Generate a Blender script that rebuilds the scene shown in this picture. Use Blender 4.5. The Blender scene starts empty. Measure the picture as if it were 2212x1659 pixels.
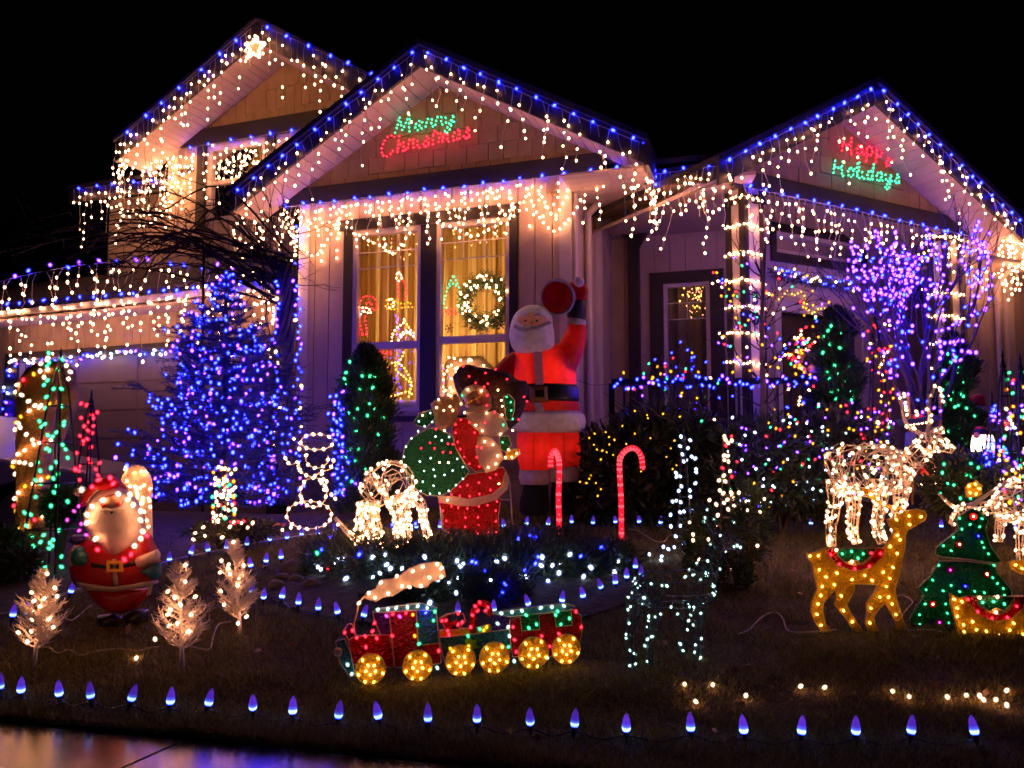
import bpy, math, random
import numpy as np
from mathutils import Vector, Matrix

random.seed(11)
rng = np.random.default_rng(11)
scene = bpy.context.scene
COL = scene.collection
R = math.radians

# ------------------------------------------------------------------ camera
FPX, CU, CV, HOR = 1769.0, 1105.5, 829.5, 965.0      # focal length and centre in photo units 2211 x 1659
CAMZ = 0.9
PITCH = math.atan((HOR - CV) / FPX)
cam_d = bpy.data.cameras.new('camera')
cam_d.sensor_width = 36.0
cam_d.lens = 36.0 * FPX / 2211.0
cam_d.clip_start, cam_d.clip_end = 0.05, 1000.0
cam = bpy.data.objects.new('camera', cam_d)
COL.objects.link(cam)
cam.location = (0, 0, CAMZ)
cam.rotation_euler = (R(90) + PITCH, 0, 0)
scene.camera = cam

# ------------------------------------------------------------------ night sky
world = bpy.data.worlds.new('World')
scene.world = world
world.use_nodes = True
wn = world.node_tree
bg = wn.nodes['Background']
sky = wn.nodes.new('ShaderNodeTexSky')
sky.sky_type = 'NISHITA'
sky.sun_disc = False
sky.sun_elevation = R(-4.0)
sky.sun_rotation = R(200)
wn.links.new(sky.outputs[0], bg.inputs[0])
bg.inputs[1].default_value = 0.02
sun_d = bpy.data.lights.new('sun', 'SUN')
sun_d.energy = 0.004
sun_d.angle = R(0.5)
sun_d.color = (0.8, 0.85, 1.0)
sun = bpy.data.objects.new('sun', sun_d)
sun.rotation_euler = (R(55), 0, R(20))
COL.objects.link(sun)

# ------------------------------------------------------------------ exposure
vs = scene.view_settings
vs.view_transform = 'Standard'
vs.look = 'None'
vs.exposure = 0.0
vs.gamma = 1.0
vs.use_curve_mapping = False
cy = scene.cycles
cy.use_denoising = True
try:
    cy.denoiser = 'OPENIMAGEDENOISE'
except Exception:
    pass
cy.max_bounces = 6
cy.diffuse_bounces = 3
cy.glossy_bounces = 3
cy.transmission_bounces = 4
cy.transparent_max_bounces = 16
cy.caustics_reflective = False
cy.caustics_refractive = False
cy.use_light_tree = True
cy.sample_clamp_indirect = 4.0
cy.filter_width = 1.6
LIGHT = 1.7          # overall level of the fairy lights

# ------------------------------------------------------------------ geometry helpers
SC = 2211.0 / 2910.0


def crop(x0, y0, w, ow):
    k = ow / w
    return lambda x, y: ((x0 + x / k) * SC, (y0 + y / k) * SC)


_fw = Vector((0, math.cos(PITCH), math.sin(PITCH)))
_up = Vector((0, -math.sin(PITCH), math.cos(PITCH)))
CAM = Vector((0, 0, CAMZ))


def ray(u, v):
    return _fw + Vector((1, 0, 0)) * ((u - CU) / FPX) + _up * ((CV - v) / FPX)


def at(u, v, Y):
    d = ray(u, v)
    return CAM + d * (Y / d.y)


def project(p):
    q = Vector(p) - CAM
    w = q.dot(_fw)
    return CU + FPX * q.x / w, CV - FPX * q.dot(_up) / w


def sstep(a, b, x):
    t = min(1.0, max(0.0, (x - a) / (b - a)))
    return t * t * (3 - 2 * t)


def H(x, y):
    """height of the lawn and beds"""
    z = 0.13 * max(0.0, y - 2.9)
    z = min(z, 0.40)
    z += 0.012 * math.sin(2.1 * x + 1.3 * y) + 0.008 * math.sin(4.3 * x - 2.2 * y + 1)
    if y < 3.0:
        z *= max(0.0, (y - 2.2)) / 0.8 if y > 2.2 else 0
    k = sstep(6.3, 7.4, y) * sstep(-1.5, -2.5, x)
    k = max(k, sstep(-3.2, -3.9, x) * sstep(4.9, 5.6, y))
    return z * (1 - k) + (-0.06) * k


def ground(u, v, dz=0.0):
    d = ray(u, v)
    t = 1.2
    while t < 14:
        p = CAM + d * t
        if p.z <= H(p.x, p.y) + dz:
            return p
        t += 0.004
    return CAM + d * 6


class PL:
    """vertical plane: s to the right, z up, d towards the viewer"""

    def __init__(self, x, y, a):
        self.O = Vector((x, y, 0))
        self.a = R(a)
        self.r = Vector((math.cos(self.a), math.sin(self.a), 0))
        self.n = Vector((math.sin(self.a), -math.cos(self.a), 0))

    def p(self, s, z, d=0.0):
        q = self.O + self.r * s + self.n * d
        return Vector((q.x, q.y, z))

    def sz(self, u, v, d=0.0):
        dr = ray(u, v)
        o = self.O + self.n * d
        t = (o - CAM).dot(self.n) / dr.dot(self.n)
        q = CAM + dr * t
        return ((q - self.O).dot(self.r), q.z)

    def on(self, u, v, d=0.0):
        s, z = self.sz(u, v, d)
        return self.p(s, z, d)


def plane_through(p, q):
    a = math.degrees(math.atan2(q.y - p.y, q.x - p.x))
    return PL(p.x, p.y, a)


# ------------------------------------------------------------------ materials
MATS = {}


def _m(name):
    m = bpy.data.materials.new(name)
    m.use_nodes = True
    nt = m.node_tree
    b = nt.nodes['Principled BSDF']
    return m, nt, b


def mat(name, col, rough=0.6, var=0.15, scale=8.0, bump=0.0, bscale=40.0, metal=0.0, spec=0.4, stretch=None):
    """plain surface with noise in colour and roughness, optional bump"""
    if name in MATS:
        return MATS[name]
    m, nt, b = _m(name)
    tc = nt.nodes.new('ShaderNodeTexCoord')
    mp = nt.nodes.new('ShaderNodeMapping')
    if stretch:
        mp.inputs['Scale'].default_value = stretch
    nt.links.new(tc.outputs['Object'], mp.inputs[0])
    n = nt.nodes.new('ShaderNodeTexNoise')
    n.inputs['Scale'].default_value = scale
    n.inputs['Detail'].default_value = 5
    nt.links.new(mp.outputs[0], n.inputs[0])
    r = nt.nodes.new('ShaderNodeValToRGB')
    r.color_ramp.elements[0].position = 0.3
    r.color_ramp.elements[1].position = 0.7
    r.color_ramp.elements[0].color = tuple(max(0, c * (1 - var)) for c in col) + (1,)
    r.color_ramp.elements[1].color = tuple(min(1, c * (1 + var)) for c in col) + (1,)
    nt.links.new(n.outputs[0], r.inputs[0])
    nt.links.new(r.outputs[0], b.inputs['Base Color'])
    b.inputs['Roughness'].default_value = rough
    b.inputs['Metallic'].default_value = metal
    b.inputs['Specular IOR Level'].default_value = spec
    if bump > 0:
        n2 = nt.nodes.new('ShaderNodeTexNoise')
        n2.inputs['Scale'].default_value = bscale
        n2.inputs['Detail'].default_value = 4
        nt.links.new(mp.outputs[0], n2.inputs[0])
        bp = nt.nodes.new('ShaderNodeBump')
        bp.inputs['Strength'].default_value = bump
        bp.inputs['Distance'].default_value = 0.02
        nt.links.new(n2.outputs[0], bp.inputs['Height'])
        nt.links.new(bp.outputs[0], b.inputs['Normal'])
    MATS[name] = m
    return m


def glow(name, col, s):
    """a lit bulb"""
    if name in MATS:
        return MATS[name]
    m = bpy.data.materials.new(name)
    m.use_nodes = True
    nt = m.node_tree
    nt.nodes.clear()
    e = nt.nodes.new('ShaderNodeEmission')
    e.inputs[0].default_value = tuple(col) + (1,)
    e.inputs[1].default_value = s * LIGHT
    o = nt.nodes.new('ShaderNodeOutputMaterial')
    nt.links.new(e.outputs[0], o.inputs[0])
    MATS[name] = m
    return m


def film(name, col, trans=0.5, spark=0.6, rough=0.3, metal=0.0):
    """thin coloured plastic film, crinkled and translucent"""
    if name in MATS:
        return MATS[name]
    m, nt, b = _m(name)
    tc = nt.nodes.new('ShaderNodeTexCoord')
    vo = nt.nodes.new('ShaderNodeTexVoronoi')
    vo.inputs['Scale'].default_value = 110
    nt.links.new(tc.outputs['Object'], vo.inputs[0])
    n = nt.nodes.new('ShaderNodeTexNoise')
    n.inputs['Scale'].default_value = 25
    nt.links.new(tc.outputs['Object'], n.inputs[0])
    r = nt.nodes.new('ShaderNodeValToRGB')
    r.color_ramp.elements[0].color = tuple(c * 0.6 for c in col) + (1,)
    r.color_ramp.elements[1].color = tuple(min(1, c * 1.25) for c in col) + (1,)
    nt.links.new(n.outputs[0], r.inputs[0])
    nt.links.new(r.outputs[0], b.inputs['Base Color'])
    b.inputs['Roughness'].default_value = rough
    b.inputs['Metallic'].default_value = metal
    b.inputs['Specular IOR Level'].default_value = 0.7
    bp = nt.nodes.new('ShaderNodeBump')
    bp.inputs['Strength'].default_value = spark
    bp.inputs['Distance'].default_value = 0.01
    nt.links.new(vo.outputs['Distance'], bp.inputs['Height'])
    nt.links.new(bp.outputs[0], b.inputs['Normal'])
    t = nt.nodes.new('ShaderNodeBsdfTranslucent')
    nt.links.new(r.outputs[0], t.inputs[0])
    mx = nt.nodes.new('ShaderNodeMixShader')
    mx.inputs[0].default_value = trans
    nt.links.new(b.outputs[0], mx.inputs[1])
    nt.links.new(t.outputs[0], mx.inputs[2])
    out = nt.nodes['Material Output']
    nt.links.new(mx.outputs[0], out.inputs[0])
    MATS[name] = m
    return m


def leafmat(name, col, var=0.5, trans=0.25):
    if name in MATS:
        return MATS[name]
    m, nt, b = _m(name)
    g = nt.nodes.new('ShaderNodeNewGeometry')
    r = nt.nodes.new('ShaderNodeValToRGB')
    r.color_ramp.elements[0].color = tuple(c * (1 - var) for c in col) + (1,)
    r.color_ramp.elements[1].color = tuple(c * (1 + var) for c in col) + (1,)
    nt.links.new(g.outputs['Random Per Island'], r.inputs[0])
    nt.links.new(r.outputs[0], b.inputs['Base Color'])
    b.inputs['Roughness'].default_value = 0.5
    t = nt.nodes.new('ShaderNodeBsdfTranslucent')
    nt.links.new(r.outputs[0], t.inputs[0])
    mx = nt.nodes.new('ShaderNodeMixShader')
    mx.inputs[0].default_value = trans
    nt.links.new(b.outputs[0], mx.inputs[1])
    nt.links.new(t.outputs[0], mx.inputs[2])
    nt.links.new(mx.outputs[0], nt.nodes['Material Output'].inputs[0])
    MATS[name] = m
    return m


def glass(name):
    if name in MATS:
        return MATS[name]
    m = bpy.data.materials.new(name)
    m.use_nodes = True
    nt = m.node_tree
    nt.nodes.clear()
    tr = nt.nodes.new('ShaderNodeBsdfTransparent')
    gl = nt.nodes.new('ShaderNodeBsdfGlossy')
    gl.inputs['Roughness'].default_value = 0.01
    fr = nt.nodes.new('ShaderNodeFresnel')
    fr.inputs[0].default_value = 1.5
    mx = nt.nodes.new('ShaderNodeMixShader')
    o = nt.nodes.new('ShaderNodeOutputMaterial')
    nt.links.new(fr.outputs[0], mx.inputs[0])
    nt.links.new(tr.outputs[0], mx.inputs[1])
    nt.links.new(gl.outputs[0], mx.inputs[2])
    nt.links.new(mx.outputs[0], o.inputs[0])
    MATS[name] = m
    return m


# lit bulbs: colour, strength
GL = {
    'warm': glow('bulb_warm_white', (1.0, 0.37, 0.15), 46),
    'gold': glow('bulb_gold', (1.0, 0.46, 0.05), 16),
    'cool': glow('bulb_cool_white', (0.62, 0.78, 1.0), 18),
    'ice': glow('bulb_ice_white', (0.62, 0.95, 0.85), 6),
    'blue': glow('bulb_blue', (0.006, 0.009, 1.0), 66),
    'violet': glow('bulb_violet', (0.06, 0.012, 1.0), 50),
    'green': glow('bulb_green', (0.07, 1.0, 0.42), 4.5),
    'red': glow('bulb_red', (1.0, 0.012, 0.026), 10),
    'orange': glow('bulb_orange', (1.0, 0.22, 0.01), 8),
    'yellow': glow('bulb_yellow', (1.0, 0.46, 0.02), 3.5),
    'magenta': glow('bulb_magenta', (1.0, 0.05, 0.6), 6),
}

WHITE_SIDING = mat('cream_siding_paint', (0.43, 0.34, 0.28), 0.55, 0.13, 4.0, 0.15, 60)
SHINGLE = mat('cream_shingle_paint', (0.34, 0.245, 0.145), 0.65, 0.14, 5.0, 0.3, 50)
DARKTRIM = mat('dark_brown_trim_paint', (0.020, 0.016, 0.018), 0.55, 0.2, 4.0, 0.1, 60)
WHITETRIM = mat('white_trim_paint', (0.55, 0.50, 0.47), 0.45, 0.05, 4.0)
SOFFIT = mat('soffit_paint', (0.42, 0.33, 0.29), 0.6, 0.08, 6.0)
ROOFM = mat('roof_shingle', (0.04, 0.035, 0.035), 0.9, 0.4, 30.0, 0.6, 60)
WIRE_W = mat('white_wire', (0.55, 0.52, 0.46), 0.5, 0.05)
WIRE_G = mat('green_wire', (0.012, 0.03, 0.016), 0.5, 0.1)
BLACKM = mat('black_metal', (0.015, 0.015, 0.016), 0.35, 0.2, 8.0, 0.0, 40, 0.6)
BLACKP = mat('black_plastic', (0.012, 0.012, 0.013), 0.35, 0.1)
BARK = mat('dark_bark', (0.030, 0.020, 0.017), 0.85, 0.4, 14.0, 0.6, 40)
SOIL = mat('bed_soil', (0.035, 0.022, 0.015), 0.95, 0.5, 14.0, 0.8, 30)
GLASS = glass('window_glass')

# ------------------------------------------------------------------ object helpers


def empty(name, loc=(0, 0, 0)):
    o = bpy.data.objects.new(name, None)
    o.empty_display_size = 0.1
    o.location = loc
    COL.objects.link(o)
    return o


def tag(o, label=None, cat=None, group=None, kind=None):
    if label:
        o['label'] = label
    if cat:
        o['category'] = cat
    if group:
        o['group'] = group
    if kind:
        o['kind'] = kind
    return o


def thing(name, label, cat, loc=(0, 0, 0), group=None):
    return tag(empty(name, loc), label, cat, group)


def base_of(par):
    """world position of a thing's base, however deep the parent is"""
    p = Vector((0, 0, 0))
    while par is not None:
        p = p + Vector(par.location)
        par = par.parent
    return p


class MB:
    def __init__(self):
        self.v, self.f, self.sm = [], [], False

    def add(self, vs, fs):
        o = len(self.v)
        self.v.extend([tuple(p) for p in vs])
        self.f.extend([tuple(i + o for i in f) for f in fs])
        return self

    def obox(self, c, ax, ay, az):
        """box with centre c and half-axis vectors"""
        c = Vector(c)
        vs = [c + ax * sx + ay * sy + az * sz for sx in (-1, 1) for sy in (-1, 1) for sz in (-1, 1)]
        fs = [(0, 1, 3, 2), (4, 6, 7, 5), (0, 4, 5, 1), (2, 3, 7, 6), (0, 2, 6, 4), (1, 5, 7, 3)]
        return self.add(vs, fs)

    def box(self, c, sx, sy, sz):
        return self.obox(c, Vector((sx / 2, 0, 0)), Vector((0, sy / 2, 0)), Vector((0, 0, sz / 2)))

    def pbox(self, pl, s0, s1, z0, z1, d0, d1):
        """box in plane coordinates"""
        c = pl.p((s0 + s1) / 2, (z0 + z1) / 2, (d0 + d1) / 2)
        return self.obox(c, pl.r * (s1 - s0) / 2, pl.n * (d1 - d0) / 2, Vector((0, 0, (z1 - z0) / 2)))

    def prism(self, front, off):
        n = len(front)
        off = Vector(off)
        vs = [Vector(p) for p in front] + [Vector(p) + off for p in front]
        fs = [tuple(range(n)), tuple(range(2 * n - 1, n - 1, -1))]
        for i in range(n):
            j = (i + 1) % n
            fs.append((i, i + n, j + n, j))
        return self.add(vs, fs)

    def poly(self, pl, pts, d0, d1):
        """flat outline (s, z) extruded from d0 to d1"""
        return self.prism([pl.p(s, z, d1) for s, z in pts], pl.n * (d0 - d1))

    def beam(self, a, b, w, h, up=Vector((0, 0, 1))):
        a, b = Vector(a), Vector(b)
        t = (b - a)
        L = t.length
        t = t / L
        s = t.cross(up)
        if s.length < 1e-4:
            s = t.cross(Vector((1, 0, 0)))
        s.normalize()
        u = s.cross(t)
        return self.obox((a + b) / 2, t * L / 2, s * w / 2, u * h / 2)

    def tube(self, pts, r, n=5, cap=True, closed=False):
        pts = [Vector(p) for p in pts]
        m = len(pts)
        if m < 2:
            return self
        rs = r if isinstance(r, (list, tuple)) else [r] * m
        vs, fs = [], []
        ref = None
        for i, p in enumerate(pts):
            if closed:
                t = pts[(i + 1) % m] - pts[i - 1]
            else:
                t = pts[min(i + 1, m - 1)] - pts[max(i - 1, 0)]
            if t.length < 1e-9:
                t = Vector((0, 0, 1))
            t.normalize()
            if ref is None:
                ref = t.cross(Vector((0.31, 0.57, 0.76)))
                if ref.length < 1e-3:
                    ref = t.cross(Vector((1, 0, 0)))
            ref = ref - t * ref.dot(t)
            if ref.length < 1e-5:
                ref = t.cross(Vector((0.9, 0.1, 0.3)))
            ref.normalize()
            b = t.cross(ref)
            for k in range(n):
                a = 2 * math.pi * k / n
                vs.append(p + ref * (math.cos(a) * rs[i]) + b * (math.sin(a) * rs[i]))
        mm = m if closed else m - 1
        for i in range(mm):
            j = (i + 1) % m
            for k in range(n):
                k2 = (k + 1) % n
                fs.append((i * n + k, i * n + k2, j * n + k2, j * n + k))
        if cap and not closed:
            fs.append(tuple(range(n - 1, -1, -1)))
            fs.append(tuple((m - 1) * n + k for k in range(n)))
        return self.add(vs, fs)

    def lathe(self, prof, c, n=12, ax=None):
        """prof: list of (radius, height) around an axis through c"""
        c = Vector(c)
        az = Vector(ax).normalized() if ax is not None else Vector((0, 0, 1))
        a1 = az.cross(Vector((0, 1, 0)))
        if a1.length < 1e-3:
            a1 = az.cross(Vector((1, 0, 0)))
        a1.normalize()
        a2 = az.cross(a1)
        vs, fs = [], []
        for r, h in prof:
            for k in range(n):
                a = 2 * math.pi * k / n
                vs.append(c + az * h + a1 * (r * math.cos(a)) + a2 * (r * math.sin(a)))
        for i in range(len(prof) - 1):
            for k in range(n):
                k2 = (k + 1) % n
                fs.append((i * n + k, i * n + k2, (i + 1) * n + k2, (i + 1) * n + k))
        fs.append(tuple(range(n - 1, -1, -1)))
        L = len(prof) - 1
        fs.append(tuple(L * n + k for k in range(n)))
        return self.add(vs, fs)

    def ball(self, c, rx, ry=None, rz=None, n=14, m=9, rot=None):
        ry = rx if ry is None else ry
        rz = rx if rz is None else rz
        c = Vector(c)
        vs, fs = [], []
        for i in range(1, m):
            t = math.pi * i / m
            for k in range(n):
                a = 2 * math.pi * k / n
                q = Vector((rx * math.sin(t) * math.cos(a), ry * math.sin(t) * math.sin(a), rz * math.cos(t)))
                if rot is not None:
                    q = rot @ q
                vs.append(c + q)
        top, bot = Vector((0, 0, rz)), Vector((0, 0, -rz))
        if rot is not None:
            top, bot = rot @ top, rot @ bot
        vs += [c + top, c + bot]
        for i in range(m - 2):
            for k in range(n):
                k2 = (k + 1) % n
                fs.append((i * n + k, (i + 1) * n + k, (i + 1) * n + k2, i * n + k2))
        T, B = (m - 1) * n, (m - 1) * n + 1
        for k in range(n):
            k2 = (k + 1) % n
            fs.append((T, k, k2))
            fs.append((B, (m - 2) * n + k2, (m - 2) * n + k))
        return self.add(vs, fs)

    def loft(self, secs, n=20):
        """stacked ellipses: (centre, rx, ry) with optional power"""
        vs, fs = [], []
        for c, rx, ry in secs:
            for k in range(n):
                a = 2 * math.pi * k / n
                vs.append(Vector(c) + Vector((rx * math.cos(a), ry * math.sin(a), 0)))
        for i in range(len(secs) - 1):
            for k in range(n):
                k2 = (k + 1) % n
                fs.append((i * n + k, i * n + k2, (i + 1) * n + k2, (i + 1) * n + k))
        fs.append(tuple(range(n - 1, -1, -1)))
        L = len(secs) - 1
        fs.append(tuple(L * n + k for k in range(n)))
        return self.add(vs, fs)

    def dome(self, pl, pts, d, depth, rings=5, back=0.35):
        """pillow: outline (s, z) swelling towards the viewer and a little backwards"""
        pts = resample(pts, 40)
        n = len(pts)
        cs = sum(p[0] for p in pts) / n
        cz = sum(p[1] for p in pts) / n
        vs, fs = [], []
        lv = []
        for k in range(rings):
            t = k / rings
            lv.append((1 - t, math.sqrt(max(0, 1 - (1 - t) ** 2.4))))
        order = [(s, -h * back) for s, h in reversed(lv[1:])] + [(s, h) for s, h in lv]
        for s, h in order:
            for a, b in pts:
                vs.append(pl.p(cs + (a - cs) * s, cz + (b - cz) * s, d + h * depth))
        L = len(order)
        for i in range(L - 1):
            for k in range(n):
                k2 = (k + 1) % n
                fs.append((i * n + k, i * n + k2, (i + 1) * n + k2, (i + 1) * n + k))
        vs.append(pl.p(cs, cz, d - depth * back))
        vs.append(pl.p(cs, cz, d + depth))
        for k in range(n):
            k2 = (k + 1) % n
            fs.append((L * n, k2, k))
            fs.append((L * n + 1, (L - 1) * n + k, (L - 1) * n + k2))
        return self.add(vs, fs)

    def build(self, name, m, parent=None, smooth=False, kind=None):
        me = bpy.data.meshes.new(name)
        b = base_of(parent)
        vs = [(x - b.x, y - b.y, z - b.z) for x, y, z in self.v]
        me.from_pydata(vs, [], self.f)
        if smooth:
            me.polygons.foreach_set('use_smooth', [True] * len(me.polygons))
        me.materials.append(m)
        me.update()
        o = bpy.data.objects.new(name, me)
        COL.objects.link(o)
        if parent is not None:
            o.parent = parent
        if kind:
            o['kind'] = kind
        return o


def resample(pts, n):
    P = [Vector((p[0], p[1])) for p in pts]
    P.append(P[0])
    L = [0]
    for i in range(len(P) - 1):
        L.append(L[-1] + (P[i + 1] - P[i]).length)
    out = []
    j = 0
    for k in range(n):
        t = L[-1] * k / n
        while L[j + 1] < t:
            j += 1
        f = (t - L[j]) / max(1e-9, L[j + 1] - L[j])
        q = P[j].lerp(P[j + 1], f)
        out.append((q.x, q.y))
    return out


def walk(pts, step, jitter=0.0):
    """points every step along a 3-D polyline"""
    pts = [Vector(p) for p in pts]
    out = []
    carry = step * 0.5
    for a, b in zip(pts[:-1], pts[1:]):
        L = (b - a).length
        t = carry
        while t < L:
            out.append(a.lerp(b, min(1, max(0, (t + random.uniform(-jitter, jitter) * step) / L))))
            t += step
        carry = t - L
    return out


def spline(pts, k=6):
    """Catmull-Rom through 3-D points"""
    P = [Vector(p) for p in pts]
    P = [P[0] * 2 - P[1]] + P + [P[-1] * 2 - P[-2]]
    out = []
    for i in range(1, len(P) - 2):
        for j in range(k):
            t = j / k
            p0, p1, p2, p3 = P[i - 1], P[i], P[i + 1], P[i + 2]
            out.append(0.5 * ((2 * p1) + (p2 - p0) * t + (2 * p0 - 5 * p1 + 4 * p2 - p3) * t * t + (3 * p1 - p0 - 3 * p2 + p3) * t ** 3))
    out.append(P[-2])
    return out


# -------- many small faces at once
_ico_v = None


def ico():
    global _ico_v
    if _ico_v is None:
        g = (1 + 5 ** 0.5) / 2
        v = np.array([(-1, g, 0), (1, g, 0), (-1, -g, 0), (1, -g, 0), (0, -1, g), (0, 1, g), (0, -1, -g), (0, 1, -g),
                      (g, 0, -1), (g, 0, 1), (-g, 0, -1), (-g, 0, 1)], float)
        v /= np.linalg.norm(v[0])
        f = np.array([(0, 11, 5), (0, 5, 1), (0, 1, 7), (0, 7, 10), (0, 10, 11), (1, 5, 9), (5, 11, 4), (11, 10, 2),
                      (10, 7, 6), (7, 1, 8), (3, 9, 4), (3, 4, 2), (3, 2, 6), (3, 6, 8), (3, 8, 9), (4, 9, 5),
                      (2, 4, 11), (6, 2, 10), (8, 6, 7), (9, 8, 1)])
        _ico_v = (v, f)
    return _ico_v


def np_mesh(name, V, T, m, parent=None, kind=None, smooth=False):
    """V (n,3) world points, T (k,c) faces"""
    b = base_of(parent)
    V = np.asarray(V, float) - np.array([b.x, b.y, b.z])
    me = bpy.data.meshes.new(name)
    c = T.shape[1]
    me.vertices.add(len(V))
    me.vertices.foreach_set('co', V.astype(np.float32).ravel())
    me.loops.add(T.size)
    me.loops.foreach_set('vertex_index', T.astype(np.int32).ravel())
    me.polygons.add(len(T))
    me.polygons.foreach_set('loop_start', np.arange(0, T.size, c, dtype=np.int32))
    me.polygons.foreach_set('loop_total', np.full(len(T), c, np.int32))
    if smooth:
        me.polygons.foreach_set('use_smooth', np.ones(len(T), bool))
    me.materials.append(m)
    me.update(calc_edges=True)
    me.validate()
    o = bpy.data.objects.new(name, me)
    COL.objects.link(o)
    if parent is not None:
        o.parent = parent
    if kind:
        o['kind'] = kind
    return o


def leaves(P, N, ln, wd, m, name, parent, kind=None, up=0.3):
    """leaf-shaped quads at points P pointing along N (unit, with jitter)"""
    P = np.asarray(P, float)
    n = len(P)
    D = np.asarray(N, float) + rng.normal(0, 0.45, (n, 3))
    D[:, 2] += up * rng.random(n)
    D /= np.linalg.norm(D, axis=1)[:, None] + 1e-9
    S = np.cross(D, rng.normal(0, 1, (n, 3)))
    S /= np.linalg.norm(S, axis=1)[:, None] + 1e-9
    l = ln * rng.uniform(0.6, 1.3, n)[:, None]
    w = wd * rng.uniform(0.7, 1.2, n)[:, None]
    V = np.stack([P, P + D * l * 0.5 + S * w * 0.5, P + D * l, P + D * l * 0.5 - S * w * 0.5], 1).reshape(-1, 3)
    T = np.arange(4 * n).reshape(n, 4)
    return np_mesh(name, V, T, m, parent, kind)


BULB_MESH = {}
HALO_COL = {'warm': (1.0, 0.60, 0.36), 'gold': (1.0, 0.33, 0.02), 'cool': (0.30, 0.42, 1.0), 'ice': (0.25, 0.6, 0.5), 'blue': (0.02, 0.02, 1.0),
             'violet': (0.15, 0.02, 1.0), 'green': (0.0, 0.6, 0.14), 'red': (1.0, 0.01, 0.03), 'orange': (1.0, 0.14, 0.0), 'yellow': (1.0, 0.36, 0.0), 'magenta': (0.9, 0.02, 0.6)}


def bloom_halo(color):
    """faintly glowing see-through shell imitating the lens bloom round a bulb"""
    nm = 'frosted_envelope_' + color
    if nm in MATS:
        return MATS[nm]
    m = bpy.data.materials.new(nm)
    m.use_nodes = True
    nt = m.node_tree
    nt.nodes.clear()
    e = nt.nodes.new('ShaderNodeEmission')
    e.inputs[0].default_value = HALO_COL[color] + (1,)
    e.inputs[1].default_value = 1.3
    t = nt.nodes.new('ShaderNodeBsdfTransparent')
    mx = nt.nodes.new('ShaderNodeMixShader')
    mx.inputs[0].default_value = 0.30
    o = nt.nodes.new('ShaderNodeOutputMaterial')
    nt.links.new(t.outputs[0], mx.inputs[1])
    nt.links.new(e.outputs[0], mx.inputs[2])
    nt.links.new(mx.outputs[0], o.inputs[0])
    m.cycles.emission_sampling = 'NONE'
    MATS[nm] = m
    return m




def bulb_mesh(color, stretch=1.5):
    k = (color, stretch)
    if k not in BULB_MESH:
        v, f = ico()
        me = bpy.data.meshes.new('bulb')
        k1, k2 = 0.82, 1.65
        vs = [(a * k1, b * k1, c * k1 * stretch) for a, b, c in v] + [(a * k2, b * k2, c * k2 * (1 + (stretch - 1) * .6)) for a, b, c in v]  # inner core, then the larger shell that gives the bloom halo
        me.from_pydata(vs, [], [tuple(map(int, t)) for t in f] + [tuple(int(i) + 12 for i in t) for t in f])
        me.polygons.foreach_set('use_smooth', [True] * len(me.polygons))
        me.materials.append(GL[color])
        me.materials.append(bloom_halo(color))
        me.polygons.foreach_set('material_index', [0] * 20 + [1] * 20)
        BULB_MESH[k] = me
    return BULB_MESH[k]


def add_bulbs(parent, items, single=True):
    """items: (point, colour, radius). single: each bulb a part; else one part per colour"""
    b = base_of(parent)
    if single and len(items) <= 300:
        for p, c, r in items:
            o = bpy.data.objects.new('bulb', bulb_mesh(c))
            o.location = Vector(p) - b
            o.scale = (r, r, r)
            o.rotation_euler = (random.uniform(-1, 1), random.uniform(-1, 1), random.uniform(0, 3))
            o.parent = parent
            COL.objects.link(o)
        return
    if single:
        items = list(items)
        random.shuffle(items)
        add_bulbs(parent, items[:300], True)
        items = items[300:]
    v, f = ico()
    for c in sorted(set(i[1] for i in items)):
        its = [i for i in items if i[1] == c]
        n = len(its)
        P = np.array([tuple(i[0]) for i in its])
        r = np.array([i[2] for i in its])
        st = np.ones((n, 1, 3))
        st[:, 0, 2] = rng.uniform(1.0, 1.6, n)
        V = P[:, None, :] + v[None] * st * r[:, None, None]
        T = (f[None] + (np.arange(n) * 12)[:, None, None]).reshape(-1, 3)
        np_mesh('mini_bulbs', V.reshape(-1, 3), T, GL[c], parent, 'stuff', True)
        V2 = P[:, None, :] + v[None] * st * (r * 1.6)[:, None, None]  # glowing shells added round the bulbs as lens bloom
        np_mesh('bulb_envelopes', V2.reshape(-1, 3), T, bloom_halo(c), parent, 'stuff', True)


class LS:
    """a string of lights: wire and bulbs"""

    def __init__(self, name, label, cat='light string', group=None, wm=None, wr=0.0027):
        self.name, self.label, self.cat, self.group = name, label, cat, group
        self.w, self.b = [], []
        self.wm, self.wr = wm or WIRE_W, wr

    def wire(self, pts):
        self.w.append([Vector(p) for p in pts])

    def bulb(self, p, c='warm', r=0.0095):
        self.b.append((Vector(p), c, r))

    def build(self, single=False, parent=None):
        P = [x[0] for x in self.b] or [p for w in self.w for p in w]
        lo = Vector((sum(p.x for p in P) / len(P), sum(p.y for p in P) / len(P), min(p.z for p in P)))
        t = parent if parent is not None else thing(self.name, self.label, self.cat, lo, self.group)
        if self.w:
            mb = MB()
            for w in self.w:
                mb.tube(w, self.wr, 3, cap=False)
            mb.build('wire', self.wm, t)
        add_bulbs(t, self.b, single)
        return t


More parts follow.
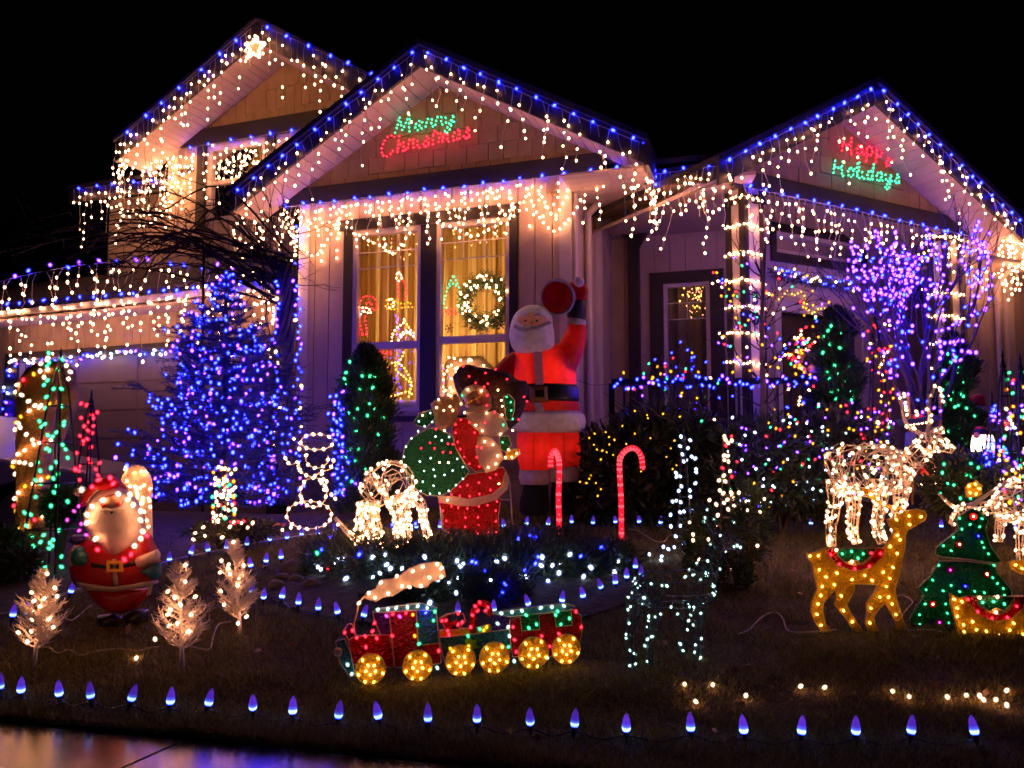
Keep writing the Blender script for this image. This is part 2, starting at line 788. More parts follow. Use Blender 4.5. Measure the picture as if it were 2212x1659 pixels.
def icicle(ls, path, n, spacing=0.1, drops=(0.16, 0.3, 0.22, 0.38, 0.12), bs=0.075, r=0.0095, keep=1.0, color='warm', sway=0.02, zmul=1.0):
    """icicle lights hanging from a path; n is the outward direction"""
    ps = walk(path, spacing, 0.2)
    if len(ps) < 2:
        return
    sag = [p + Vector((0, 0, -0.008 * abs(math.sin(i * 1.9)))) for i, p in enumerate(ps)]
    ls.wire(sag)
    for i, p in enumerate(sag):
        L = drops[i % len(drops)] * random.uniform(0.7, 1.25) * zmul
        q = Vector(p)
        w = [Vector(q)]
        z = 0
        while z < L:
            st = bs * random.uniform(0.75, 1.3)
            z += st
            q = q + Vector((random.uniform(-sway, sway), random.uniform(-sway, sway), -st)) + n * random.uniform(-0.006, 0.008)
            w.append(Vector(q))
            if random.random() < keep:
                ls.bulb(q + Vector((random.uniform(-.008, .008), 0, 0)), color, r * random.uniform(0.85, 1.12))
        if len(w) > 1:
            ls.wire(w)


def c9row(ls, path, spacing=0.16, color='blue', r=0.013, off=Vector((0, 0, 0))):
    for p in walk(path, spacing, 0.12):
        ls.bulb(p + off, color, r * random.uniform(0.9, 1.1))

# ================================================================== THE SETTING


def sheet(name, fn, xs, ys, m, kind='structure'):
    V = np.array([fn(x, y) for y in ys for x in xs])
    nx = len(xs)
    T = np.array([(j * nx + i, j * nx + i + 1, (j + 1) * nx + i + 1, (j + 1) * nx + i)
                  for j in range(len(ys) - 1) for i in range(nx - 1)])
    o = np_mesh(name, V, T, m, None, kind, True)
    return o


def edge_y(x):
    """lawn edge along the pavement"""
    return 2.40 - 0.225 * x + 0.010 * x * x if x < 1 else 2.185 - 0.03 * (x - 1)


GROUND_M = mat('dark_earth', (0.03, 0.022, 0.018), 0.95, 0.4, 3.0)
sheet('ground', lambda x, y: (x, y, -0.22), list(np.linspace(-150, 150, 7)), list(np.linspace(-60, 250, 7)), GROUND_M)

LAWN_M = mat('lawn_thatch', (0.060, 0.046, 0.020), 0.95, 0.55, 22.0, 0.9, 70)


def lawn_pt(x, t):
    y0 = edge_y(x)
    y = y0 + t
    return (x, y, H(x, y) - (0.012 if t < 0.01 else 0))


sheet('lawn', lawn_pt, list(np.linspace(-4.2, 6.5, 90)), list(np.linspace(0, 6.0, 60)), LAWN_M)

# blades of grass, only where the camera looks
nb = 260000
gx = rng.uniform(-3.0, 3.6, nb)
gt = rng.random(nb) ** 1.6 * 4.2
gy = np.array([edge_y(x) for x in gx]) + gt
keep = np.abs(gx) < gy * 0.68 + 0.15
# planting beds stay bare of grass
bed = ((gx + 0.28) / 0.98) ** 2 + ((gy - 4.28) / 0.62) ** 2 < 1.0
keep &= ~bed
keep &= ~((gx < -1.2 - (gy - 5.5) * -0.61) & (gx < -1.25 - (5.5 - gy) * 0.6))
gx, gy = gx[keep], gy[keep]
gz = np.array([H(x, y) for x, y in zip(gx, gy)])
P = np.stack([gx, gy, gz - 0.004], 1)
n = len(P)
hh = rng.uniform(0.012, 0.042, n) * (0.7 + 0.6 * (np.sin(gx * 7 + 1.7 * np.sin(gy * 5)) * np.sin(gy * 9 + gx * 3) > -0.2))
lean = rng.normal(0, 0.55, (n, 2))
ang = rng.uniform(0, 6.283, n)
wv = np.stack([np.cos(ang), np.sin(ang), np.zeros(n)], 1) * 0.0017
tip = P + np.stack([lean[:, 0] * hh, lean[:, 1] * hh, hh], 1)
V = np.stack([P - wv, P + wv, tip], 1).reshape(-1, 3)
GRASS_M = leafmat('winter_grass', (0.165, 0.16, 0.042), 0.65, 0.3)
go = np_mesh('grass', V, np.arange(3 * n).reshape(n, 3), GRASS_M, None, 'stuff')
tag(go, 'short brownish winter grass covering the sloping front lawn', 'grass')

# fallen leaves on the grass
lx = rng.uniform(-2.2, 2.6, 260)
ly = np.array([edge_y(x) for x in lx]) + 0.12 + rng.random(260) * 2.6
LP_ = np.stack([lx, ly, np.array([H(x, y) for x, y in zip(lx, ly)]) + 0.018], 1)
LN_ = np.stack([rng.normal(0, 1, 260), rng.normal(0, 1, 260), rng.normal(0, 0.2, 260)], 1)
lo_ = leaves(LP_, LN_, 0.045, 0.026, leafmat('dead_leaf', (0.16, 0.075, 0.03), 0.6, 0.2), 'fallen_leaves', None, 'stuff', 0.0)
tag(lo_, 'scattered brown fallen leaves lying on the front lawn', 'leaves')

# pavement: slabs with joints, then the wet gutter and road
CONC = None


def wet(name, col, rough, rvar):
    m, nt, b = _m(name)
    tc = nt.nodes.new('ShaderNodeTexCoord')
    n1 = nt.nodes.new('ShaderNodeTexNoise')
    n1.inputs['Scale'].default_value = 9
    n1.inputs['Detail'].default_value = 6
    nt.links.new(tc.outputs['Object'], n1.inputs[0])
    r = nt.nodes.new('ShaderNodeValToRGB')
    r.color_ramp.elements[0].color = tuple(c * 0.8 for c in col) + (1,)
    r.color_ramp.elements[1].color = tuple(c * 1.2 for c in col) + (1,)
    nt.links.new(n1.outputs[0], r.inputs[0])
    nt.links.new(r.outputs[0], b.inputs['Base Color'])
    mr = nt.nodes.new('ShaderNodeMapRange')
    mr.inputs['To Min'].default_value = rough
    mr.inputs['To Max'].default_value = rough + rvar
    nt.links.new(n1.outputs[0], mr.inputs[0])
    nt.links.new(mr.outputs[0], b.inputs['Roughness'])
    n2 = nt.nodes.new('ShaderNodeTexNoise')
    n2.inputs['Scale'].default_value = 160
    nt.links.new(tc.outputs['Object'], n2.inputs[0])
    bp = nt.nodes.new('ShaderNodeBump')
    bp.inputs['Strength'].default_value = 0.25
    bp.inputs['Distance'].default_value = 0.002
    nt.links.new(n2.outputs[0], bp.inputs['Height'])
    nt.links.new(bp.outputs[0], b.inputs['Normal'])
    b.inputs['Specular IOR Level'].default_value = 0.6
    return m


CONC = wet('wet_concrete', (0.06, 0.052, 0.055), 0.15, 0.05)
ROAD = wet('wet_asphalt', (0.03, 0.028, 0.03), 0.05, 0.3)
pav = tag(empty('pavement', (0, 2.2, 0)), kind='structure')
xj = [-6.5, -4.9, -3.3, -2.2, -1.02, 0.15, 1.3, 2.5, 3.7]
for xa, xb in zip(xj[:-1], xj[1:]):
    mb = MB()
    g = 0.006
    a0, b0 = xa + g, xb - g
    w = 0.40
    front = [(a0, edge_y(a0) - 0.005, -0.012), (b0, edge_y(b0) - 0.005, -0.012), (b0 - 0.16, edge_y(b0) - w, -0.012), (a0 - 0.16, edge_y(a0) - w, -0.012)]
    mb.prism(front, (0, 0, -0.16))
    mb.build('slab', CONC, pav)
sheet('road', lambda x, y: (x, y - 0.22 * x if x < 1 else y - .22, -0.125), list(np.linspace(-20, 15, 12)), list(np.linspace(-8, 2.02, 5)), ROAD)
DRIVE_M = wet('wet_driveway', (0.13, 0.12, 0.12), 0.25, 0.3)
sheet('driveway', lambda x, y: (x, y, -0.045), list(np.linspace(-14, -3.6, 5)), list(np.linspace(3.0, 11.0, 5)), DRIVE_M)
sheet('driveway_apron', lambda x, y: (x, y, -0.049), list(np.linspace(-3.7, -1.9, 3)), list(np.linspace(7.3, 11.0, 3)), DRIVE_M)

# edging board between lawn and planting bed on the left
EDGE = mat('edging_timber', (0.10, 0.075, 0.07), 0.6, 0.3, 10)
eg = thing('lawn_edging', 'low dark edging board along the left side of the lawn under the blue bulbs', 'edging', (-1.9, 4.6, 0.2))
pp = [ground(-60, 1352), ground(27, 1338), ground(152, 1290), ground(366, 1222), ground(533, 1187), ground(723, 1156)]
mb = MB()
for a, b in zip(pp[:-1], pp[1:]):
    mb.beam(a + Vector((0, 0.05, 0.005)), b + Vector((0, 0.05, 0.005)), 0.035, 0.05)
mb.build('edging_board', EDGE, eg)

# ================================================================== THE HOUSE
PLB = PL(-0.67, 6.8, -18.5)
PLM = PL(0.956, 7.865, -18.5)
PLC = PL(1.905, 6.3, 28)
PLE = PL(1.4126, 7.227, 28)
PLA = PL(-3.97, 11.6, -20)
PLG = PL(-4.78, 10.5, -25)

house = thing('house', 'cream two-storey family house with dark trim and three light-edged gables', 'house', (0, 7.5, 0.2))


def clip_poly(poly, clipper):
    out = list(poly)
    n = len(clipper)
    area = sum(clipper[i][0] * clipper[(i + 1) % n][1] - clipper[(i + 1) % n][0] * clipper[i][1] for i in range(n))
    sg = 1 if area > 0 else -1
    for i in range(n):
        a, b = clipper[i], clipper[(i + 1) % n]
        inp, out = out, []
        if not inp:
            break

        def side(p):
            return sg * ((b[0] - a[0]) * (p[1] - a[1]) - (b[1] - a[1]) * (p[0] - a[0]))
        for k in range(len(inp)):
            p, q = inp[k], inp[(k + 1) % len(inp)]
            sp, sq = side(p), side(q)
            if sp >= 0:
                out.append(p)
            if (sp >= 0) != (sq >= 0):
                t = sp / (sp - sq)
                out.append((p[0] + (q[0] - p[0]) * t, p[1] + (q[1] - p[1]) * t))
    return out


def area2(p):
    return abs(sum(p[i][0] * p[(i + 1) % len(p)][1] - p[(i + 1) % len(p)][0] * p[i][1] for i in range(len(p)))) / 2


def rects(s0, s1, z0, z1, holes):
    ss = sorted(set([s0, s1] + [h for q in holes for h in q[:2] if s0 < h < s1]))
    zz = sorted(set([z0, z1] + [h for q in holes for h in q[2:] if z0 < h < z1]))
    out = []
    for a, b in zip(ss[:-1], ss[1:]):
        run = None
        for c, d in zip(zz[:-1], zz[1:]):
            ms, mz = (a + b) / 2, (c + d) / 2
            if any(h[0] < ms < h[1] and h[2] < mz < h[3] for h in holes):
                if run:
                    out.append((a, b) + tuple(run))
                run = None
            else:
                run = [run[0], d] if run else [c, d]
        if run:
            out.append((a, b) + tuple(run))
    return out


def wall(pl, s0, s1, z0, z1, holes=(), bw=0.145, m=WHITE_SIDING, thick=0.12, boards=True, bm=None):
    mb = MB()
    for a, b, c, d in rects(s0, s1, z0, z1, holes):
        mb.pbox(pl, a, b, c, d, -thick, -0.002)
    w = mb.build('wall', bm or m, house)
    if boards:
        s = s0
        while s < s1 - 0.01:
            e = min(s + bw, s1)
            for a, b, c, d in rects(s + 0.004, e - 0.004, z0, z1, holes):
                if b - a > 0.01 and d - c > 0.02:
                    MB().pbox(pl, a, b, c, d, 0, 0.014 + random.uniform(0, 0.003)).build('siding_board', m, w)
            s = e
    return w


def shingles(pl, tri, rh, parent, m=SHINGLE, d=0.0, wmin=0.11, wmax=0.2):
    z0 = min(p[1] for p in tri)
    z1 = max(p[1] for p in tri)
    s0 = min(p[0] for p in tri)
    s1 = max(p[0] for p in tri)
    z = z0
    while z < z1 - 0.02:
        s = s0 - random.uniform(0, 0.1)
        while s < s1:
            w = random.uniform(wmin, wmax)
            zz = z - random.uniform(-0.004, 0.010)
            poly = clip_poly([(s + 0.003, zz), (s + w - 0.003, zz), (s + w - 0.003, z + rh - 0.006), (s + 0.003, z + rh - 0.006)], tri)
            if len(poly) > 2 and area2(poly) > 0.0012:
                MB().poly(pl, poly, d, d + 0.016 + random.uniform(0, 0.007)).build('shingle', m, parent)
            s += w
        z += rh


def gable(pl, apex, left, right, ov, bw=0.17, back=4.0, tri=None, rh=0.15, lend=1.0):
    """roof slopes with barge boards and boarded soffit; points are photo pixels on the barge plane (d = ov)"""
    A, L, Rr = [pl.sz(*q, ov) for q in (apex, left, right)]
    roof = None
    for k, E in enumerate((L, Rr)):
        v = Vector((E[0] - A[0], E[1] - A[1]))
        ln = v.length
        v = v / ln
        nn = Vector((-v.y, v.x)) if k == 0 else Vector((v.y, -v.x))    # pointing down from the slope
        if nn.y > 0:
            nn = -nn
        o = lambda t, q: (A[0] + v.x * t + nn.x * q, A[1] + v.y * t + nn.y * q)

        def vert(t, q):   # straight down, so both slopes meet cleanly at the apex
            return (A[0] + v.x * t, A[1] + v.y * t - q)
        up = 0.05
        # roof slab
        mb = MB()
        pts = [vert(0, -up), vert(ln + 0.03, -up), vert(ln + 0.03, 0.0), vert(0, 0.0)]
        mb.prism([pl.p(s, z, ov + 0.03) for s, z in pts], pl.n * (-back))
        slab = mb.build('roof', ROOFM, house)
        # barge board
        mb = MB()
        pts = [vert(0, 0.002), vert(ln, 0.002), vert(ln, bw), vert(0, bw)]
        mb.poly(pl, pts, ov - 0.03, ov)
        mb.build('barge_board', DARKTRIM, slab)
        # soffit boards
        t = 0.0
        while t < ln - 0.02:
            e = min(t + 0.105, ln)
            pts = [vert(t + 0.004, bw - 0.03), vert(e - 0.004, bw - 0.03), vert(e - 0.004, bw - 0.015), vert(t + 0.004, bw - 0.015)]
            mb = MB()
            mb.poly(pl, pts, 0.02, ov - 0.032)
            mb.build('soffit_board', SOFFIT, slab)
            t = e
    if tri:
        T = [pl.sz(*q, 0.0) for q in tri]
        mb = MB()
        mb.poly(pl, T, -0.12, -0.002)
        g = mb.build('gable_wall', SHINGLE, house)
        shingles(pl, T, rh, g)
    return A, L, Rr


def strip(name, pl, p0, p1, p2, p3, d0, d1, m, parent=None):
    pts = [pl.sz(*q, d1) for q in (p0, p1, p2, p3)]
    return MB().poly(pl, pts, d0, d1).build(name, m, parent or house)


# ---- front bay (merry christmas gable)
zB = PLB.sz(1000, 400, 0.05)[1]            # underside of the dark beam
sL, sR = -1.268, 1.205
cw = crop(940, 560, 600, 1605)
o0 = PLB.sz(*cw(92, 900), 0.03)[0]
o1 = PLB.sz(*cw(1418, 700), 0.03)[0]
ot = PLB.sz(*cw(700, 150), 0.03)[1]
ob = PLB.sz(*cw(420, 1650), 0.03)[1]
m0 = PLB.sz(*cw(680, 700), 0.03)[0]
m1 = PLB.sz(*cw(795, 700), 0.03)[0]
sill_z = ob
wt = 0.085                                   # dark casing width
wins = [(o0 + wt, m0, ob + 0.02, ot - 0.07), (m1, o1 - 0.07, ob + 0.02, ot - 0.07)]
wall(PLB, sL, sR, 0.2, zB + 0.02, wins)
gB = gable(PLB, (905, 98), (497, 418), (1390, 302), 0.45, 0.17, 4.6,
      [(560, 441), (915, 160), (1335, 342)])
bz0 = zB
# boxed eave soffit right of the bay, over the side wall
rz_ = gB[2][1] - 0.17
for k in range(18):
    d1_ = 0.415 - 0.105 * k
    MB().pbox(PLB, sR + 0.02, gB[2][0] - 0.01, rz_ - 0.02, rz_ - 0.005, d1_ - 0.099, d1_).build('soffit_board', SOFFIT, house)
MB().pbox(PLB, gB[2][0], gB[2][0] + 0.03, rz_ - 0.02, gB[2][1], -1.6, 0.45).build('fascia', DARKTRIM, house)
MB().pbox(PLB, 1.0, gB[2][0] - 0.012, rz_ - 0.004, rz_ + 0.12, 0.0, 0.03).build('gable_return', SHINGLE, house)
strip('beam', PLB, (585, 415), (1300, 328), (1300, 366), (585, 451), 0.0, 0.05, DARKTRIM)
# corner boards
for s in (sL - 0.012, sR - 0.09):
    MB().pbox(PLB, s, s + 0.10, 0.2, zB + 0.01, 0.018, 0.034).build('corner_board', WHITETRIM, house)


def window(pl, s0, s1, z0, z1, rail=None, grid=None, casing=DARKTRIM, parent=house, d=0.0, fr=0.035):
    """frame, two panes, rail and muntins in an opening"""
    mb = MB()
    f = fr
    mb.pbox(pl, s0, s0 + f, z0, z1, d - 0.06, d + 0.012)
    mb.pbox(pl, s1 - f, s1, z0, z1, d - 0.06, d + 0.012)
    mb.pbox(pl, s0 + f, s1 - f, z1 - f, z1, d - 0.06, d + 0.012)
    mb.pbox(pl, s0 + f, s1 - f, z0, z0 + f, d - 0.06, d + 0.012)
    w = mb.build('window', WHITETRIM, parent)
    spans = [(z0 + f, z1 - f)]
    if rail:
        MB().pbox(pl, s0 + f, s1 - f, rail - 0.03, rail + 0.03, d - 0.055, d + 0.008).build('meeting_rail', WHITETRIM, w)
        spans = [(z0 + f, rail - 0.03), (rail + 0.03, z1 - f)]
    for a, b in spans:
        MB().pbox(pl, s0 + f, s1 - f, a, b, d - 0.034, d - 0.030).build('pane', GLASS, w)
    if grid:
        cols, zs = grid
        for i in range(1, cols):
            s = s0 + f + (s1 - s0 - 2 * f) * i / cols
            MB().pbox(pl, s - 0.004, s + 0.004, zs[-1], z1 - f, d - 0.029, d - 0.021).build('muntin', WHITETRIM, w)
        for z in zs:
            MB().pbox(pl, s0 + f, s1 - f, z - 0.0045, z + 0.0045, d - 0.0205, d - 0.0125).build('muntin', WHITETRIM, w)
    return w


rz = [PLB.sz(*cw(400, 1130))[1], PLB.sz(*cw(1080, 1080))[1]]
for i, (a, b, c, d) in enumerate(wins):
    gz1 = PLB.sz(*(cw(420, 410) if i == 0 else cw(1080, 330)))[1]
    gz2 = PLB.sz(*(cw(420, 530) if i == 0 else cw(1080, 460)))[1]
    window(PLB, a, b, c, d, rz[i], (3, (gz1, gz2)))
# dark casing
mb = MB()
mb.pbox(PLB, o0, o0 + wt - 0.002, ob - 0.02, ot, 0.02, 0.036)
mb.pbox(PLB, o1 - 0.068, o1, ob - 0.02, ot, 0.02, 0.036)
mb.pbox(PLB, m0 + 0.002, m1 - 0.002, ob - 0.02, ot - 0.072, 0.0, 0.033)
mb.pbox(PLB, o0 - 0.03, o1 + 0.02, ot - 0.068, ot + 0.03, 0.037, 0.052)
mb.build('window_casing', DARKTRIM, house)
MB().pbox(PLB, o0 - 0.03, o1 + 0.03, ob - 0.07, ob - 0.022, 0.02, 0.085).build('window_sill', DARKTRIM, house)
# stone-grey base course
MB().pbox(PLB, sL, sR, 0.05, sill_z - 0.32, 0.018, 0.05).build('base_course', mat('base_course_stone', (0.16, 0.13, 0.12), 0.8, 0.35, 12, 0.6, 25), house)

# the lit room behind
ROOMW = mat('room_wall', (0.55, 0.44, 0.30), 0.8, 0.06)
mb = MB()
ra, rb_, rc, rd = wins[0][0] - 0.15, wins[1][1] + 0.12, wins[0][2] - 0.1, wins[0][3] + 0.12
mb.pbox(PLB, ra, rb_, rc - 0.05, rc, -1.5, -0.13)
mb.pbox(PLB, ra, rb_, rd, rd + 0.05, -1.5, -0.13)
mb.pbox(PLB, ra - 0.05, ra, rc, rd, -1.5, -0.13)
mb.pbox(PLB, rb_, rb_ + 0.05, rc, rd, -1.5, -0.13)
mb.pbox(PLB, ra, rb_, rc, rd, -1.55, -1.5)
mb.build('room', ROOMW, house)


def curtain(pl, s0, s1, z0, z1, d, m, amp=0.040, wl=0.095, name='curtain', parent=None):
    n = int((s1 - s0) / wl * 10)
    vs, fs = [], []
    for i in range(n + 1):
        s = s0 + (s1 - s0) * i / n
        ph = 2 * math.pi * (s - s0) / wl
        off = amp * math.sin(ph + 0.6 * math.sin(ph * 0.23)) * (0.8 + 0.2 * math.sin(ph * .37))
        vs.append(pl.p(s, z0, d + off))
        vs.append(pl.p(s, z1, d + off * 0.8))
        if i:
            fs.append((2 * i - 2, 2 * i, 2 * i + 1, 2 * i - 1))
    mb = MB()
    mb.add(vs, fs)
    return mb.build(name, m, parent, True)


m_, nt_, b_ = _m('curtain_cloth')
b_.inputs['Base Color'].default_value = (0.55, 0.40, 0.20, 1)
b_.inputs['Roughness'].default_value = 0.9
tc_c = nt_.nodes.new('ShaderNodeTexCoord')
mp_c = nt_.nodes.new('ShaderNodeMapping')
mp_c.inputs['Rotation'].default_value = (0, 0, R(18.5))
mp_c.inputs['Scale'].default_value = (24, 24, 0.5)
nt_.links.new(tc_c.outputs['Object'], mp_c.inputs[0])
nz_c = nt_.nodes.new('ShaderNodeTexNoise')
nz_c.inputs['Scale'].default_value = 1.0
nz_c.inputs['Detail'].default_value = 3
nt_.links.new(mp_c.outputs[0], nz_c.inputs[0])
rc_c = nt_.nodes.new('ShaderNodeValToRGB')  # dark and light streaks painted in to bring out the fold shading
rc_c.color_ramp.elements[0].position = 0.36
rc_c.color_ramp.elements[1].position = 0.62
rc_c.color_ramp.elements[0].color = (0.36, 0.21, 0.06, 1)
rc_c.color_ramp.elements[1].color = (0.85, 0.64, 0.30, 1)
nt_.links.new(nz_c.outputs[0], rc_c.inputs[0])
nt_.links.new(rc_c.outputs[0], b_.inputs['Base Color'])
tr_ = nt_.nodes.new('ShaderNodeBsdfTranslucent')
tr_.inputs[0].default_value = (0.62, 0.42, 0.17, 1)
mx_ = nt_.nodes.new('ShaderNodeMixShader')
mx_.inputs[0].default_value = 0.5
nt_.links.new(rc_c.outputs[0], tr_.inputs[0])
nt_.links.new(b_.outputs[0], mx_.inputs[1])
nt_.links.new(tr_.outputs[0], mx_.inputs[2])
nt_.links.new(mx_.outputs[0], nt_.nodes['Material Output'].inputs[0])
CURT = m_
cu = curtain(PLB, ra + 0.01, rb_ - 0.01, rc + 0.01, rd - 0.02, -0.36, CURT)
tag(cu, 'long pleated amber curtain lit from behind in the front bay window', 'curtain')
# room lamp: shade, stem and light
lp = PLB.p((ra + rb_) / 2, rc, -1.0)
lamp = thing('floor_lamp', 'lit floor lamp glowing behind the front bay curtain', 'lamp', lp)
mb = MB()
mb.lathe([(0.12, 0.0), (0.12, 0.02), (0.012, 0.03), (0.012, 0.75)], lp, 12)
mb.build('stem', BLACKM, lamp)
mb = MB()
mb.ball(lp + Vector((0, 0, 0.85)), 0.08, n=12, m=8)
mb.build('bulb', glow('room_lamp_bulb', (1.0, 0.62, 0.25), 135), lamp, True)

# ---- side wall of the bay, going back, with downspout
PLS = PL(PLB.p(sR, 0).x, PLB.p(sR, 0).y, 71.5)
wall(PLS, 0.0, 1.53, 0.2, zB + 0.25, (), 0.16)
MB().pbox(PLS, 0.0, 0.09, 0.2, zB + 0.2, 0.018, 0.034).build('corner_board', WHITETRIM, house)
MB().pbox(PLS, 0.78, 0.93, 0.2, zB + 0.2, 0.018, 0.05).build('corner_board', WHITETRIM, house)
mb = MB()
x0 = PLS.p(0.32, zB + 0.12, 0.50)
mb.tube([x0, PLS.p(0.34, zB + 0.0, 0.30), PLS.p(0.36, zB - 0.22, 0.06), PLS.p(0.36, zB - 0.35, 0.055), PLS.p(0.36, 0.75, 0.055), PLS.p(0.38, 0.6, 0.14)], 0.03, 8)
mb.build('downspout', mat('cream_downspout', (0.5, 0.45, 0.38), 0.4, 0.05), house, True)

# ---- recessed wall with the small window, porch roof in front of it
cm = crop(1560, 480, 600, 1555)
q0 = PLM.sz(*cm(845, 850))
q1 = PLM.sz(*cm(1180, 1700))
ml, mr_ = PLM.sz(*cm(848, 1100))[0], PLM.sz(*cm(1188, 1100))[0]
mt, mbz = PLM.sz(*cm(1000, 842))[1], 0.75
wall(PLM, 0.0, 1.12, 0.3, 3.35, [(ml, mr_, mbz, mt)])
g1 = PLM.sz(*cm(1000, 985))[1]
g2 = PLM.sz(*cm(1000, 1105))[1]
window(PLM, ml, mr_, mbz, mt, None, (2, (g1, g2)))
mb = MB()
mb.pbox(PLM, ml - 0.13, ml - 0.002, mbz - 0.1, mt + 0.11, 0.02, 0.036)
mb.pbox(PLM, mr_ + 0.002, mr_ + 0.13, mbz - 0.1, mt + 0.11, 0.02, 0.036)
mb.pbox(PLM, ml - 0.002, mr_ + 0.002, mt + 0.002, mt + 0.11, 0.02, 0.036)
mb.build('window_casing', DARKTRIM, house)
cz2 = MB()
cz2.pbox(PLM, ml - .1, mr_ + .1, mbz - .1, mt + .1, -0.8, -0.75)
cz2.pbox(PLM, ml - .15, ml - .1, mbz - .1, mt + .1, -0.8, -0.13)
cz2.pbox(PLM, mr_ + .1, mr_ + .15, mbz - .1, mt + .1, -0.8, -0.13)
cz2.build('room', mat('dim_room_wall', (0.2, 0.17, 0.15), 0.9, 0.1), house)
GREYC = mat('grey_curtain', (0.30, 0.24, 0.22), 0.9, 0.1)
tag(curtain(PLM, ml, mr_, mbz, mt, -0.25, GREYC), 'grey pleated curtain behind the small porch window', 'curtain')
PLR = PL(PLM.p(1.12, 0).x, PLM.p(1.12, 0).y, 71.5)
wall(PLR, 0.0, 0.3, 0.3, 3.35, (), 0.16)
# dark corner post with arched bracket beside the bay
sd0 = PLM.sz(*cm(600, 900))[0]
sd1 = PLM.sz(*cm(690, 900))[0]
MB().pbox(PLM, sd0 + 0.0, sd0 + 0.10, 0.3, 3.2, 0.03, 0.13).build('corner_post', DARKTRIM, house)
mb = MB()
zt = PLM.sz(*cm(620, 250))[1]
mb.poly(PLM, [(sd0 - 0.16, zt), (sd0 + 0.26, zt), (sd0 + 0.26, zt - 0.22), (sd0 + 0.10, zt - 0.52), (sd0 + .10, zt - .05), (sd0, zt - .05), (sd0, zt - 0.40), (sd0 - 0.16, zt - 0.25)], 0.132, 0.16)
mb.build('bracket', DARKTRIM, house)
# porch eave between bay and portico
pe = at(1412, 385, 6.15)
PLP = PL(pe.x, pe.y, -18.5)
strip('fascia', PLP, (1392, 369), (1585, 345), (1585, 392), (1392, 399), -0.03, 0.0, DARKTRIM)
ez = PLP.sz(1480, 395)[1]
mb = MB()
mb.prism([PLP.p(-0.1, ez + 0.02, -0.035), PLP.p(0.75, ez + 0.02, -0.035), PLM.p(1.12, ez + 0.02, 0.02), PLM.p(0.0, ez + 0.02, 0.02)], (0, 0, 0.03))
mb.build('porch_ceiling', SOFFIT, house)
mb = MB()
mb.prism([PLP.p(-0.15, ez + 0.16, 0.02), PLP.p(0.8, ez + 0.16, 0.02), PLM.p(1.6, ez + 0.75, -0.3), PLM.p(-0.1, ez + 0.75, -0.3)], (0, 0, 0.04))
mb.build('porch_roof', ROOFM, house)
# porch floor
mb = MB()
fl = [PLS.p(0.0, 0.52, 0.05), at(1400, 1000, 6.1), at(1780, 1000, 6.0), PLC.p(2.9, 0.52, 0.1), PLE.p(3.4, 0.52, 0.0), PLE.p(0.0, 0.52, 0.0), PLM.p(0, .52, 0.02)]
mb.prism([(p.x, p.y, 0.52) for p in fl], (0, 0, -0.5))
mb.build('porch_floor', mat('porch_boards', (0.12, 0.10, 0.10), 0.5, 0.2, 6), house)

# ---- portico gable (happy holidays)
gC = gable(PLC, (1893, 180), (1552, 348), (2262, 530), 0.42, 0.17, 3.6,
      [(1600, 372), (1886, 226), (2150, 490)], 0.15)
strip('beam', PLC, (1585, 362), (2190, 497), (2190, 532), (1585, 399), 0.0, 0.05, DARKTRIM)
zC = PLC.sz(1900, 466)[1]
gA_, gL_, gR_ = gC
for E_ in (gL_, gR_):
    mb = MB()
    mb.poly(PLC, [(gA_[0], gA_[1] - 0.15), (E_[0], E_[1] - 0.15), (E_[0], E_[1] - 0.12), (gA_[0], gA_[1] - 0.12)], -1.3, -0.14)
    mb.build('porch_ceiling', SOFFIT, house)
mb = MB().pbox(PLC, gR_[0] - 0.9, gR_[0] + 3.0, gR_[1] - 0.20, gR_[1] - 0.17, -1.25, 0.38)
mb.build('porch_ceiling', SOFFIT, house)
MB().pbox(PLC, gR_[0] + 0.05, gR_[0] + 3.0, gR_[1] - 0.165, gR_[1] + 0.02, 0.34, 0.38).build('fascia', DARKTRIM, house)


def column(s):
    w, dd = 0.185, 0.185
    mb = MB()
    mb.pbox(PLC, s, s + w, 0.5, zC + 0.0, -0.13, 0.045)
    c = mb.build('column', WHITETRIM, house)
    for a, b in ((s - 0.004, s + 0.03), (s + w - 0.03, s + w + 0.004)):
        MB().pbox(PLC, a, b, 0.5, zC - 0.01, 0.047, 0.062).build('corner_strip', DARKTRIM, c)
    q0, q1 = PLC.p(s - 0.004, 0.5, 0.02), PLC.p(s - 0.004, 0.5, -0.1)
    for dq in (0.03, -0.12):
        MB().pbox(PLC, s - 0.012, s - 0.001, 0.5, zC - 0.01, dq - 0.03, dq + 0.03).build('corner_strip', DARKTRIM, c)
    MB().pbox(PLC, s - 0.02, s + w + 0.02, zC - 0.12, zC - 0.06, -0.15, 0.075).build('capital', DARKTRIM, c)
    return c


cl = PLC.sz(1611, 640, 0.05)[0]
cr = PLC.sz(2052, 700, 0.05)[0]
colL = column(cl)
column(cr)
# house number on the left column, dark digits one below the other
nw, nsx = 0.185, cl + 0.09


def digit(txt, s, z, h):
    cu_ = bpy.data.curves.new('house_number', 'FONT')
    cu_.body = txt
    cu_.size = h * 1.35
    cu_.align_x = 'CENTER'
    cu_.extrude = 0.004
    ob_ = bpy.data.objects.new('tmp', cu_)
    COL.objects.link(ob_)
    dg = bpy.context.evaluated_depsgraph_get()
    me = bpy.data.meshes.new_from_object(ob_.evaluated_get(dg))
    bpy.data.objects.remove(ob_)
    me.materials.clear()
    me.materials.append(BLACKP)
    o = bpy.data.objects.new('house_number', me)
    COL.objects.link(o)
    o.parent = colL
    p = PLC.p(s, z, 0.052) - base_of(colL)
    o.location = p
    o.rotation_euler = (R(90), 0, PLC.a)


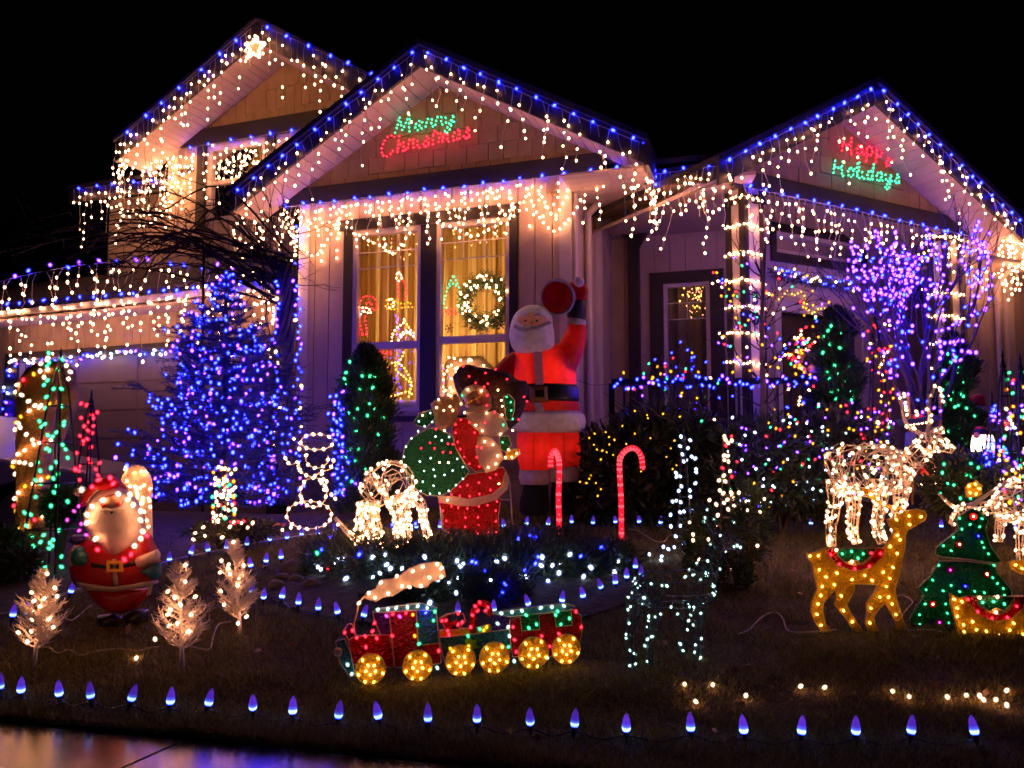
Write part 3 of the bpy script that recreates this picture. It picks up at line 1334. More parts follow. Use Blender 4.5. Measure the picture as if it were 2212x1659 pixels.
zn = PLC.sz(1638, 660, 0.05)[1]
digit('3', nsx, zn, 0.115)
digit('0', nsx, PLC.sz(1638, 703, 0.05)[1], 0.115)

# entry wall with door, transom and boards standing in for a reflecting storm glass
ce = crop(2050, 640, 510, 1410)
dl, dr_ = PLE.sz(*ce(395, 700))[0], PLE.sz(*ce(1090, 1000))[0]
dtop = PLE.sz(*ce(750, 715))[1]
tt = PLE.sz(*ce(700, 40))[1]
tb = PLE.sz(*ce(700, 330))[1]
tr0, tr1 = dl - 0.02, PLE.sz(*ce(1110, 200))[0]
wall(PLE, 0.70, 6.6, 0.3, zC + 0.75, [(dl + 0.06, dr_ - 0.02, 0.5, dtop + 0.02), (tr0 + 0.05, tr1 - 0.05, tb + 0.03, tt - 0.03)])
mb = MB()
mb.pbox(PLE, dl, dr_ + 0.09, dtop + 0.002, dtop + 0.10, 0.02, 0.045)
mb.pbox(PLE, dr_, dr_ + 0.09, 0.52, dtop, 0.02, 0.045)
mb.pbox(PLE, dl, dl + 0.08, 0.52, dtop, 0.02, 0.045)
mb.build('door_frame', WHITETRIM, house)
DOORM = mat('dark_door_paint', (0.05, 0.035, 0.028), 0.35, 0.25, 6)
dm = (dl + 0.085 + dr_) / 2
for a, b in ((dl + 0.09, dm - 0.004), (dm + 0.004, dr_ - 0.005)):
    do = MB().pbox(PLE, a, b, 0.53, dtop - 0.01, -0.09, -0.05).build('door', DOORM, house)
    for za, zb in ((0.62, 1.1), (1.2, 2.1)):
        MB().pbox(PLE, a + 0.09, b - 0.09, za, min(zb, dtop - 0.12), -0.049, -0.036).build('door_panel', DOORM, do)
    hp = PLE.p(a + 0.06 if a > dl + .2 else b - 0.06, 1.35, -0.02)
    MB().ball(hp, 0.025, n=8, m=6).build('handle', mat('brass_knob', (0.5, 0.35, 0.12), 0.3, 0.1, metal=1.0), do, True)
# transom: dark frame, white bars, dark panes
mb = MB()
mb.pbox(PLE, tr0, tr1, tt - 0.075, tt, 0.02, 0.05)
mb.pbox(PLE, tr0, tr1, tb, tb + 0.085, 0.02, 0.05)
mb.pbox(PLE, tr1 - 0.075, tr1 - 0.001, tb + 0.086, tt - 0.076, 0.02, 0.05)
mb.pbox(PLE, tr0 + 0.001, tr0 + 0.06, tb + 0.086, tt - 0.076, 0.02, 0.05)
tr = mb.build('transom', DARKTRIM, house)
MB().pbox(PLE, tr0 + 0.061, tr1 - 0.076, tt - 0.115, tt - 0.078, -0.03, 0.03).build('transom_bar', WHITETRIM, tr)
MB().pbox(PLE, tr0 + 0.061, tr1 - 0.076, tb + 0.088, tb + 0.125, -0.03, 0.03).build('transom_bar', WHITETRIM, tr)
MB().pbox(PLE, tr0 + 0.061, tr1 - 0.076, tb + 0.126, tt - 0.116, -0.02, -0.015).build('pane', GLASS, tr)
MB().pbox(PLE, tr0, tr1, tb, tt, -0.5, -0.45).build('room', mat('dim_hall', (0.10, 0.08, 0.07), 0.9, 0.1), tr)
lz0, lz1 = dtop + 0.10, dtop + 0.34  # boards stand in for the lines reflected in a storm glass
k = 0
z = lz0 + 0.004
while z < lz1:
    MB().pbox(PLE, dl + 0.03, dr_ + 0.03, z, z + 0.045, 0.02, 0.036).build('lap_board', WHITE_SIDING, house)
    z += 0.05
MB().pbox(PLE, dl + 0.01, dr_ + 0.05, lz1 + 0.012, lz1 + 0.075, 0.02, 0.05).build('trim_board', WHITETRIM, house)
# wall right of the porch, nearly flush with the columns
wall(PLC, cr + 0.30, cr + 3.4, 0.3, zC + 0.35, (), 0.145)
# corner boards and downspout on the right wall
cs_ = PLC.sz(2165, 700)[0]
MB().pbox(PLC, cs_, cs_ + 0.11, 0.3, zC, 0.018, 0.05).build('corner_board', WHITETRIM, house)
mb = MB()
sd_ = PLC.sz(2140, 640)[0]
mb.tube([PLC.p(sd_ + 0.1, zC - 0.02, 0.30), PLC.p(sd_ + 0.05, zC - 0.25, 0.2), PLC.p(sd_, zC - 0.5, 0.06), PLC.p(sd_, 0.6, 0.06)], 0.03, 8)
mb.build('downspout', MATS['cream_downspout'], house, True)

# ---- upper storey gable at the back left
gable(PLA, (555, 45), (250, 305), (1000, 268), 0.7, 0.30, 6.0,
      [(310, 318), (560, 78), (930, 228)], 0.30)
strip('beam', PLA, (325, 297), (860, 208), (860, 246), (300, 333), 0.0, 0.08, DARKTRIM)
zA = PLA.sz(600, 285)[1]
aL = PLA.sz(372, 340)[0]
aR = PLA.sz(640, 300)[0]
w0 = PLA.sz(450, 380)[0]
w1 = PLA.sz(575, 380)[0]
wtop = PLA.sz(500, 312)[1]
wbot = PLA.sz(480, 478)[1]
wall(PLA, aL, aR + 1.8, 2.2, zA + 0.02, [(w0, w1, wbot, wtop)], 0.30)
window(PLA, w0, w1, wbot, wtop, PLA.sz(490, 392)[1], None, fr=0.07)
for s in (w0 - 0.17, w1 + 0.01):
    MB().pbox(PLA, s, s + 0.155, wbot - 0.1, wtop + 0.1, 0.02, 0.06).build('shutter', DARKTRIM, house)
MB().pbox(PLA, aL - 0.02, aL + 0.16, 2.2, zA, 0.02, 0.05).build('corner_board', WHITE_SIDING, house)
mb = MB()
mb.pbox(PLA, w0 - 0.1, w1 + 0.1, wbot - 0.1, wtop + 0.1, -1.2, -1.15)
mb.pbox(PLA, w0 - 0.15, w0 - 0.1, wbot - 0.1, wtop + 0.1, -1.15, -0.13)
mb.pbox(PLA, w1 + 0.1, w1 + 0.15, wbot - 0.1, wtop + 0.1, -1.15, -0.13)
mb.pbox(PLA, w0 - 0.1, w1 + 0.1, wtop + 0.1, wtop + 0.15, -1.15, -0.13)
mb.pbox(PLA, w0 - 0.1, w1 + 0.1, wbot - 0.15, wbot - 0.1, -1.15, -0.13)
mb.build('room', ROOMW, house)
REDC = film('red_curtain', (0.75, 0.02, 0.012), 0.75, 0.0, 0.8)
rc_ = curtain(PLA, w0 + 0.02, (w0 + w1) / 2 + 0.25, wbot, PLA.sz(490, 392)[1] - 0.04, -0.3, REDC, 0.03, 0.2)
tag(rc_, 'bright red cloth hanging in the lower half of the upstairs window', 'curtain')
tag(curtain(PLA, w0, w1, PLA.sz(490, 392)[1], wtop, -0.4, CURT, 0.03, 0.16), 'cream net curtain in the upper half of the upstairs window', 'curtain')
lz = PLA.p((w0 + w1) / 2, wbot + 0.02, -0.8)
lamp2 = thing('bedside_lamp', 'lit lamp in the upstairs window behind the red curtain', 'lamp', lz)
mb = MB().lathe([(0.1, 0), (0.1, 0.02), (0.015, 0.03), (0.015, 0.3)], lz, 10)
mb.build('stem', BLACKM, lamp2)
MB().ball(lz + Vector((0, 0, 0.42)), 0.12, n=12, m=8).build('bulb', glow('bedside_bulb', (1.0, 0.55, 0.25), 16), lamp2, True)
# low side roof at far left with its wall
PLA2 = PL(PLA.p(0, 0).x - PLA.n.x * 0.5, PLA.p(0, 0).y - PLA.n.y * 0.5, -20)
e0, e1 = PLA2.sz(150, 412, 0.5), PLA2.sz(420, 383, 0.5)
mb = MB().poly(PLA2, [(e0[0], e0[1] - 0.2), (e1[0], e0[1] - 0.2), (e1[0], e0[1]), (e0[0], e0[1])], 0.45, 0.5)
mb.build('fascia', DARKTRIM, house)
mb = MB()
mb.prism([PLA2.p(e0[0], e0[1] + 0.003, 0.55), PLA2.p(e1[0], e0[1] + 0.003, 0.55), PLA2.p(e1[0], e0[1] + 1.0, -1.5), PLA2.p(e0[0], e0[1] + 1.0, -1.5)], (0, 0, 0.06))
mb.build('side_roof', ROOFM, house)
wall(PLA2, PLA2.sz(238, 450)[0], PLA2.sz(420, 450)[0], 2.0, e0[1] - 0.05, (), 0.30)

# ---- garage
g0 = PLG.sz(-160, 700)[0]
g1s = PLG.sz(640, 700)[0]
hz = PLG.sz(200, 760)[1]
ez2 = PLG.sz(300, 660, 0.4)[1]
d0s, d1s = PLG.sz(40, 900)[0], PLG.sz(585, 900)[0]
wall(PLG, g0, g1s, -0.1, ez2 + 0.1, [(d0s, d1s, -0.2, hz - 0.05)], 0.155)
mb = MB()
mb.pbox(PLG, d0s - 0.28, d1s + 0.28, hz - 0.045, hz + 0.05, 0.02, 0.05)
mb.pbox(PLG, d0s - 0.28, d0s - 0.002, -0.1, hz - 0.047, 0.02, 0.05)
mb.pbox(PLG, d1s + 0.002, d1s + 0.28, -0.1, hz - 0.047, 0.02, 0.05)
mb.build('garage_trim', DARKTRIM, house)
GD = mat('garage_door_paint', (0.19, 0.15, 0.16), 0.5, 0.05)
gd = MB().pbox(PLG, d0s, d1s, -0.1, hz - 0.05, -0.11, -0.07).build('garage_door', GD, house)
rows, cols = 6, 4
for i in range(rows):
    for j in range(cols):
        sw = (d1s - d0s) / cols
        zh = (hz + 0.05) / rows
        a, c = d0s + j * sw, -0.1 + i * zh
        MB().pbox(PLG, a + 0.03, a + sw - 0.03, c + 0.012, c + zh - 0.012, -0.069, -0.060).build('door_panel', GD, gd)
mb = MB()
mb.pbox(PLG, g0, g1s, ez2 + 0.02, ez2 + 0.10, 0.37, 0.47)
mb.build('gutter', mat('white_gutter', (0.55, 0.5, 0.5), 0.4, 0.05), house)
MB().pbox(PLG, g0, g1s, ez2 - 0.03, ez2 - 0.01, 0.02, 0.46).build('soffit', SOFFIT, house)
mb = MB()
mb.prism([PLG.p(g0, ez2 + 0.11, 0.5), PLG.p(g1s, ez2 + 0.11, 0.5), PLG.p(g1s, ez2 + 1.0, -1.6), PLG.p(g0, ez2 + 1.0, -1.6)], (0, 0, 0.06))
mb.build('garage_roof', ROOFM, house)

# ---- neighbour's house far left with one lit window
nh = at(50, 900, 24)
nb_ = thing('neighbour_house', 'dark neighbouring house at far left with one small lit window', 'house', (nh.x, 24, -0.2))
DARKW = mat('dark_neighbour_wall', (0.05, 0.04, 0.04), 0.9, 0.2)
mb = MB()
mb.box((nh.x - 1.5, 26.2, 2.9), 7.0, 4.0, 6.2)
mb.build('wall', DARKW, nb_)
mb = MB()
mb.prism([(nh.x - 5.4, 23.9, 6.0), (nh.x + 2.4, 23.9, 6.0), (nh.x - 1.5, 23.9, 8.2)], (0, 4.6, 0))
mb.build('roof', ROOFM, nb_)
wa, wb = at(37, 507, 24.15), at(72, 553, 24.15)
mb = MB()
mb.box(((wa.x + wb.x) / 2, 24.15, (wa.z + wb.z) / 2), wb.x - wa.x, 0.06, wa.z - wb.z)
w_ = mb.build('window', glow('neighbour_window_light', (1.0, 0.55, 0.12), 0.75), nb_)
wr_ = MB()
wr_.box(((wa.x + wb.x) / 2, 24.1, (wa.z + wb.z) / 2 + 0.1), wb.x - wa.x + .1, 0.05, 0.06)
wr_.box(((wa.x + wb.x) / 2, 24.1, wb.z), wb.x - wa.x + .16, 0.05, 0.07)
wr_.build('frame', DARKW, w_)

# ================================================================== LIGHTS ON THE HOUSE


def onpath(pl, px, d):
    return [pl.on(u, v, d) for u, v in px]


def eave_string(name, label, pl, px, d, spacing=0.17, drop=None, isp=0.10, bs=0.08, keep=0.8, r=0.0074, r9=0.0128, zmul=1.0, blue=True, sway=0.02):
    ls = LS(name, label, 'light string')
    path = onpath(pl, px, d)
    icicle(ls, path, pl.n, isp, drop or (0.14, 0.30, 0.20, 0.36, 0.10), bs, r, keep, 'warm', sway, zmul)
    t = ls.build()
    if blue:
        items = [(p + pl.n * 0.01 + Vector((0, 0, random.uniform(-.01, .01))), 'blue', r9 * random.uniform(.9, 1.1)) for p in walk(path, spacing, 0.1)]
        add_bulbs(t, items, True)
    return t


IC = 'icicle_light_string'
eave_string(IC, 'white icicle lights with blue bulbs along the left slope of the merry christmas gable', PLB, [(500, 424), (903, 106)], 0.47, 0.17, isp=0.085, bs=0.085, keep=0.72, drop=(0.10, 0.42, 0.22, 0.16, 0.50, 0.30), sway=0.035)
eave_string(IC, 'white icicle lights with blue bulbs along the right slope of the merry christmas gable', PLB, [(908, 106), (1384, 308)], 0.47, 0.17, isp=0.085, bs=0.085, keep=0.72, drop=(0.10, 0.42, 0.22, 0.16, 0.50, 0.30), sway=0.035)
# under the beam of the bay: a dense curtain of lights
eave_string(IC, 'dense curtain of warm icicle lights hanging over the top of the front bay window', PLB, [(600, 448), (1140, 386)], 0.075, 0.17,
            (0.22, 0.36, 0.16, 0.30, 0.26, 0.4), 0.042, 0.058, 0.7, 0.0074)
eave_string(IC, 'warm icicle lights under the right end of the front bay beam', PLB, [(1142, 386), (1335, 362)], 0.075, 0.20,
            (0.12, 0.3, 0.4, 0.3, 0.12), 0.065, 0.06, 0.7, 0.0074)
# swags below the curtain, bulb by bulb
ls = LS('swag_light_string', 'warm light swags drooping in pointed loops below the front bay eave', wm=WIRE_W)
for px in ([(1136, 400), (1150, 440), (1165, 470), (1196, 500), (1225, 478), (1245, 450), (1258, 420)],
           [(1160, 405), (1178, 440), (1196, 468), (1212, 445), (1228, 415)],
           [(1055, 400), (1075, 440), (1098, 470), (1110, 440)],
           [(940, 480), (975, 490), (1010, 506), (1023, 512), (1048, 500), (1075, 486), (1092, 476)],
           [(770, 505), (800, 522), (828, 534), (850, 548), (872, 520), (888, 500)],
           [(600, 470), (640, 520), (672, 552), (690, 545), (712, 510), (735, 480)]):
    pts = spline([PLB.on(u, v, 0.075) for u, v in px], 5)
    ls.wire(pts)
    for p in walk(pts, 0.055, 0.15):
        ls.bulb(p, 'warm', 0.0078)
ls.build()
# left end of the bay, hanging over the vine
lp_ = [PLB.on(u, v, 0.30) for u, v in ((500, 470), (560, 465), (640, 470))]
ls = LS(IC, 'tangle of warm icicle lights at the left bay corner above the twisted vine')
icicle(ls, lp_, PLB.n, 0.05, (0.3, 0.5, 0.62, 0.45, 0.7), 0.07, 0.0078, 0.85, 'warm', 0.03)
for p in walk([PLB.on(640, 480, 0.06), PLB.on(632, 700, 0.06)], 0.11, .3):
    ls.bulb(p, random.choice(('blue', 'warm', 'blue')), 0.012)
ls.build()
# porch eave
eave_string(IC, 'white icicle lights with blue bulbs on the short porch eave between two gables', PLP, [(1408, 376), (1585, 352)], 0.02, 0.17,
            (0.26, 0.42, 0.3, 0.5, 0.34), 0.04, 0.064, 0.8, sway=0.035)
ls = LS(IC, 'warm icicle lights round the soffit corner to the right of the front bay')
icicle(ls, [PLB.on(1335, 360, 0.42), PLB.on(1385, 352, 0.42), PLP.on(1415, 398, 0.0)], PLB.n, 0.06, (0.2, 0.34, 0.42, 0.26), 0.07, 0.0078, 0.85, 'warm', 0.03)
for p in walk([PLB.on(1388, 306, 0.46), PLP.on(1414, 372, 0.03), PLP.on(1416, 400, .02)], 0.05, 0.2):
    ls.bulb(p, 'blue', 0.012)
ls.build()
# portico
eave_string(IC, 'white icicle lights with big blue bulbs along the left slope of the happy holidays gable', PLC, [(1556, 352), (1891, 190)], 0.44, 0.17, isp=0.085, bs=0.085, keep=0.72, drop=(0.10, 0.42, 0.22, 0.16, 0.50, 0.30), sway=0.035)
eave_string(IC, 'white icicle lights with big blue bulbs along the right slope of the happy holidays gable', PLC, [(1896, 190), (2250, 525)], 0.44, 0.15, isp=0.075, bs=0.08, keep=0.72, drop=(0.10, 0.42, 0.22, 0.16, 0.46, 0.30), sway=0.035)
eave_string(IC, 'white icicle lights with blue bulbs hanging from the beam over the porch entrance', PLC, [(1600, 400), (2170, 525)], 0.07, 0.172,
            (0.2, 0.34, 0.44, 0.26, 0.38), 0.066, 0.075, 0.8, sway=0.03)
ls = LS(IC, 'bunched warm icicle lights at the right corner of the happy holidays gable')
icicle(ls, [PLC.on(2160, 505, 0.30), PLC.on(2240, 528, 0.35)], PLC.n, 0.03, (0.3, 0.42, 0.5, 0.36), 0.055, 0.0085, 0.8, 'warm', 0.025)
ls.build()
# wound round the porch columns
for which, s, vv in (('left', cl, (432, 492, 552, 610, 668, 726, 790)), ('right', cr, (520, 640, 690, 748, 805, 860))):
    ls = LS('column_light_string', 'warm string of lights wound in rings round the %s porch column' % which, wm=WIRE_W)
    u0 = 1625 if which == 'left' else 2080
    prev = None
    for v in vv:
        z = PLC.sz(u0, v, 0.07)[1]
        a, b = PLC.p(s - 0.02, z + 0.02, 0.075), PLC.p(s + 0.20, z, 0.075)
        c, e = PLC.p(s - 0.02, z + 0.04, -0.16), PLC.p(s + .2, z - 0.03, -0.16)
        ls.wire([c, a, b, e])
        for p in walk([c, a, b], 0.034, 0.35):
            ls.bulb(p + Vector((0, 0, random.uniform(-.012, .012))), 'warm', 0.0068)
    ls.build()
# upper gable, far away: larger spacing in metres
far = dict(spacing=0.36, isp=0.13, bs=0.13, keep=0.75, r=0.0128, r9=0.021)
eave_string(IC, 'white icicle lights with blue bulbs along the left slope of the tall back gable', PLA, [(255, 303), (553, 52)], 0.74, drop=(0.3, 0.55, 0.4, 0.66, 0.2), **{**far, 'isp': 0.11})
eave_string(IC, 'white icicle lights with blue bulbs along the right slope of the tall back gable', PLA, [(560, 52), (820, 168)], 0.74, drop=(0.3, 0.6, 0.4, 0.75, 0.2), **far)
eave_string(IC, 'dense warm icicle lights with blue bulbs hanging under the beam of the tall back gable', PLA, [(305, 336), (665, 276)], 0.1, drop=(0.55, 0.8, 0.4, 0.7, 0.6), **{**far, 'isp': 0.11, 'bs': 0.13, 'r': 0.0118})
ls = LS(IC, 'knot of warm icicle lights at the left foot of the tall back gable')
icicle(ls, [PLA.on(248, 310, 0.74), PLA.on(262, 320, 0.5), PLA.on(330, 335, 0.2), PLA.on(395, 340, 0.15)], PLA.n, 0.06, (0.5, 0.8, 0.6, 1.0), 0.12, 0.0128, 0.8, 'warm', 0.05)
ls.build()
ls = LS('swag_light_string', 'warm pointed light swags across the upstairs window')
for px in ([(372, 330), (392, 380), (420, 330)], [(455, 330), (490, 375), (520, 392), (555, 355), (580, 310)], [(455, 310), (510, 360), (560, 300)], [(480, 320), (525, 350), (548, 300)], [(590, 330), (605, 360), (620, 300)]):
    pts = spline([PLA.on(u, v, 0.12) for u, v in px], 6)
    ls.wire(pts)
    for p in walk(pts, 0.17, .2):
        ls.bulb(p, 'warm', 0.0125)
ls.build()
eave_string(IC, 'white icicle lights with blue bulbs along the low side eave at far left', PLA2, [(152, 408), (388, 384)], 0.53, drop=(0.2, 0.5, 0.7, 0.4, 0.6), **far)
# garage
eave_string(IC, 'white icicle lights with blue bulbs along the garage gutter', PLG, [(-20, 660), (600, 606)], 0.49, drop=(0.35, 0.62, 0.45, 0.75, 0.3), **{**far, 'isp': 0.10, 'bs': 0.11, 'spacing': 0.24})
gp = [at(u, v, 9.4) for u, v in ((-20, 612), (60, 592), (150, 575), (230, 566), (300, 562), (380, 570), (450, 578), (540, 590), (600, 596))]
ls = LS(IC, 'white icicle lights with blue bulbs draped through the bare vine above the garage')
icicle(ls, gp, PLG.n, 0.10, (0.2, 0.36, 0.28, 0.42), 0.11, 0.0118, 0.75, 'warm', 0.05)
t = ls.build()
add_bulbs(t, [(p + Vector((0, -.03, random.uniform(-.03, .05))), random.choice(('blue', 'violet')), 0.02) for p in walk(gp, 0.2, .3)], True)
ls = LS('garage_door_light_string', 'blue and white lights outlining the garage door', wm=WIRE_G)
gpx = [PLG.on(14, 985, 0.08), PLG.on(12, 800, 0.08), PLG.on(20, 785, 0.08), PLG.on(200, 772, 0.08), PLG.on(390, 756, 0.08)]
ls.wire(gpx)
for i, p in enumerate(walk(gpx, 0.075, .3)):
    ls.bulb(p + Vector((random.uniform(-.05, .05), 0, random.uniform(-.05, .05))), random.choice(('blue', 'blue', 'cool', 'warm', 'violet')), 0.017)
ls.build(True)

# ---- star on the back gable
sp = PLA.on(553, 105, 0.85)
st = thing('lit_star', 'glowing five-pointed star of white lights at the peak of the back gable', 'star', sp)
pts = []
for k in range(10):
    rr = 0.17 if k % 2 == 0 else 0.075
    a = R(90 + 36 * k - 8)
    pts.append(sp + PLA.r * (rr * math.cos(a)) + Vector((0, 0, rr * math.sin(a))))
MB().tube(pts, 0.008, 4, closed=True).build('frame', WIRE_W, st)
MB().prism([p * 0.6 + sp * 0.4 for p in pts], PLA.n * 0.02).build('star_panel', film('star_film', (0.8, 0.6, 0.3)), st)
add_bulbs(st, [(p + PLA.n * 0.03, 'warm', 0.018) for p in walk(pts + pts[:1], 0.055)], True)

# ---- scripted light signs: strokes on a unit grid (x right, y up)
GLY = {
    'M': (1.25, [[(0.0, 0.0), (0.15, 0.55), (0.2, 1.0), (0.45, 0.3), (0.55, 0.25), (0.85, 1.0), (0.9, 0.5), (1.0, 0.0), (1.15, 0.08)]]),
    'C': (1.15, [[(0.95, 0.8), (0.75, 1.02), (0.4, 0.98), (0.12, 0.65), (0.08, 0.25), (0.3, -0.06), (0.65, -0.08), (0.95, 0.2)]]),
    'H': (1.1, [[(0.1, 0.0), (0.12, 0.55), (0.2, 1.0)], [(0.75, 1.0), (0.72, 0.5), (0.75, 0.0), (0.95, 0.06)], [(0.08, 0.5), (0.4, 0.45), (0.75, 0.55)]]),
    'e': (0.7, [[(0.0, 0.18), (0.3, 0.24), (0.5, 0.42), (0.35, 0.56), (0.12, 0.42), (0.1, 0.15), (0.3, 0.0), (0.6, 0.12)]]),
    'r': (0.62, [[(0.05, 0.0), (0.12, 0.5), (0.22, 0.58), (0.42, 0.5), (0.42, 0.15), (0.6, 0.05)]]),
    'y': (0.75, [[(0.05, 0.55), (0.12, 0.15), (0.35, 0.08), (0.55, 0.55), (0.5, 0.0), (0.35, -0.42), (0.1, -0.4), (0.3, -0.1), (0.7, 0.15)]]),
    'h': (0.75, [[(0.1, 1.0), (0.08, 0.5), (0.08, 0.0), (0.2, 0.4), (0.4, 0.52), (0.5, 0.35), (0.5, 0.0), (0.7, 0.08)]]),
    'i': (0.42, [[(0.08, 0.5), (0.1, 0.12), (0.22, 0.0), (0.4, 0.08)], [(0.1, 0.75), (0.12, 0.78)]]),
    's': (0.6, [[(0.05, 0.05), (0.25, 0.3), (0.32, 0.58), (0.45, 0.3), (0.4, 0.05), (0.15, 0.0), (0.55, 0.08)]]),
    't': (0.5, [[(0.2, 0.85), (0.15, 0.4), (0.18, 0.05), (0.4, 0.05)], [(0.0, 0.58), (0.42, 0.62)]]),
    'm': (0.95, [[(0.05, 0.0), (0.1, 0.5), (0.2, 0.52), (0.32, 0.4), (0.32, 0.0), (0.42, 0.45), (0.55, 0.52), (0.65, 0.35), (0.65, 0.02), (0.9, 0.08)]]),
    'a': (0.72, [[(0.5, 0.5), (0.25, 0.55), (0.08, 0.3), (0.15, 0.02), (0.4, 0.08), (0.5, 0.5), (0.5, 0.1), (0.7, 0.05)]]),
    'p': (0.72, [[(0.08, 0.55), (0.08, 0.0), (0.08, -0.42), (0.1, 0.35), (0.3, 0.55), (0.5, 0.4), (0.45, 0.1), (0.2, 0.05)]]),
    'o': (0.68, [[(0.3, 0.55), (0.1, 0.4), (0.1, 0.12), (0.3, 0.0), (0.5, 0.15), (0.48, 0.42), (0.3, 0.55), (0.65, 0.5)]]),
    'l': (0.42, [[(0.1, 0.1), (0.25, 0.6), (0.22, 1.0), (0.1, 0.8), (0.12, 0.15), (0.25, 0.0), (0.4, 0.08)]]),
    'd': (0.75, [[(0.5, 0.5), (0.25, 0.55), (0.08, 0.3), (0.15, 0.02), (0.4, 0.08), (0.5, 0.5), (0.55, 1.0), (0.5, 0.1), (0.7, 0.05)]]),
}


def script_word(t, word, pl, a, b, hgt, d, color, wm, step=0.036, r=0.0078):
    """a, b: photo pixels of the start and end of the baseline"""
    A, B = pl.on(*a, d), pl.on(*b, d)
    ax = B - A
    tot = sum(GLY[c][0] for c in word)
    sx = ax.length / tot
    ax = ax.normalized()
    up = Vector((0, 0, 1)) + ax * 0.12
    x = 0
    mb = MB()
    items = []
    for c in word:
        w, strokes = GLY[c]
        for stroke in strokes:
            pts = spline([A + ax * ((x + px) * sx) + up * (py * hgt) for px, py in stroke], 5)
            mb.tube(pts, 0.0035, 4)
            for p in walk(pts, step, 0.1):
                items.append((p + pl.n * 0.012, color, r))
        x += w
    mb.build('lettering_' + word.lower(), wm, t)
    add_bulbs(t, items, True)


REDW = mat('red_tube', (0.35, 0.01, 0.015), 0.35, 0.1)
GREENW = mat('green_tube', (0.01, 0.12, 0.05), 0.35, 0.1)
s1_ = thing('light_up_sign', 'light-up script sign reading Merry in green above Christmas in red', 'sign', PLB.on(915, 345, 0.06))
script_word(s1_, 'Merry', PLB, (853, 292), (985, 268), 0.145, 0.07, 'green', GREENW)
script_word(s1_, 'Christmas', PLB, (822, 338), (1018, 298), 0.155, 0.07, 'red', REDW)
s2_ = thing('light_up_sign', 'light-up script sign reading Happy in red above Holidays in green', 'sign', PLC.on(1865, 400, 0.06))
script_word(s2_, 'Happy', PLC, (1812, 330), (1928, 345), 0.150, 0.07, 'red', REDW)
script_word(s2_, 'Holidays', PLC, (1794, 378), (1942, 398), 0.140, 0.07, 'green', GREENW)

# ---- decorations in the bay window


def outline_light(name, label, cat, strokes, pl, d, cr, step=0.034, r=0.0062, wm=WIRE_W):
    """strokes: (colour, list of photo pixels)"""
    allp = [pl.on(*cr(x, y), d) for c, s in strokes for x, y in s]
    lo = Vector((sum(p.x for p in allp) / len(allp), sum(p.y for p in allp) / len(allp), min(p.z for p in allp)))
    t = thing(name, label, cat, lo)
    mb = MB()
    items = []
    for c, s in strokes:
        pts = spline([pl.on(*cr(x, y), d) for x, y in s], 4)
        mb.tube(pts, 0.003, 4)
        for p in walk(pts, step, 0.1):
            items.append((p + pl.n * 0.008, c, r))
    mb.build('frame', wm, t)
    add_bulbs(t, items, True)
    return t


WD = -0.07
outline_light('window_candy_cane', 'red light-up candy cane with a white bow in the left bay window', 'window light',
              [('red', [(245, 1050), (225, 950), (235, 880), (262, 840)]), ('red', [(280, 1045), (268, 950), (262, 890)]), ('red', [(230, 1050), (282, 1045)]),
               ('red', [(225, 800), (260, 760), (310, 758), (350, 790), (350, 850), (320, 860), (315, 815), (290, 800), (265, 820)]),
               ('warm', [(185, 820), (230, 840), (290, 850), (305, 885), (250, 870)]), ('ice', [(195, 845), (220, 890), (205, 940), (230, 900), (250, 860)])], PLB, WD, cw)
outline_light('window_candle', 'light-up red candle in a yellow holder in the left bay window', 'window light',
              [('red', [(520, 780), (520, 700), (505, 640)]), ('red', [(565, 790), (578, 710), (560, 650), (540, 625)]), ('warm', [(500, 630), (512, 570), (530, 590), (548, 610), (520, 640)]),
               ('yellow', [(415, 800), (440, 775), (490, 785), (490, 820), (430, 815), (425, 850), (500, 855), (560, 840), (625, 840)]), ('yellow', [(500, 800), (560, 815), (605, 800), (610, 840)]), ('warm', [(430, 790), (470, 780), (480, 830), (440, 845)])], PLB, WD, cw)
outline_light('window_bell', 'golden light-up bell with a red bow in the left bay window', 'window light',
              [('warm', [(560, 915), (555, 960), (500, 1000), (470, 1060), (465, 1100)]), ('gold', [(560, 930), (600, 1000), (650, 1050)]), ('warm', [(510, 1100), (560, 1040), (600, 1040), (650, 1075)]), ('warm', [(520, 1060), (575, 1020), (620, 1040)]),
               ('red', [(340, 1210), (370, 1180), (420, 1190), (400, 1225), (350, 1220)]), ('red', [(420, 1185), (470, 1180), (450, 1210)]),
               ('gold', [(560, 1170), (540, 1230), (490, 1300), (560, 1370), (610, 1420), (605, 1480), (590, 1540)]), ('gold', [(350, 1250), (430, 1270), (500, 1260), (560, 1300), (610, 1390), (620, 1460)]), ('gold', [(450, 1520), (520, 1500), (590, 1480), (620, 1500)])], PLB, WD, cw)
outline_light('window_tree', 'green light-up tree outline on a red base in the right bay window', 'window light',
              [('green', [(935, 595), (905, 660), (880, 730), (865, 800), (850, 870)]), ('green', [(935, 595), (960, 650), (985, 720), (985, 800), (1010, 870)]), ('green', [(895, 690), (935, 660), (965, 690)]), ('green', [(870, 850), (900, 830)]), ('green', [(970, 830), (1000, 870)]),
               ('red', [(870, 890), (900, 855), (940, 860), (960, 890), (910, 892), (880, 892)])], PLB, WD, cw)
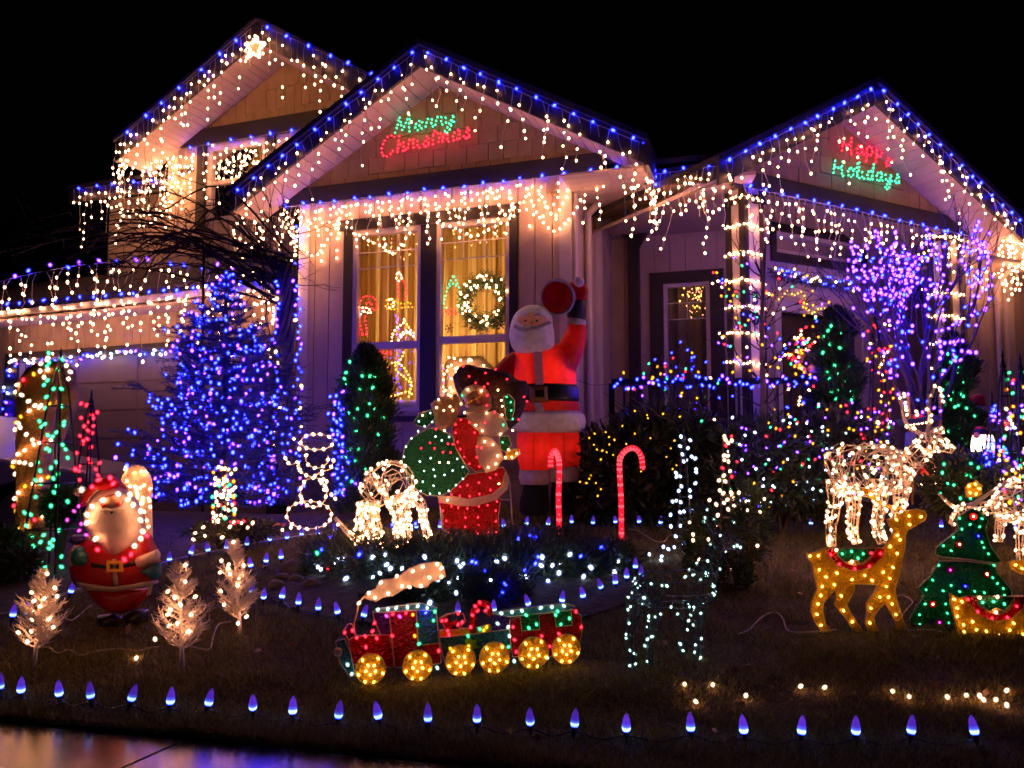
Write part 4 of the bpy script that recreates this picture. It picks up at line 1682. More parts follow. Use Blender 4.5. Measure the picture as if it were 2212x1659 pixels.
# wreath
wc = PLB.on(*cw(1182, 805), -0.03)
wr = thing('wreath', 'round evergreen wreath with warm lights hanging in the right bay window', 'wreath', wc)
Pn, Nn, items = [], [], []
for k in range(3000):
    a = random.uniform(0, 6.283)
    rr = 0.172 + random.gauss(0, 0.036)
    p = wc + PLB.r * (rr * math.cos(a)) + Vector((0, 0, rr * math.sin(a))) + PLB.n * random.gauss(0, 0.015)
    Pn.append(tuple(p))
    Nn.append(tuple(PLB.r * math.cos(a + random.choice((-1.2, 1.2))) + Vector((0, 0, math.sin(a + random.choice((-1.2, 1.2))))) + PLB.n * 0.5))
leaves(Pn, Nn, 0.055, 0.007, leafmat('wreath_needles', (0.06, 0.12, 0.035), 0.5), 'needles', wr)
MB().tube([wc + PLB.r * (0.172 * math.cos(k * .3142)) + Vector((0, 0, 0.172 * math.sin(k * .3142))) for k in range(20)], 0.012, 6, closed=True).build('ring', WIRE_G, wr)
for k in range(60):
    a = random.uniform(0, 6.283)
    rr = 0.172 + random.uniform(-0.06, 0.06)
    items.append((wc + PLB.r * (rr * math.cos(a)) + Vector((0, 0, rr * math.sin(a))) + PLB.n * 0.055, 'warm', 0.0066))
add_bulbs(wr, items, True)
for x, y, lab in ((900, 1000, 'left of three dark paper snowflakes on the right bay window'), (1130, 990, 'middle of three dark paper snowflakes on the right bay window'), (1290, 975, 'right of three dark paper snowflakes on the right bay window')):
    c = PLB.on(*cw(x, y), -0.028)
    mb = MB()
    for k in range(6):
        a = R(60 * k + 10)
        d_ = PLB.r * math.cos(a) + Vector((0, 0, math.sin(a)))
        mb.beam(c, c + d_ * 0.042, 0.005, 0.004, PLB.n)
        for sgn in (-1, 1):
            a2 = a + sgn * 0.8
            d2 = PLB.r * math.cos(a2) + Vector((0, 0, math.sin(a2)))
            mb.beam(c + d_ * 0.024, c + d_ * 0.024 + d2 * 0.014, 0.004, 0.003, PLB.n)
    tag(mb.build('paper_snowflake', mat('purple_paper', (0.06, 0.04, 0.06), 0.8, 0.1)), lab, 'snowflake')
# lit village under white cloth in the right window
hc = PLB.on(*cw(1060, 1210), -0.16)
vz = wins[1][2] + 0.04
vl = thing('lit_village', 'glowing white lit cloth-covered display at the bottom of the right bay window', 'window display', (hc.x, hc.y, vz))
va, vb = PLB.sz(*cw(855, 1400), -0.16)[0], PLB.sz(*cw(1310, 1400), -0.16)[0]
vt = PLB.sz(*cw(1000, 1205), -0.16)[1]
mb = MB()
mb.dome(PLB, [(va, vz), (vb + 0.05, vz), (vb, vz + (vt - vz) * 0.55), ((va + vb) / 2 + 0.06, vt), (va + 0.05, vt - 0.01), (va, vt - 0.04)], -0.2, 0.07)
mb.build('cloth', film('white_cloth', (0.8, 0.75, 0.6), 0.5, 0.3, 0.8), vl, True)
items = []
for k in range(70):
    s = random.uniform(va, vb)
    tz = vz + (vt - vz) * random.uniform(0.1, 0.97) * (1 - 0.45 * max(0, (s - (va + vb) / 2) / (vb - va) * 2))
    items.append((PLB.p(s, tz, -0.115), 'warm', 0.008))
add_bulbs(vl, items, True)
SNOWM = mat('white_snow_blanket', (0.7, 0.66, 0.6), 0.9, 0.1, 20, 0.6, 40)
vc = PLB.on(*cw(520, 1560), -0.15)
sb = MB().dome(PLB, [(wins[0][0] + 0.05, wins[0][2] + 0.036), (wins[0][1] - 0.04, wins[0][2] + 0.036), (wins[0][1] - 0.05, wins[0][2] + 0.10), (wins[0][0] + 0.3, wins[0][2] + 0.13), (wins[0][0] + 0.06, wins[0][2] + 0.07)], -0.13, 0.05)
tag(sb.build('snow_blanket', SNOWM, None, True), 'white fluffy snow blanket on the left bay window sill', 'blanket')
# light reflected in the small porch window, imitated by bulbs added behind the glass
ls = LS('indoor_light_string', 'faint warm lights inside the small porch window', wm=WIRE_G)
for x, y in ((965, 975), (985, 930), (1020, 925), (1030, 940), (1075, 930), (1090, 885), (1100, 880), (1105, 945), (1085, 950), (1015, 1010), (1075, 1022), (1092, 1012), (995, 880), (1120, 935)):
    ls.bulb(PLM.on(*cm(x, y), -0.12), 'gold', 0.006)
ls.build(True)

# ================================================================== THE YARD

ORD = ['first', 'second', 'third', 'fourth', 'fifth', 'sixth', 'seventh', 'eighth', 'ninth', 'tenth', 'eleventh', 'twelfth', 'thirteenth',
       'fourteenth', 'fifteenth', 'sixteenth', 'seventeenth', 'eighteenth', 'nineteenth', 'twentieth', 'twenty-first', 'twenty-second', 'twenty-third']

# ---- path bulbs on stakes: plastic bulb, LED hot spot and blue foot glow painted as emission ramp
m_ = bpy.data.materials.new('path_bulb_plastic')
m_.use_nodes = True
nt_ = m_.node_tree
nt_.nodes.clear()
tc_ = nt_.nodes.new('ShaderNodeTexCoord')
sp_ = nt_.nodes.new('ShaderNodeSeparateXYZ')
nt_.links.new(tc_.outputs['Object'], sp_.inputs[0])
mr_n = nt_.nodes.new('ShaderNodeMapRange')
mr_n.inputs['From Min'].default_value = 0.0
mr_n.inputs['From Max'].default_value = 0.058
nt_.links.new(sp_.outputs['Z'], mr_n.inputs[0])
ra_ = nt_.nodes.new('ShaderNodeValToRGB')
e_ = ra_.color_ramp.elements
e_[0].position = 0.0
e_[0].color = (0.004, 0.004, 1.0, 1)
e_[1].position = 1.0
e_[1].color = (0.05, 0.02, 0.38, 1)
for pos, colr in ((0.055, (0.006, 0.008, 1.0)), (0.10, (0.16, 0.34, 1.0)), (0.19, (0.40, 0.72, 1.0)), (0.33, (0.09, 0.12, 1.0)), (0.5, (0.10, 0.030, 0.75)), (0.8, (0.14, 0.03, 0.62))):
    el = ra_.color_ramp.elements.new(pos)
    el.color = colr + (1,)
nt_.links.new(mr_n.outputs[0], ra_.inputs[0])
em_ = nt_.nodes.new('ShaderNodeEmission')
sr_ = nt_.nodes.new('ShaderNodeValToRGB')
sr_.color_ramp.elements[0].position = 0.0
sr_.color_ramp.elements[0].color = (1.0, 1.0, 1.0, 1)
sr_.color_ramp.elements[1].position = 0.46
sr_.color_ramp.elements[1].color = (0.045, 0.045, 0.045, 1)
for pos, q in ((0.06, 0.9), (0.10, 0.15), (0.17, 0.26), (0.27, 0.075)):
    el = sr_.color_ramp.elements.new(pos)
    el.color = (q, q, q, 1)
nt_.links.new(mr_n.outputs[0], sr_.inputs[0])
ml_ = nt_.nodes.new('ShaderNodeMath')
ml_.operation = 'MULTIPLY'
ml_.inputs[1].default_value = 17.0
nt_.links.new(sr_.outputs[0], ml_.inputs[0])
oi_ = nt_.nodes.new('ShaderNodeObjectInfo')
mv_ = nt_.nodes.new('ShaderNodeMapRange')
mv_.inputs['To Min'].default_value = 0.6
mv_.inputs['To Max'].default_value = 1.25
nt_.links.new(oi_.outputs['Random'], mv_.inputs[0])
m2_ = nt_.nodes.new('ShaderNodeMath')
m2_.operation = 'MULTIPLY'
nt_.links.new(ml_.outputs[0], m2_.inputs[0])
nt_.links.new(mv_.outputs[0], m2_.inputs[1])
nt_.links.new(m2_.outputs[0], em_.inputs[1])
nt_.links.new(ra_.outputs[0], em_.inputs[0])
gl_ = nt_.nodes.new('ShaderNodeBsdfGlossy')
gl_.inputs['Roughness'].default_value = 0.25
gl_.inputs[0].default_value = (0.03, 0.03, 0.06, 1)
ad_ = nt_.nodes.new('ShaderNodeAddShader')
nt_.links.new(em_.outputs[0], ad_.inputs[0])
nt_.links.new(gl_.outputs[0], ad_.inputs[1])
oo_ = nt_.nodes.new('ShaderNodeOutputMaterial')
nt_.links.new(ad_.outputs[0], oo_.inputs[0])
PATHM = m_
mb = MB().lathe([(0.007, 0.0), (0.0115, 0.005), (0.0135, 0.013), (0.0130, 0.024), (0.0100, 0.040), (0.0055, 0.052), (0.001, 0.058)], (0, 0, 0), 10)
tmp = mb.build('bulb', PATHM, None, True)
PB_ME = tmp.data
bpy.data.objects.remove(tmp)
mb = MB().lathe([(0.0085, 0.004), (0.0085, -0.016), (0.006, -0.018), (0.003, -0.05), (0.001, -0.09)], (0, 0, 0), 8)
tmp = mb.build('stake', BLACKP)
PS_ME = tmp.data
bpy.data.objects.remove(tmp)


def path_light(u, v, label, group):
    p = ground(u, v, 0.036)
    t = thing('path_bulb', label, 'path light', p, group)
    t.rotation_euler = (random.gauss(0, 0.12), random.gauss(0, 0.15), random.uniform(0, 0.6))
    for nm, me in (('bulb', PB_ME), ('stake', PS_ME)):
        o = bpy.data.objects.new(nm, me)
        COL.objects.link(o)
        o.parent = t
    return p


rows_ = {
    'front': ([(0, 1489), (45, 1497), (128, 1504), (196, 1509), (282, 1515), (367, 1522), (449, 1525), (546, 1533), (632, 1543), (730, 1552), (818, 1553), (924, 1559), (1030, 1560), (1145, 1566), (1240, 1571), (1352, 1580), (1492, 1580), (1607, 1585), (1730, 1587), (1848, 1587), (1967, 1586), (2106, 1588)],
              'blue bulb on a stake, %s from left along the front lawn edge', 'blue bulbs along the front lawn edge'),
    'drive': ([(27, 1333), (60, 1328), (152, 1281), (366, 1212), (411, 1197), (450, 1191), (489, 1186), (533, 1178), (582, 1168), (620, 1164), (651, 1157), (687, 1155), (723, 1148)],
              'blue bulb on a stake, %s from left along the left edging board', 'blue bulbs along the left edging'),
    'bedback': ([(542, 1225), (574, 1215), (607, 1207), (667, 1202), (713, 1194), (1112, 1185), (1163, 1187), (1204, 1189), (1264, 1189), (1309, 1194), (1334, 1205), (1356, 1215), (1372, 1228), (1385, 1245)],
                'violet-blue bulb, %s from left along the back of the round bed', 'blue bulbs behind the round bed'),
    'bedfront': ([(542, 1281), (569, 1293), (608, 1293), (644, 1306), (687, 1318), (730, 1326), (784, 1333), (989, 1326), (1066, 1321), (1142, 1308), (1213, 1301), (1260, 1291), (1299, 1271), (1329, 1262), (1353, 1249)],
                 'blue bulb, %s from left along the front of the round bed', 'blue bulbs in front of the round bed'),
    'far': ([(849, 1146), (899, 1141), (950, 1140), (1088, 1138), (1136, 1134), (1183, 1134), (1234, 1130), (1280, 1132), (1329, 1130), (1380, 1130), (1426, 1132), (1693, 1134), (1751, 1133), (1859, 1133), (2033, 1139), (2147, 1143), (2194, 1143)],
            'blue bulb, %s from left in the far row before the house shrubs', 'blue bulbs along the far lawn edge'),
}
cords = {}
for k, (pp, lab, grp) in rows_.items():
    cords[k] = [path_light(u, v, lab % ORD[i], grp) for i, (u, v) in enumerate(pp)]
for k, lab in (('front', 'black cable joining the row of blue bulbs along the front lawn edge'), ('drive', 'black cable joining the blue bulbs along the left edging'), ('bedfront', 'black cable joining the blue bulbs in front of the round bed')):
    pts = []
    for a, b in zip(cords[k][:-1], cords[k][1:]):
        pts += [a + Vector((0, 0.0, -0.012)), a.lerp(b, 0.5) + Vector((0, -0.01, -0.026))]
    pts.append(cords[k][-1] + Vector((0, 0, -.012)))
    cb = MB().tube(spline(pts, 4), 0.003, 5).build('cable', BLACKP)
    tag(cb, lab, 'cable')

# ---- white twig trees
WTWIG = mat('white_twig_plastic', (0.80, 0.72, 0.68), 0.6, 0.12, 20)
ct1 = crop(0, 1456, 970, 2212)


def twig_tree(base, top, hw, label, bulbs, cr):
    b = ground(*cr(*base))
    tp = at(*cr(*top), b.y)
    hgt = tp.z - b.z
    t = thing('twig_tree', label, 'twig tree', b, 'white twig trees on the lawn')
    w = (hw / 3.0) * b.y / FPX
    tip = Vector((tp.x, b.y, tp.z))
    MB().tube([b - Vector((0, 0, .02)), b.lerp(tip, 0.25), b.lerp(tip, 0.6), tip], [0.009, 0.008, 0.006, 0.002], 6).build('trunk', WTWIG, t, True)
    mb = MB()
    for k in range(80):
        f = random.uniform(0.2, 0.97)
        o = b.lerp(tip, f)
        a = random.uniform(0, 6.283)
        L = w * (1.1 - 0.85 * max(0, f - 0.25) / 0.75 - 0.6 * max(0, 0.25 - f) / .25) * random.uniform(0.7, 1.15)
        out = Vector((math.cos(a), math.sin(a) * 0.8, 0))
        pts = [o]
        for j in range(1, 5):
            q = j / 4
            pts.append(o + out * (L * q) + Vector((0, 0, L * (0.25 * q + 0.55 * q * q))))
        mb.tube(pts, [0.004, 0.0034, 0.003, 0.0024, 0.0012], 4)
        for j in range(18):
            q = random.uniform(0.25, 1)
            i = min(3, int(q * 4))
            s = pts[i].lerp(pts[i + 1], q * 4 - i)
            d = (out * random.uniform(0.2, 1) + Vector((random.gauss(0, .7), random.gauss(0, .7), random.uniform(0.1, 1.0)))).normalized()
            l2 = L * random.uniform(0.15, 0.4)
            mb.tube([s, s + d * l2 * 0.6 + Vector((random.gauss(0, .003), 0, 0)), s + d * l2 + Vector((random.gauss(0, .006), 0, .004))], [0.0016, 0.0013, 0.0008], 3)
    mb.build('twigs', WTWIG, t, False)
    items = [(at(*cr(x, y), b.y + random.uniform(-.07, 0.02)), 'warm', 0.0062) for x, y in bulbs]
    add_bulbs(t, items, True)
    return b


t1 = twig_tree((215, 1020), (300, 370), 155, 'white twig tree with warm lights at the far left front of the lawn',
               [(305, 398), (205, 520), (220, 575), (355, 490), (370, 545), (215, 650), (205, 700), (318, 693), (118, 780), (203, 772), (345, 745), (178, 838), (270, 455), (260, 610), (290, 560)], ct1)
t2 = twig_tree((1183, 1030), (1165, 330), 160, 'white twig tree with warm lights in front of the round bellied plastic figure',
               [(1202, 343), (1088, 513), (1132, 552), (1265, 548), (1103, 630), (1088, 662), (1238, 665), (1005, 823), (1108, 815), (1208, 770), (1225, 775), (1200, 450), (1170, 600), (1150, 720), (1095, 735)], ct1)
t3 = twig_tree((1560, 815), (1515, 180), 125, 'white twig tree with warm lights nearest the round shrub bed',
               [(1513, 193), (1435, 315), (1482, 340), (1427, 390), (1478, 365), (1578, 345), (1577, 412), (1540, 475), (1430, 513), (1452, 600), (1597, 677), (1543, 720), (1490, 400), (1545, 430)], ct1)


def cable(px, label, cr=lambda x, y: (x, y), m=WIRE_W, r=0.0035, dz=0.012):
    pts = spline([ground(*cr(*q), dz) for q in px], 5)
    return tag(MB().tube(pts, r, 5).build('cable', m), label, 'cable')


WCORD = mat('white_cord', (0.5, 0.42, 0.38), 0.5, 0.1)
cable([(250, 870), (320, 880), (375, 915), (440, 890), (520, 925), (600, 905), (760, 885), (890, 898), (960, 880), (1030, 870)], 'white cord lying between the left and middle twig trees', ct1, WCORD)
cable([(1240, 870), (1300, 885), (1360, 885), (1385, 800), (1420, 725), (1500, 708)], 'white cord lying between the middle and right twig trees', ct1, WCORD)
cable([(410, 680), (460, 700), (510, 670), (560, 625), (600, 600)], 'thin white cord behind the left twig tree', ct1, WCORD, 0.0025)
bl = LS('loose_bulb', 'single warm bulb lying in the grass between two twig trees', 'bulb', wm=WCORD)
p_ = ground(*ct1(884, 945), 0.01)
bl.wire([p_ + Vector((0.002, 0.03, 0.004)), p_ + Vector((0, 0.012, 0.004)), p_])
bl.bulb(p_, 'warm', 0.0066)
bl.build(True)

# ---- lights lying in the grass at front right
cg = crop(1940, 1456, 970, 2212)
for lab, pp in (('string of warm lights lying in the grass, left part of the front right lawn', [(-150, 1110), (12, 1115), (85, 1228), (195, 1118), (410, 1188), (560, 1105), (700, 1170), (765, 1128), (920, 1135)]),
                ('string of warm lights lying in the grass, right part of the front right lawn', [(1360, 1160), (1468, 1195), (1600, 1215), (1715, 1198), (1838, 1187), (1925, 1190), (1950, 1215), (2030, 1215), (2100, 1250), (2100, 1155)])):
    ls = LS('grass_light_string', lab, wm=WIRE_G, wr=0.002)
    ls.wire(spline([ground(*cg(x, y), 0.012) for x, y in pp], 5))
    for x, y in pp:
        if (x, y) in ((560, 1105), (700, 1170), (-150, 1110), (1600, 1215)):
            continue
        ls.bulb(ground(*cg(x, y), 0.022), 'warm', 0.0062)
    ls.build(True)
cable([(360, 790), (430, 760), (500, 690), (560, 655), (610, 650), (650, 690), (690, 770), (850, 775), (1000, 760)], 'pale cord arching over the grass left of the yellow deer', cg, WCORD, 0.003, 0.01)
cable([(1380, 545), (1430, 540), (1490, 580), (1460, 620), (1420, 680), (1450, 760), (1600, 760), (1700, 780)], 'tangled pale cord between the yellow deer and the green tree figure', cg, WCORD, 0.0028, 0.01)
cable([(1860, 110), (1920, 120), (1970, 150), (2030, 185), (2090, 190), (2130, 150), (2180, 150)], 'thin cord lying on the lawn right of the candy canes', crop(970, 1456, 970, 2212), WCORD, 0.003)
cable([(1010, 150), (1100, 150), (1200, 165), (1300, 180), (1400, 165), (1530, 190), (1600, 160), (1640, 150), (1690, 190), (1780, 175), (1820, 180)], 'thin cord lying on the lawn between the two candy canes', crop(970, 1456, 970, 2212), WCORD, 0.003)

# ================================================================== FLAT LIT FIGURES


def panel(t, name, pl, pts, m, d=0.0, th=0.012, rim=None, rr=0.0022):
    S = [pl.sz(u, v, d) for u, v in pts]
    o = MB().poly(pl, S, d - th, d).build(name, m, t)
    if rim:
        MB().tube([pl.p(s, z, d + 0.002) for s, z in S], rr, 4, closed=True).build('rim', rim, o)
    return o


YEL = film('gold_film', (0.85, 0.50, 0.02), 0.4, 1.0, 0.3, 0.45)
GRN = film('green_film', (0.005, 0.15, 0.05), 0.3, 1.0, 0.25, 0.6)
REDF = film('red_film', (0.50, 0.006, 0.012), 0.3, 1.0, 0.25, 0.6)
TEAL = film('teal_film', (0.02, 0.18, 0.25), 0.3, 1.0, 0.25, 0.5)
PURF = film('purple_film', (0.10, 0.02, 0.28), 0.3, 1.0, 0.25, 0.5)
WHF = film('white_film', (0.72, 0.62, 0.52), 0.45, 0.25, 0.6)
SILV = film('silver_film', (0.45, 0.40, 0.33))
RIMW = mat('figure_rim', (0.55, 0.42, 0.30), 0.4, 0.1)
LIME = film('lime_film', (0.30, 0.55, 0.02))


def bulbs_on(t, pl, cr, dd, d=0.011, r=0.0055):
    items = []
    for c, pts in dd.items():
        for x, y in pts:
            items.append((pl.on(*cr(x, y), d), c, r))
    add_bulbs(t, items, True)


# ---- standing yellow deer
f1 = plane_through(ground(*cg(900, 780)), ground(*cg(1420, 765)))
g_ = ground(*cg(1160, 772))
yd = thing('lit_deer_figure', 'flat yellow lit deer standing with a red and green saddle', 'deer figure', g_)
deer = [(800, 262), (825, 272), (860, 258), (905, 238), (940, 232), (1310, 228), (1345, 170), (1375, 125), (1340, 85), (1325, 45), (1365, 40), (1400, 62), (1385, 25), (1440, -5), (1510, -22), (1565, -12), (1582, 20), (1568, 52), (1500, 95), (1456, 115), (1442, 150), (1440, 220), (1420, 330), (1400, 420), (1375, 490), (1382, 540), (1402, 620), (1440, 730), (1450, 772), (1388, 768), (1375, 700), (1340, 640), (1310, 590), (1260, 640), (1237, 680), (1242, 712), (1272, 768), (1200, 768), (1185, 720), (1195, 640), (1190, 595), (1250, 505), (1268, 470), (1112, 465), (1110, 512), (1062, 600), (1082, 640), (1130, 720), (1172, 772), (1110, 772), (1050, 682), (985, 602), (1000, 530), (985, 500), (912, 590), (907, 640), (922, 720), (972, 782), (905, 778), (860, 722), (830, 642), (836, 580), (870, 500), (850, 400), (836, 330), (812, 300)]
panel(yd, 'body', f1, [cg(*q) for q in deer], YEL, 0.0, 0.012, RIMW)
panel(yd, 'saddle_band', f1, [cg(*q) for q in [(930, 236), (985, 236), (1010, 290), (1060, 330), (1110, 345), (1170, 335), (1220, 300), (1255, 236), (1308, 236), (1290, 300), (1230, 350), (1160, 376), (1090, 378), (1010, 345), (950, 290)]], REDF, 0.006, 0.004, RIMW, .0015)
panel(yd, 'saddle_centre', f1, [cg(*q) for q in [(990, 236), (1250, 236), (1225, 280), (1160, 330), (1130, 310), (1090, 312), (1050, 325), (1010, 285)]], GRN, 0.006, 0.004, RIMW, .0015)
ca = crop(2400, 1000, 510, 1692)
panel(yd, 'ear', f1, [ca(*q) for q in [(150, 1285), (230, 1290), (330, 1400), (470, 1462), (575, 1452), (570, 1490), (480, 1505), (330, 1432), (220, 1372)]], YEL, -0.016, 0.008, RIMW)
bulbs_on(yd, f1, cg, {'gold': [(825, 285), (880, 282), (885, 373), (983, 470), (1098, 437), (1228, 443), (1343, 430), (1363, 358), (1390, 268), (1345, 222), (1392, 150), (1408, 180), (905, 482), (896, 540), (878, 595), (870, 662), (897, 733), (1028, 542), (1042, 638), (1100, 710), (1320, 482), (1278, 550), (1335, 550), (1220, 622), (1213, 718), (1358, 595), (1382, 663), (1468, 25), (1545, 30), (1385, 48), (1470, 80), (1000, 395), (930, 420), (1180, 410), (1300, 390)],
                      'red': [(960, 275), (1015, 337), (1117, 367), (1210, 350), (1222, 265), (1282, 268)], 'green': [(1035, 270), (1095, 255), (1170, 270), (1137, 298)], 'warm': [(995, 245), (1098, 322)]})
bulbs_on(yd, f1, ca, {'warm': [(250, 1345), (315, 1385), (375, 1430), (470, 1470), (560, 1465)]}, -0.006, 0.006)

# ---- green tree figure
f2 = plane_through(ground(*cg(1480, 775)) + Vector((0, 0.10, 0)), ground(*cg(2180, 778)) + Vector((0, 0.10, 0)))
gt = thing('lit_tree_figure', 'flat green lit tree figure with coloured baubles and a yellow star', 'tree figure', ground(*cg(1800, 775)) + Vector((0, .1, 0)))
panel(gt, 'upper_tier', f2, [cg(*q) for q in [(1870, -25), (1800, 20), (1770, 60), (1790, 112), (1690, 190), (1640, 232), (1635, 270), (1680, 290), (1850, 305), (2030, 330), (2062, 315), (1995, 220), (1960, 110), (1978, 60), (1930, 0)]], GRN, 0, .012, RIMW)
panel(gt, 'lower_tier', f2, [cg(*q) for q in [(1660, 315), (1840, 318), (2020, 340), (2035, 390), (2130, 505), (2132, 545), (2060, 552), (2150, 680), (2205, 745), (2200, 782), (1800, 785), (1470, 772), (1470, 690), (1560, 540), (1525, 490), (1600, 420), (1650, 345)]], GRN, 0, .012, RIMW)
panel(gt, 'star', f2, [ca(*q) for q in [(1145, 1275), (1175, 1235), (1215, 1240), (1240, 1210), (1265, 1245), (1300, 1260), (1285, 1300), (1295, 1340), (1265, 1360), (1225, 1370), (1155, 1375), (1150, 1330)]], YEL, 0.002, .012, RIMW)
bulbs_on(gt, f2, cg, {'green': [(1795, 40), (1810, 110), (1940, 42), (1925, 95), (1863, 80), (1755, 162), (1690, 218), (1740, 250), (1940, 195), (1953, 230), (1982, 270), (2018, 345), (1660, 345), (1620, 440), (1578, 503), (1740, 475), (1688, 510), (1795, 515), (1893, 513), (1955, 522), (2040, 462), (2078, 495), (2087, 540), (1572, 595), (1705, 595), (1715, 655), (1535, 665), (1592, 740), (1725, 718), (1745, 770), (1537, 728), (2010, 425), (2110, 700), (1900, 640), (1990, 690)],
                      'warm': [(1885, 25)]}, r=0.0045)
bulbs_on(gt, f2, ca, {'gold': [(1175, 1265), (1235, 1250), (1270, 1290), (1185, 1330), (1240, 1340)]}, 0.014, 0.006)
for c, col_, pts in (('red', (0.7, 0.01, 0.01), [(1885, 28), (1795, 208), (1973, 402), (1622, 597)]), ('blue', (0.02, 0.03, 0.45), [(1917, 155), (1832, 480)]), ('magenta', (0.55, 0.01, 0.30), [(1735, 375), (1665, 715)])):
    for x, y in pts:
        o = MB().lathe([(0.017, -.004), (0.016, 0.006), (0.010, 0.011), (0.003, 0.013)], f2.on(*cg(x, y), 0.003), 14, f2.n).build('bauble', film('bauble_' + c, col_), gt, True)
        add_bulbs(o, [(f2.on(*cg(x, y), 0.017), 'warm' if c == 'red' else c, 0.004)], True)

# ---- lying yellow deer
f3 = PL(f1.O.x + 0.0, ground(*cg(2000, 800)).y, 2.0)
ld = thing('lit_deer_figure', 'flat yellow lit deer lying down at the right edge before the green tree', 'deer figure', f3.on(*cg(2100, 805)))
panel(ld, 'body', f3, [cg(*q) for q in [(1735, 525), (1790, 560), (1850, 540), (2240, 545), (2300, 460), (2265, 412), (2190, 402), (2130, 372), (2105, 330), (2140, 312), (2230, 310), (2300, 270), (2330, 330), (2390, 380), (2410, 520), (2390, 660), (2360, 795), (2100, 812), (1850, 802), (1785, 792), (1760, 680), (1740, 600)]], YEL, 0, .012, RIMW)
panel(ld, 'saddle_band', f3, [cg(*q) for q in [(1835, 545), (1895, 545), (1915, 600), (1970, 645), (2040, 662), (2100, 645), (2140, 600), (2150, 548), (2225, 548), (2205, 620), (2130, 690), (2040, 705), (1940, 680), (1870, 610)]], REDF, 0.006, 0.004, RIMW, .0015)
panel(ld, 'saddle_centre', f3, [cg(*q) for q in [(1900, 545), (2145, 548), (2120, 600), (2080, 640), (2030, 620), (1985, 640), (1925, 595)]], GRN, 0.006, 0.004, RIMW, .0015)
bulbs_on(ld, f3, cg, {'gold': [(1760, 565), (1810, 580), (1780, 675), (1820, 730), (1825, 775), (1905, 762), (1968, 772), (2050, 800), (2120, 765), (2145, 720), (2205, 790), (2158, 342), (2200, 365), (1780, 622), (1880, 710), (2260, 700), (2230, 330)], 'red': [(1850, 565), (1913, 645), (2005, 687), (2105, 682), (2165, 610)], 'green': [(1945, 585), (2015, 580), (2085, 595)], 'warm': [(1925, 555), (2030, 648), (2040, 550)]})

# ---- train: engine, gift wagon, caboose
ck = crop(960, 1580, 720, 2212)
fT = plane_through(ground(*ck(280, 1100)), ground(*ck(1990, 935)))


def wheel(t, x, y, r):
    c = fT.on(*ck(x, y), 0.022)
    rad = (fT.on(*ck(x + r, y), .022) - c).length
    w = MB().lathe([(rad, -0.006), (rad, 0.004), (rad * 0.9, 0.006), (0.0, 0.0065)], c, 24, fT.n).build('wheel', YEL, t)
    mb = MB()
    for k in range(5):
        a = R(72 * k + 18)
        mb.beam(c + fT.n * 0.008, c + fT.n * 0.008 + (fT.r * math.cos(a) + Vector((0, 0, math.sin(a)))) * rad * 0.85, 0.004, 0.003, fT.n)
    mb.build('spoke', RIMW, w)
    MB().tube([c + fT.n * 0.007 + (fT.r * math.cos(R(15 * k)) + Vector((0, 0, math.sin(R(15 * k))))) * rad for k in range(24)], 0.0022, 4, closed=True).build('rim', RIMW, w)
    add_bulbs(w, [(c + fT.n * 0.015 + (fT.r * math.cos(R(72 * k + 50)) + Vector((0, 0, math.sin(R(72 * k + 50))))) * rad * 0.34, 'gold', 0.0052) for k in range(5)]
              + [(c + fT.n * 0.015 + (fT.r * math.cos(R(a)) + Vector((0, 0, math.sin(R(a))))) * rad * 0.85, 'gold', 0.005) for a in (55, 130, 200, 340, 285, 245)], True)


def kp(*q):
    return [ck(*p) for p in q]


en = thing('train_engine', 'lit toy train engine in red and purple with a white smoke plume', 'toy train', fT.on(*ck(480, 1090)))
panel(en, 'boiler', fT, kp((95, 735), (150, 700), (440, 690), (470, 760), (492, 965), (420, 970), (130, 945), (112, 850)), REDF, 0.0, .02, RIMW)
panel(en, 'cab', fT, kp((447, 495), (685, 478), (700, 780), (885, 762), (902, 935), (830, 948), (500, 975), (470, 700)), REDF, 0.004, .02, RIMW)
panel(en, 'front_window', fT, kp((305, 492), (445, 497), (465, 685), (375, 692), (318, 560)), PURF, 0.0, .02, RIMW)
panel(en, 'side_window', fT, kp((685, 478), (858, 468), (884, 760), (702, 780)), TEAL, 0.004, .02, RIMW)
panel(en, 'roof', fT, kp((325, 470), (520, 440), (720, 415), (870, 455), (862, 476), (690, 474), (340, 492)), film('pale_teal_film', (0.15, 0.35, 0.38)), 0.012, .025, RIMW)
panel(en, 'chimney', fT, kp((45, 660), (95, 590), (125, 600), (140, 640), (150, 700), (95, 735), (75, 700)), PURF, 0.0, .02, RIMW)
panel(en, 'cowcatcher', fT, kp((-20, 745), (60, 725), (112, 850), (150, 1040), (110, 1062), (20, 935)), TEAL, 0.002, .02, RIMW)
MB().lathe([(0.016, -.006), (0.016, .006), (0.010, .012)], fT.on(*ck(0, 840), 0.01), 14, fT.n).build('headlamp', WHF, en)
MB().tube(spline([fT.on(*ck(*q), 0.0) for q in ((150, 690), (140, 600), (165, 500), (185, 410), (240, 350))], 5), 0.004, 5).build('smoke_rod', RIMW, en)
sk = [fT.sz(*ck(*q), 0.0) for q in [(240, 372), (250, 320), (330, 290), (370, 212), (480, 200), (560, 160), (620, 112), (720, 72), (830, 55), (900, 55), (932, 120), (942, 180), (880, 215), (820, 220), (780, 272), (700, 282), (650, 262), (570, 292), (480, 352), (400, 362), (330, 402)]]
MB().poly(fT, sk, -0.012, 0.004).build('smoke_plume', WHF, en)
wheel(en, 285, 985, 130)
wheel(en, 695, 955, 128)
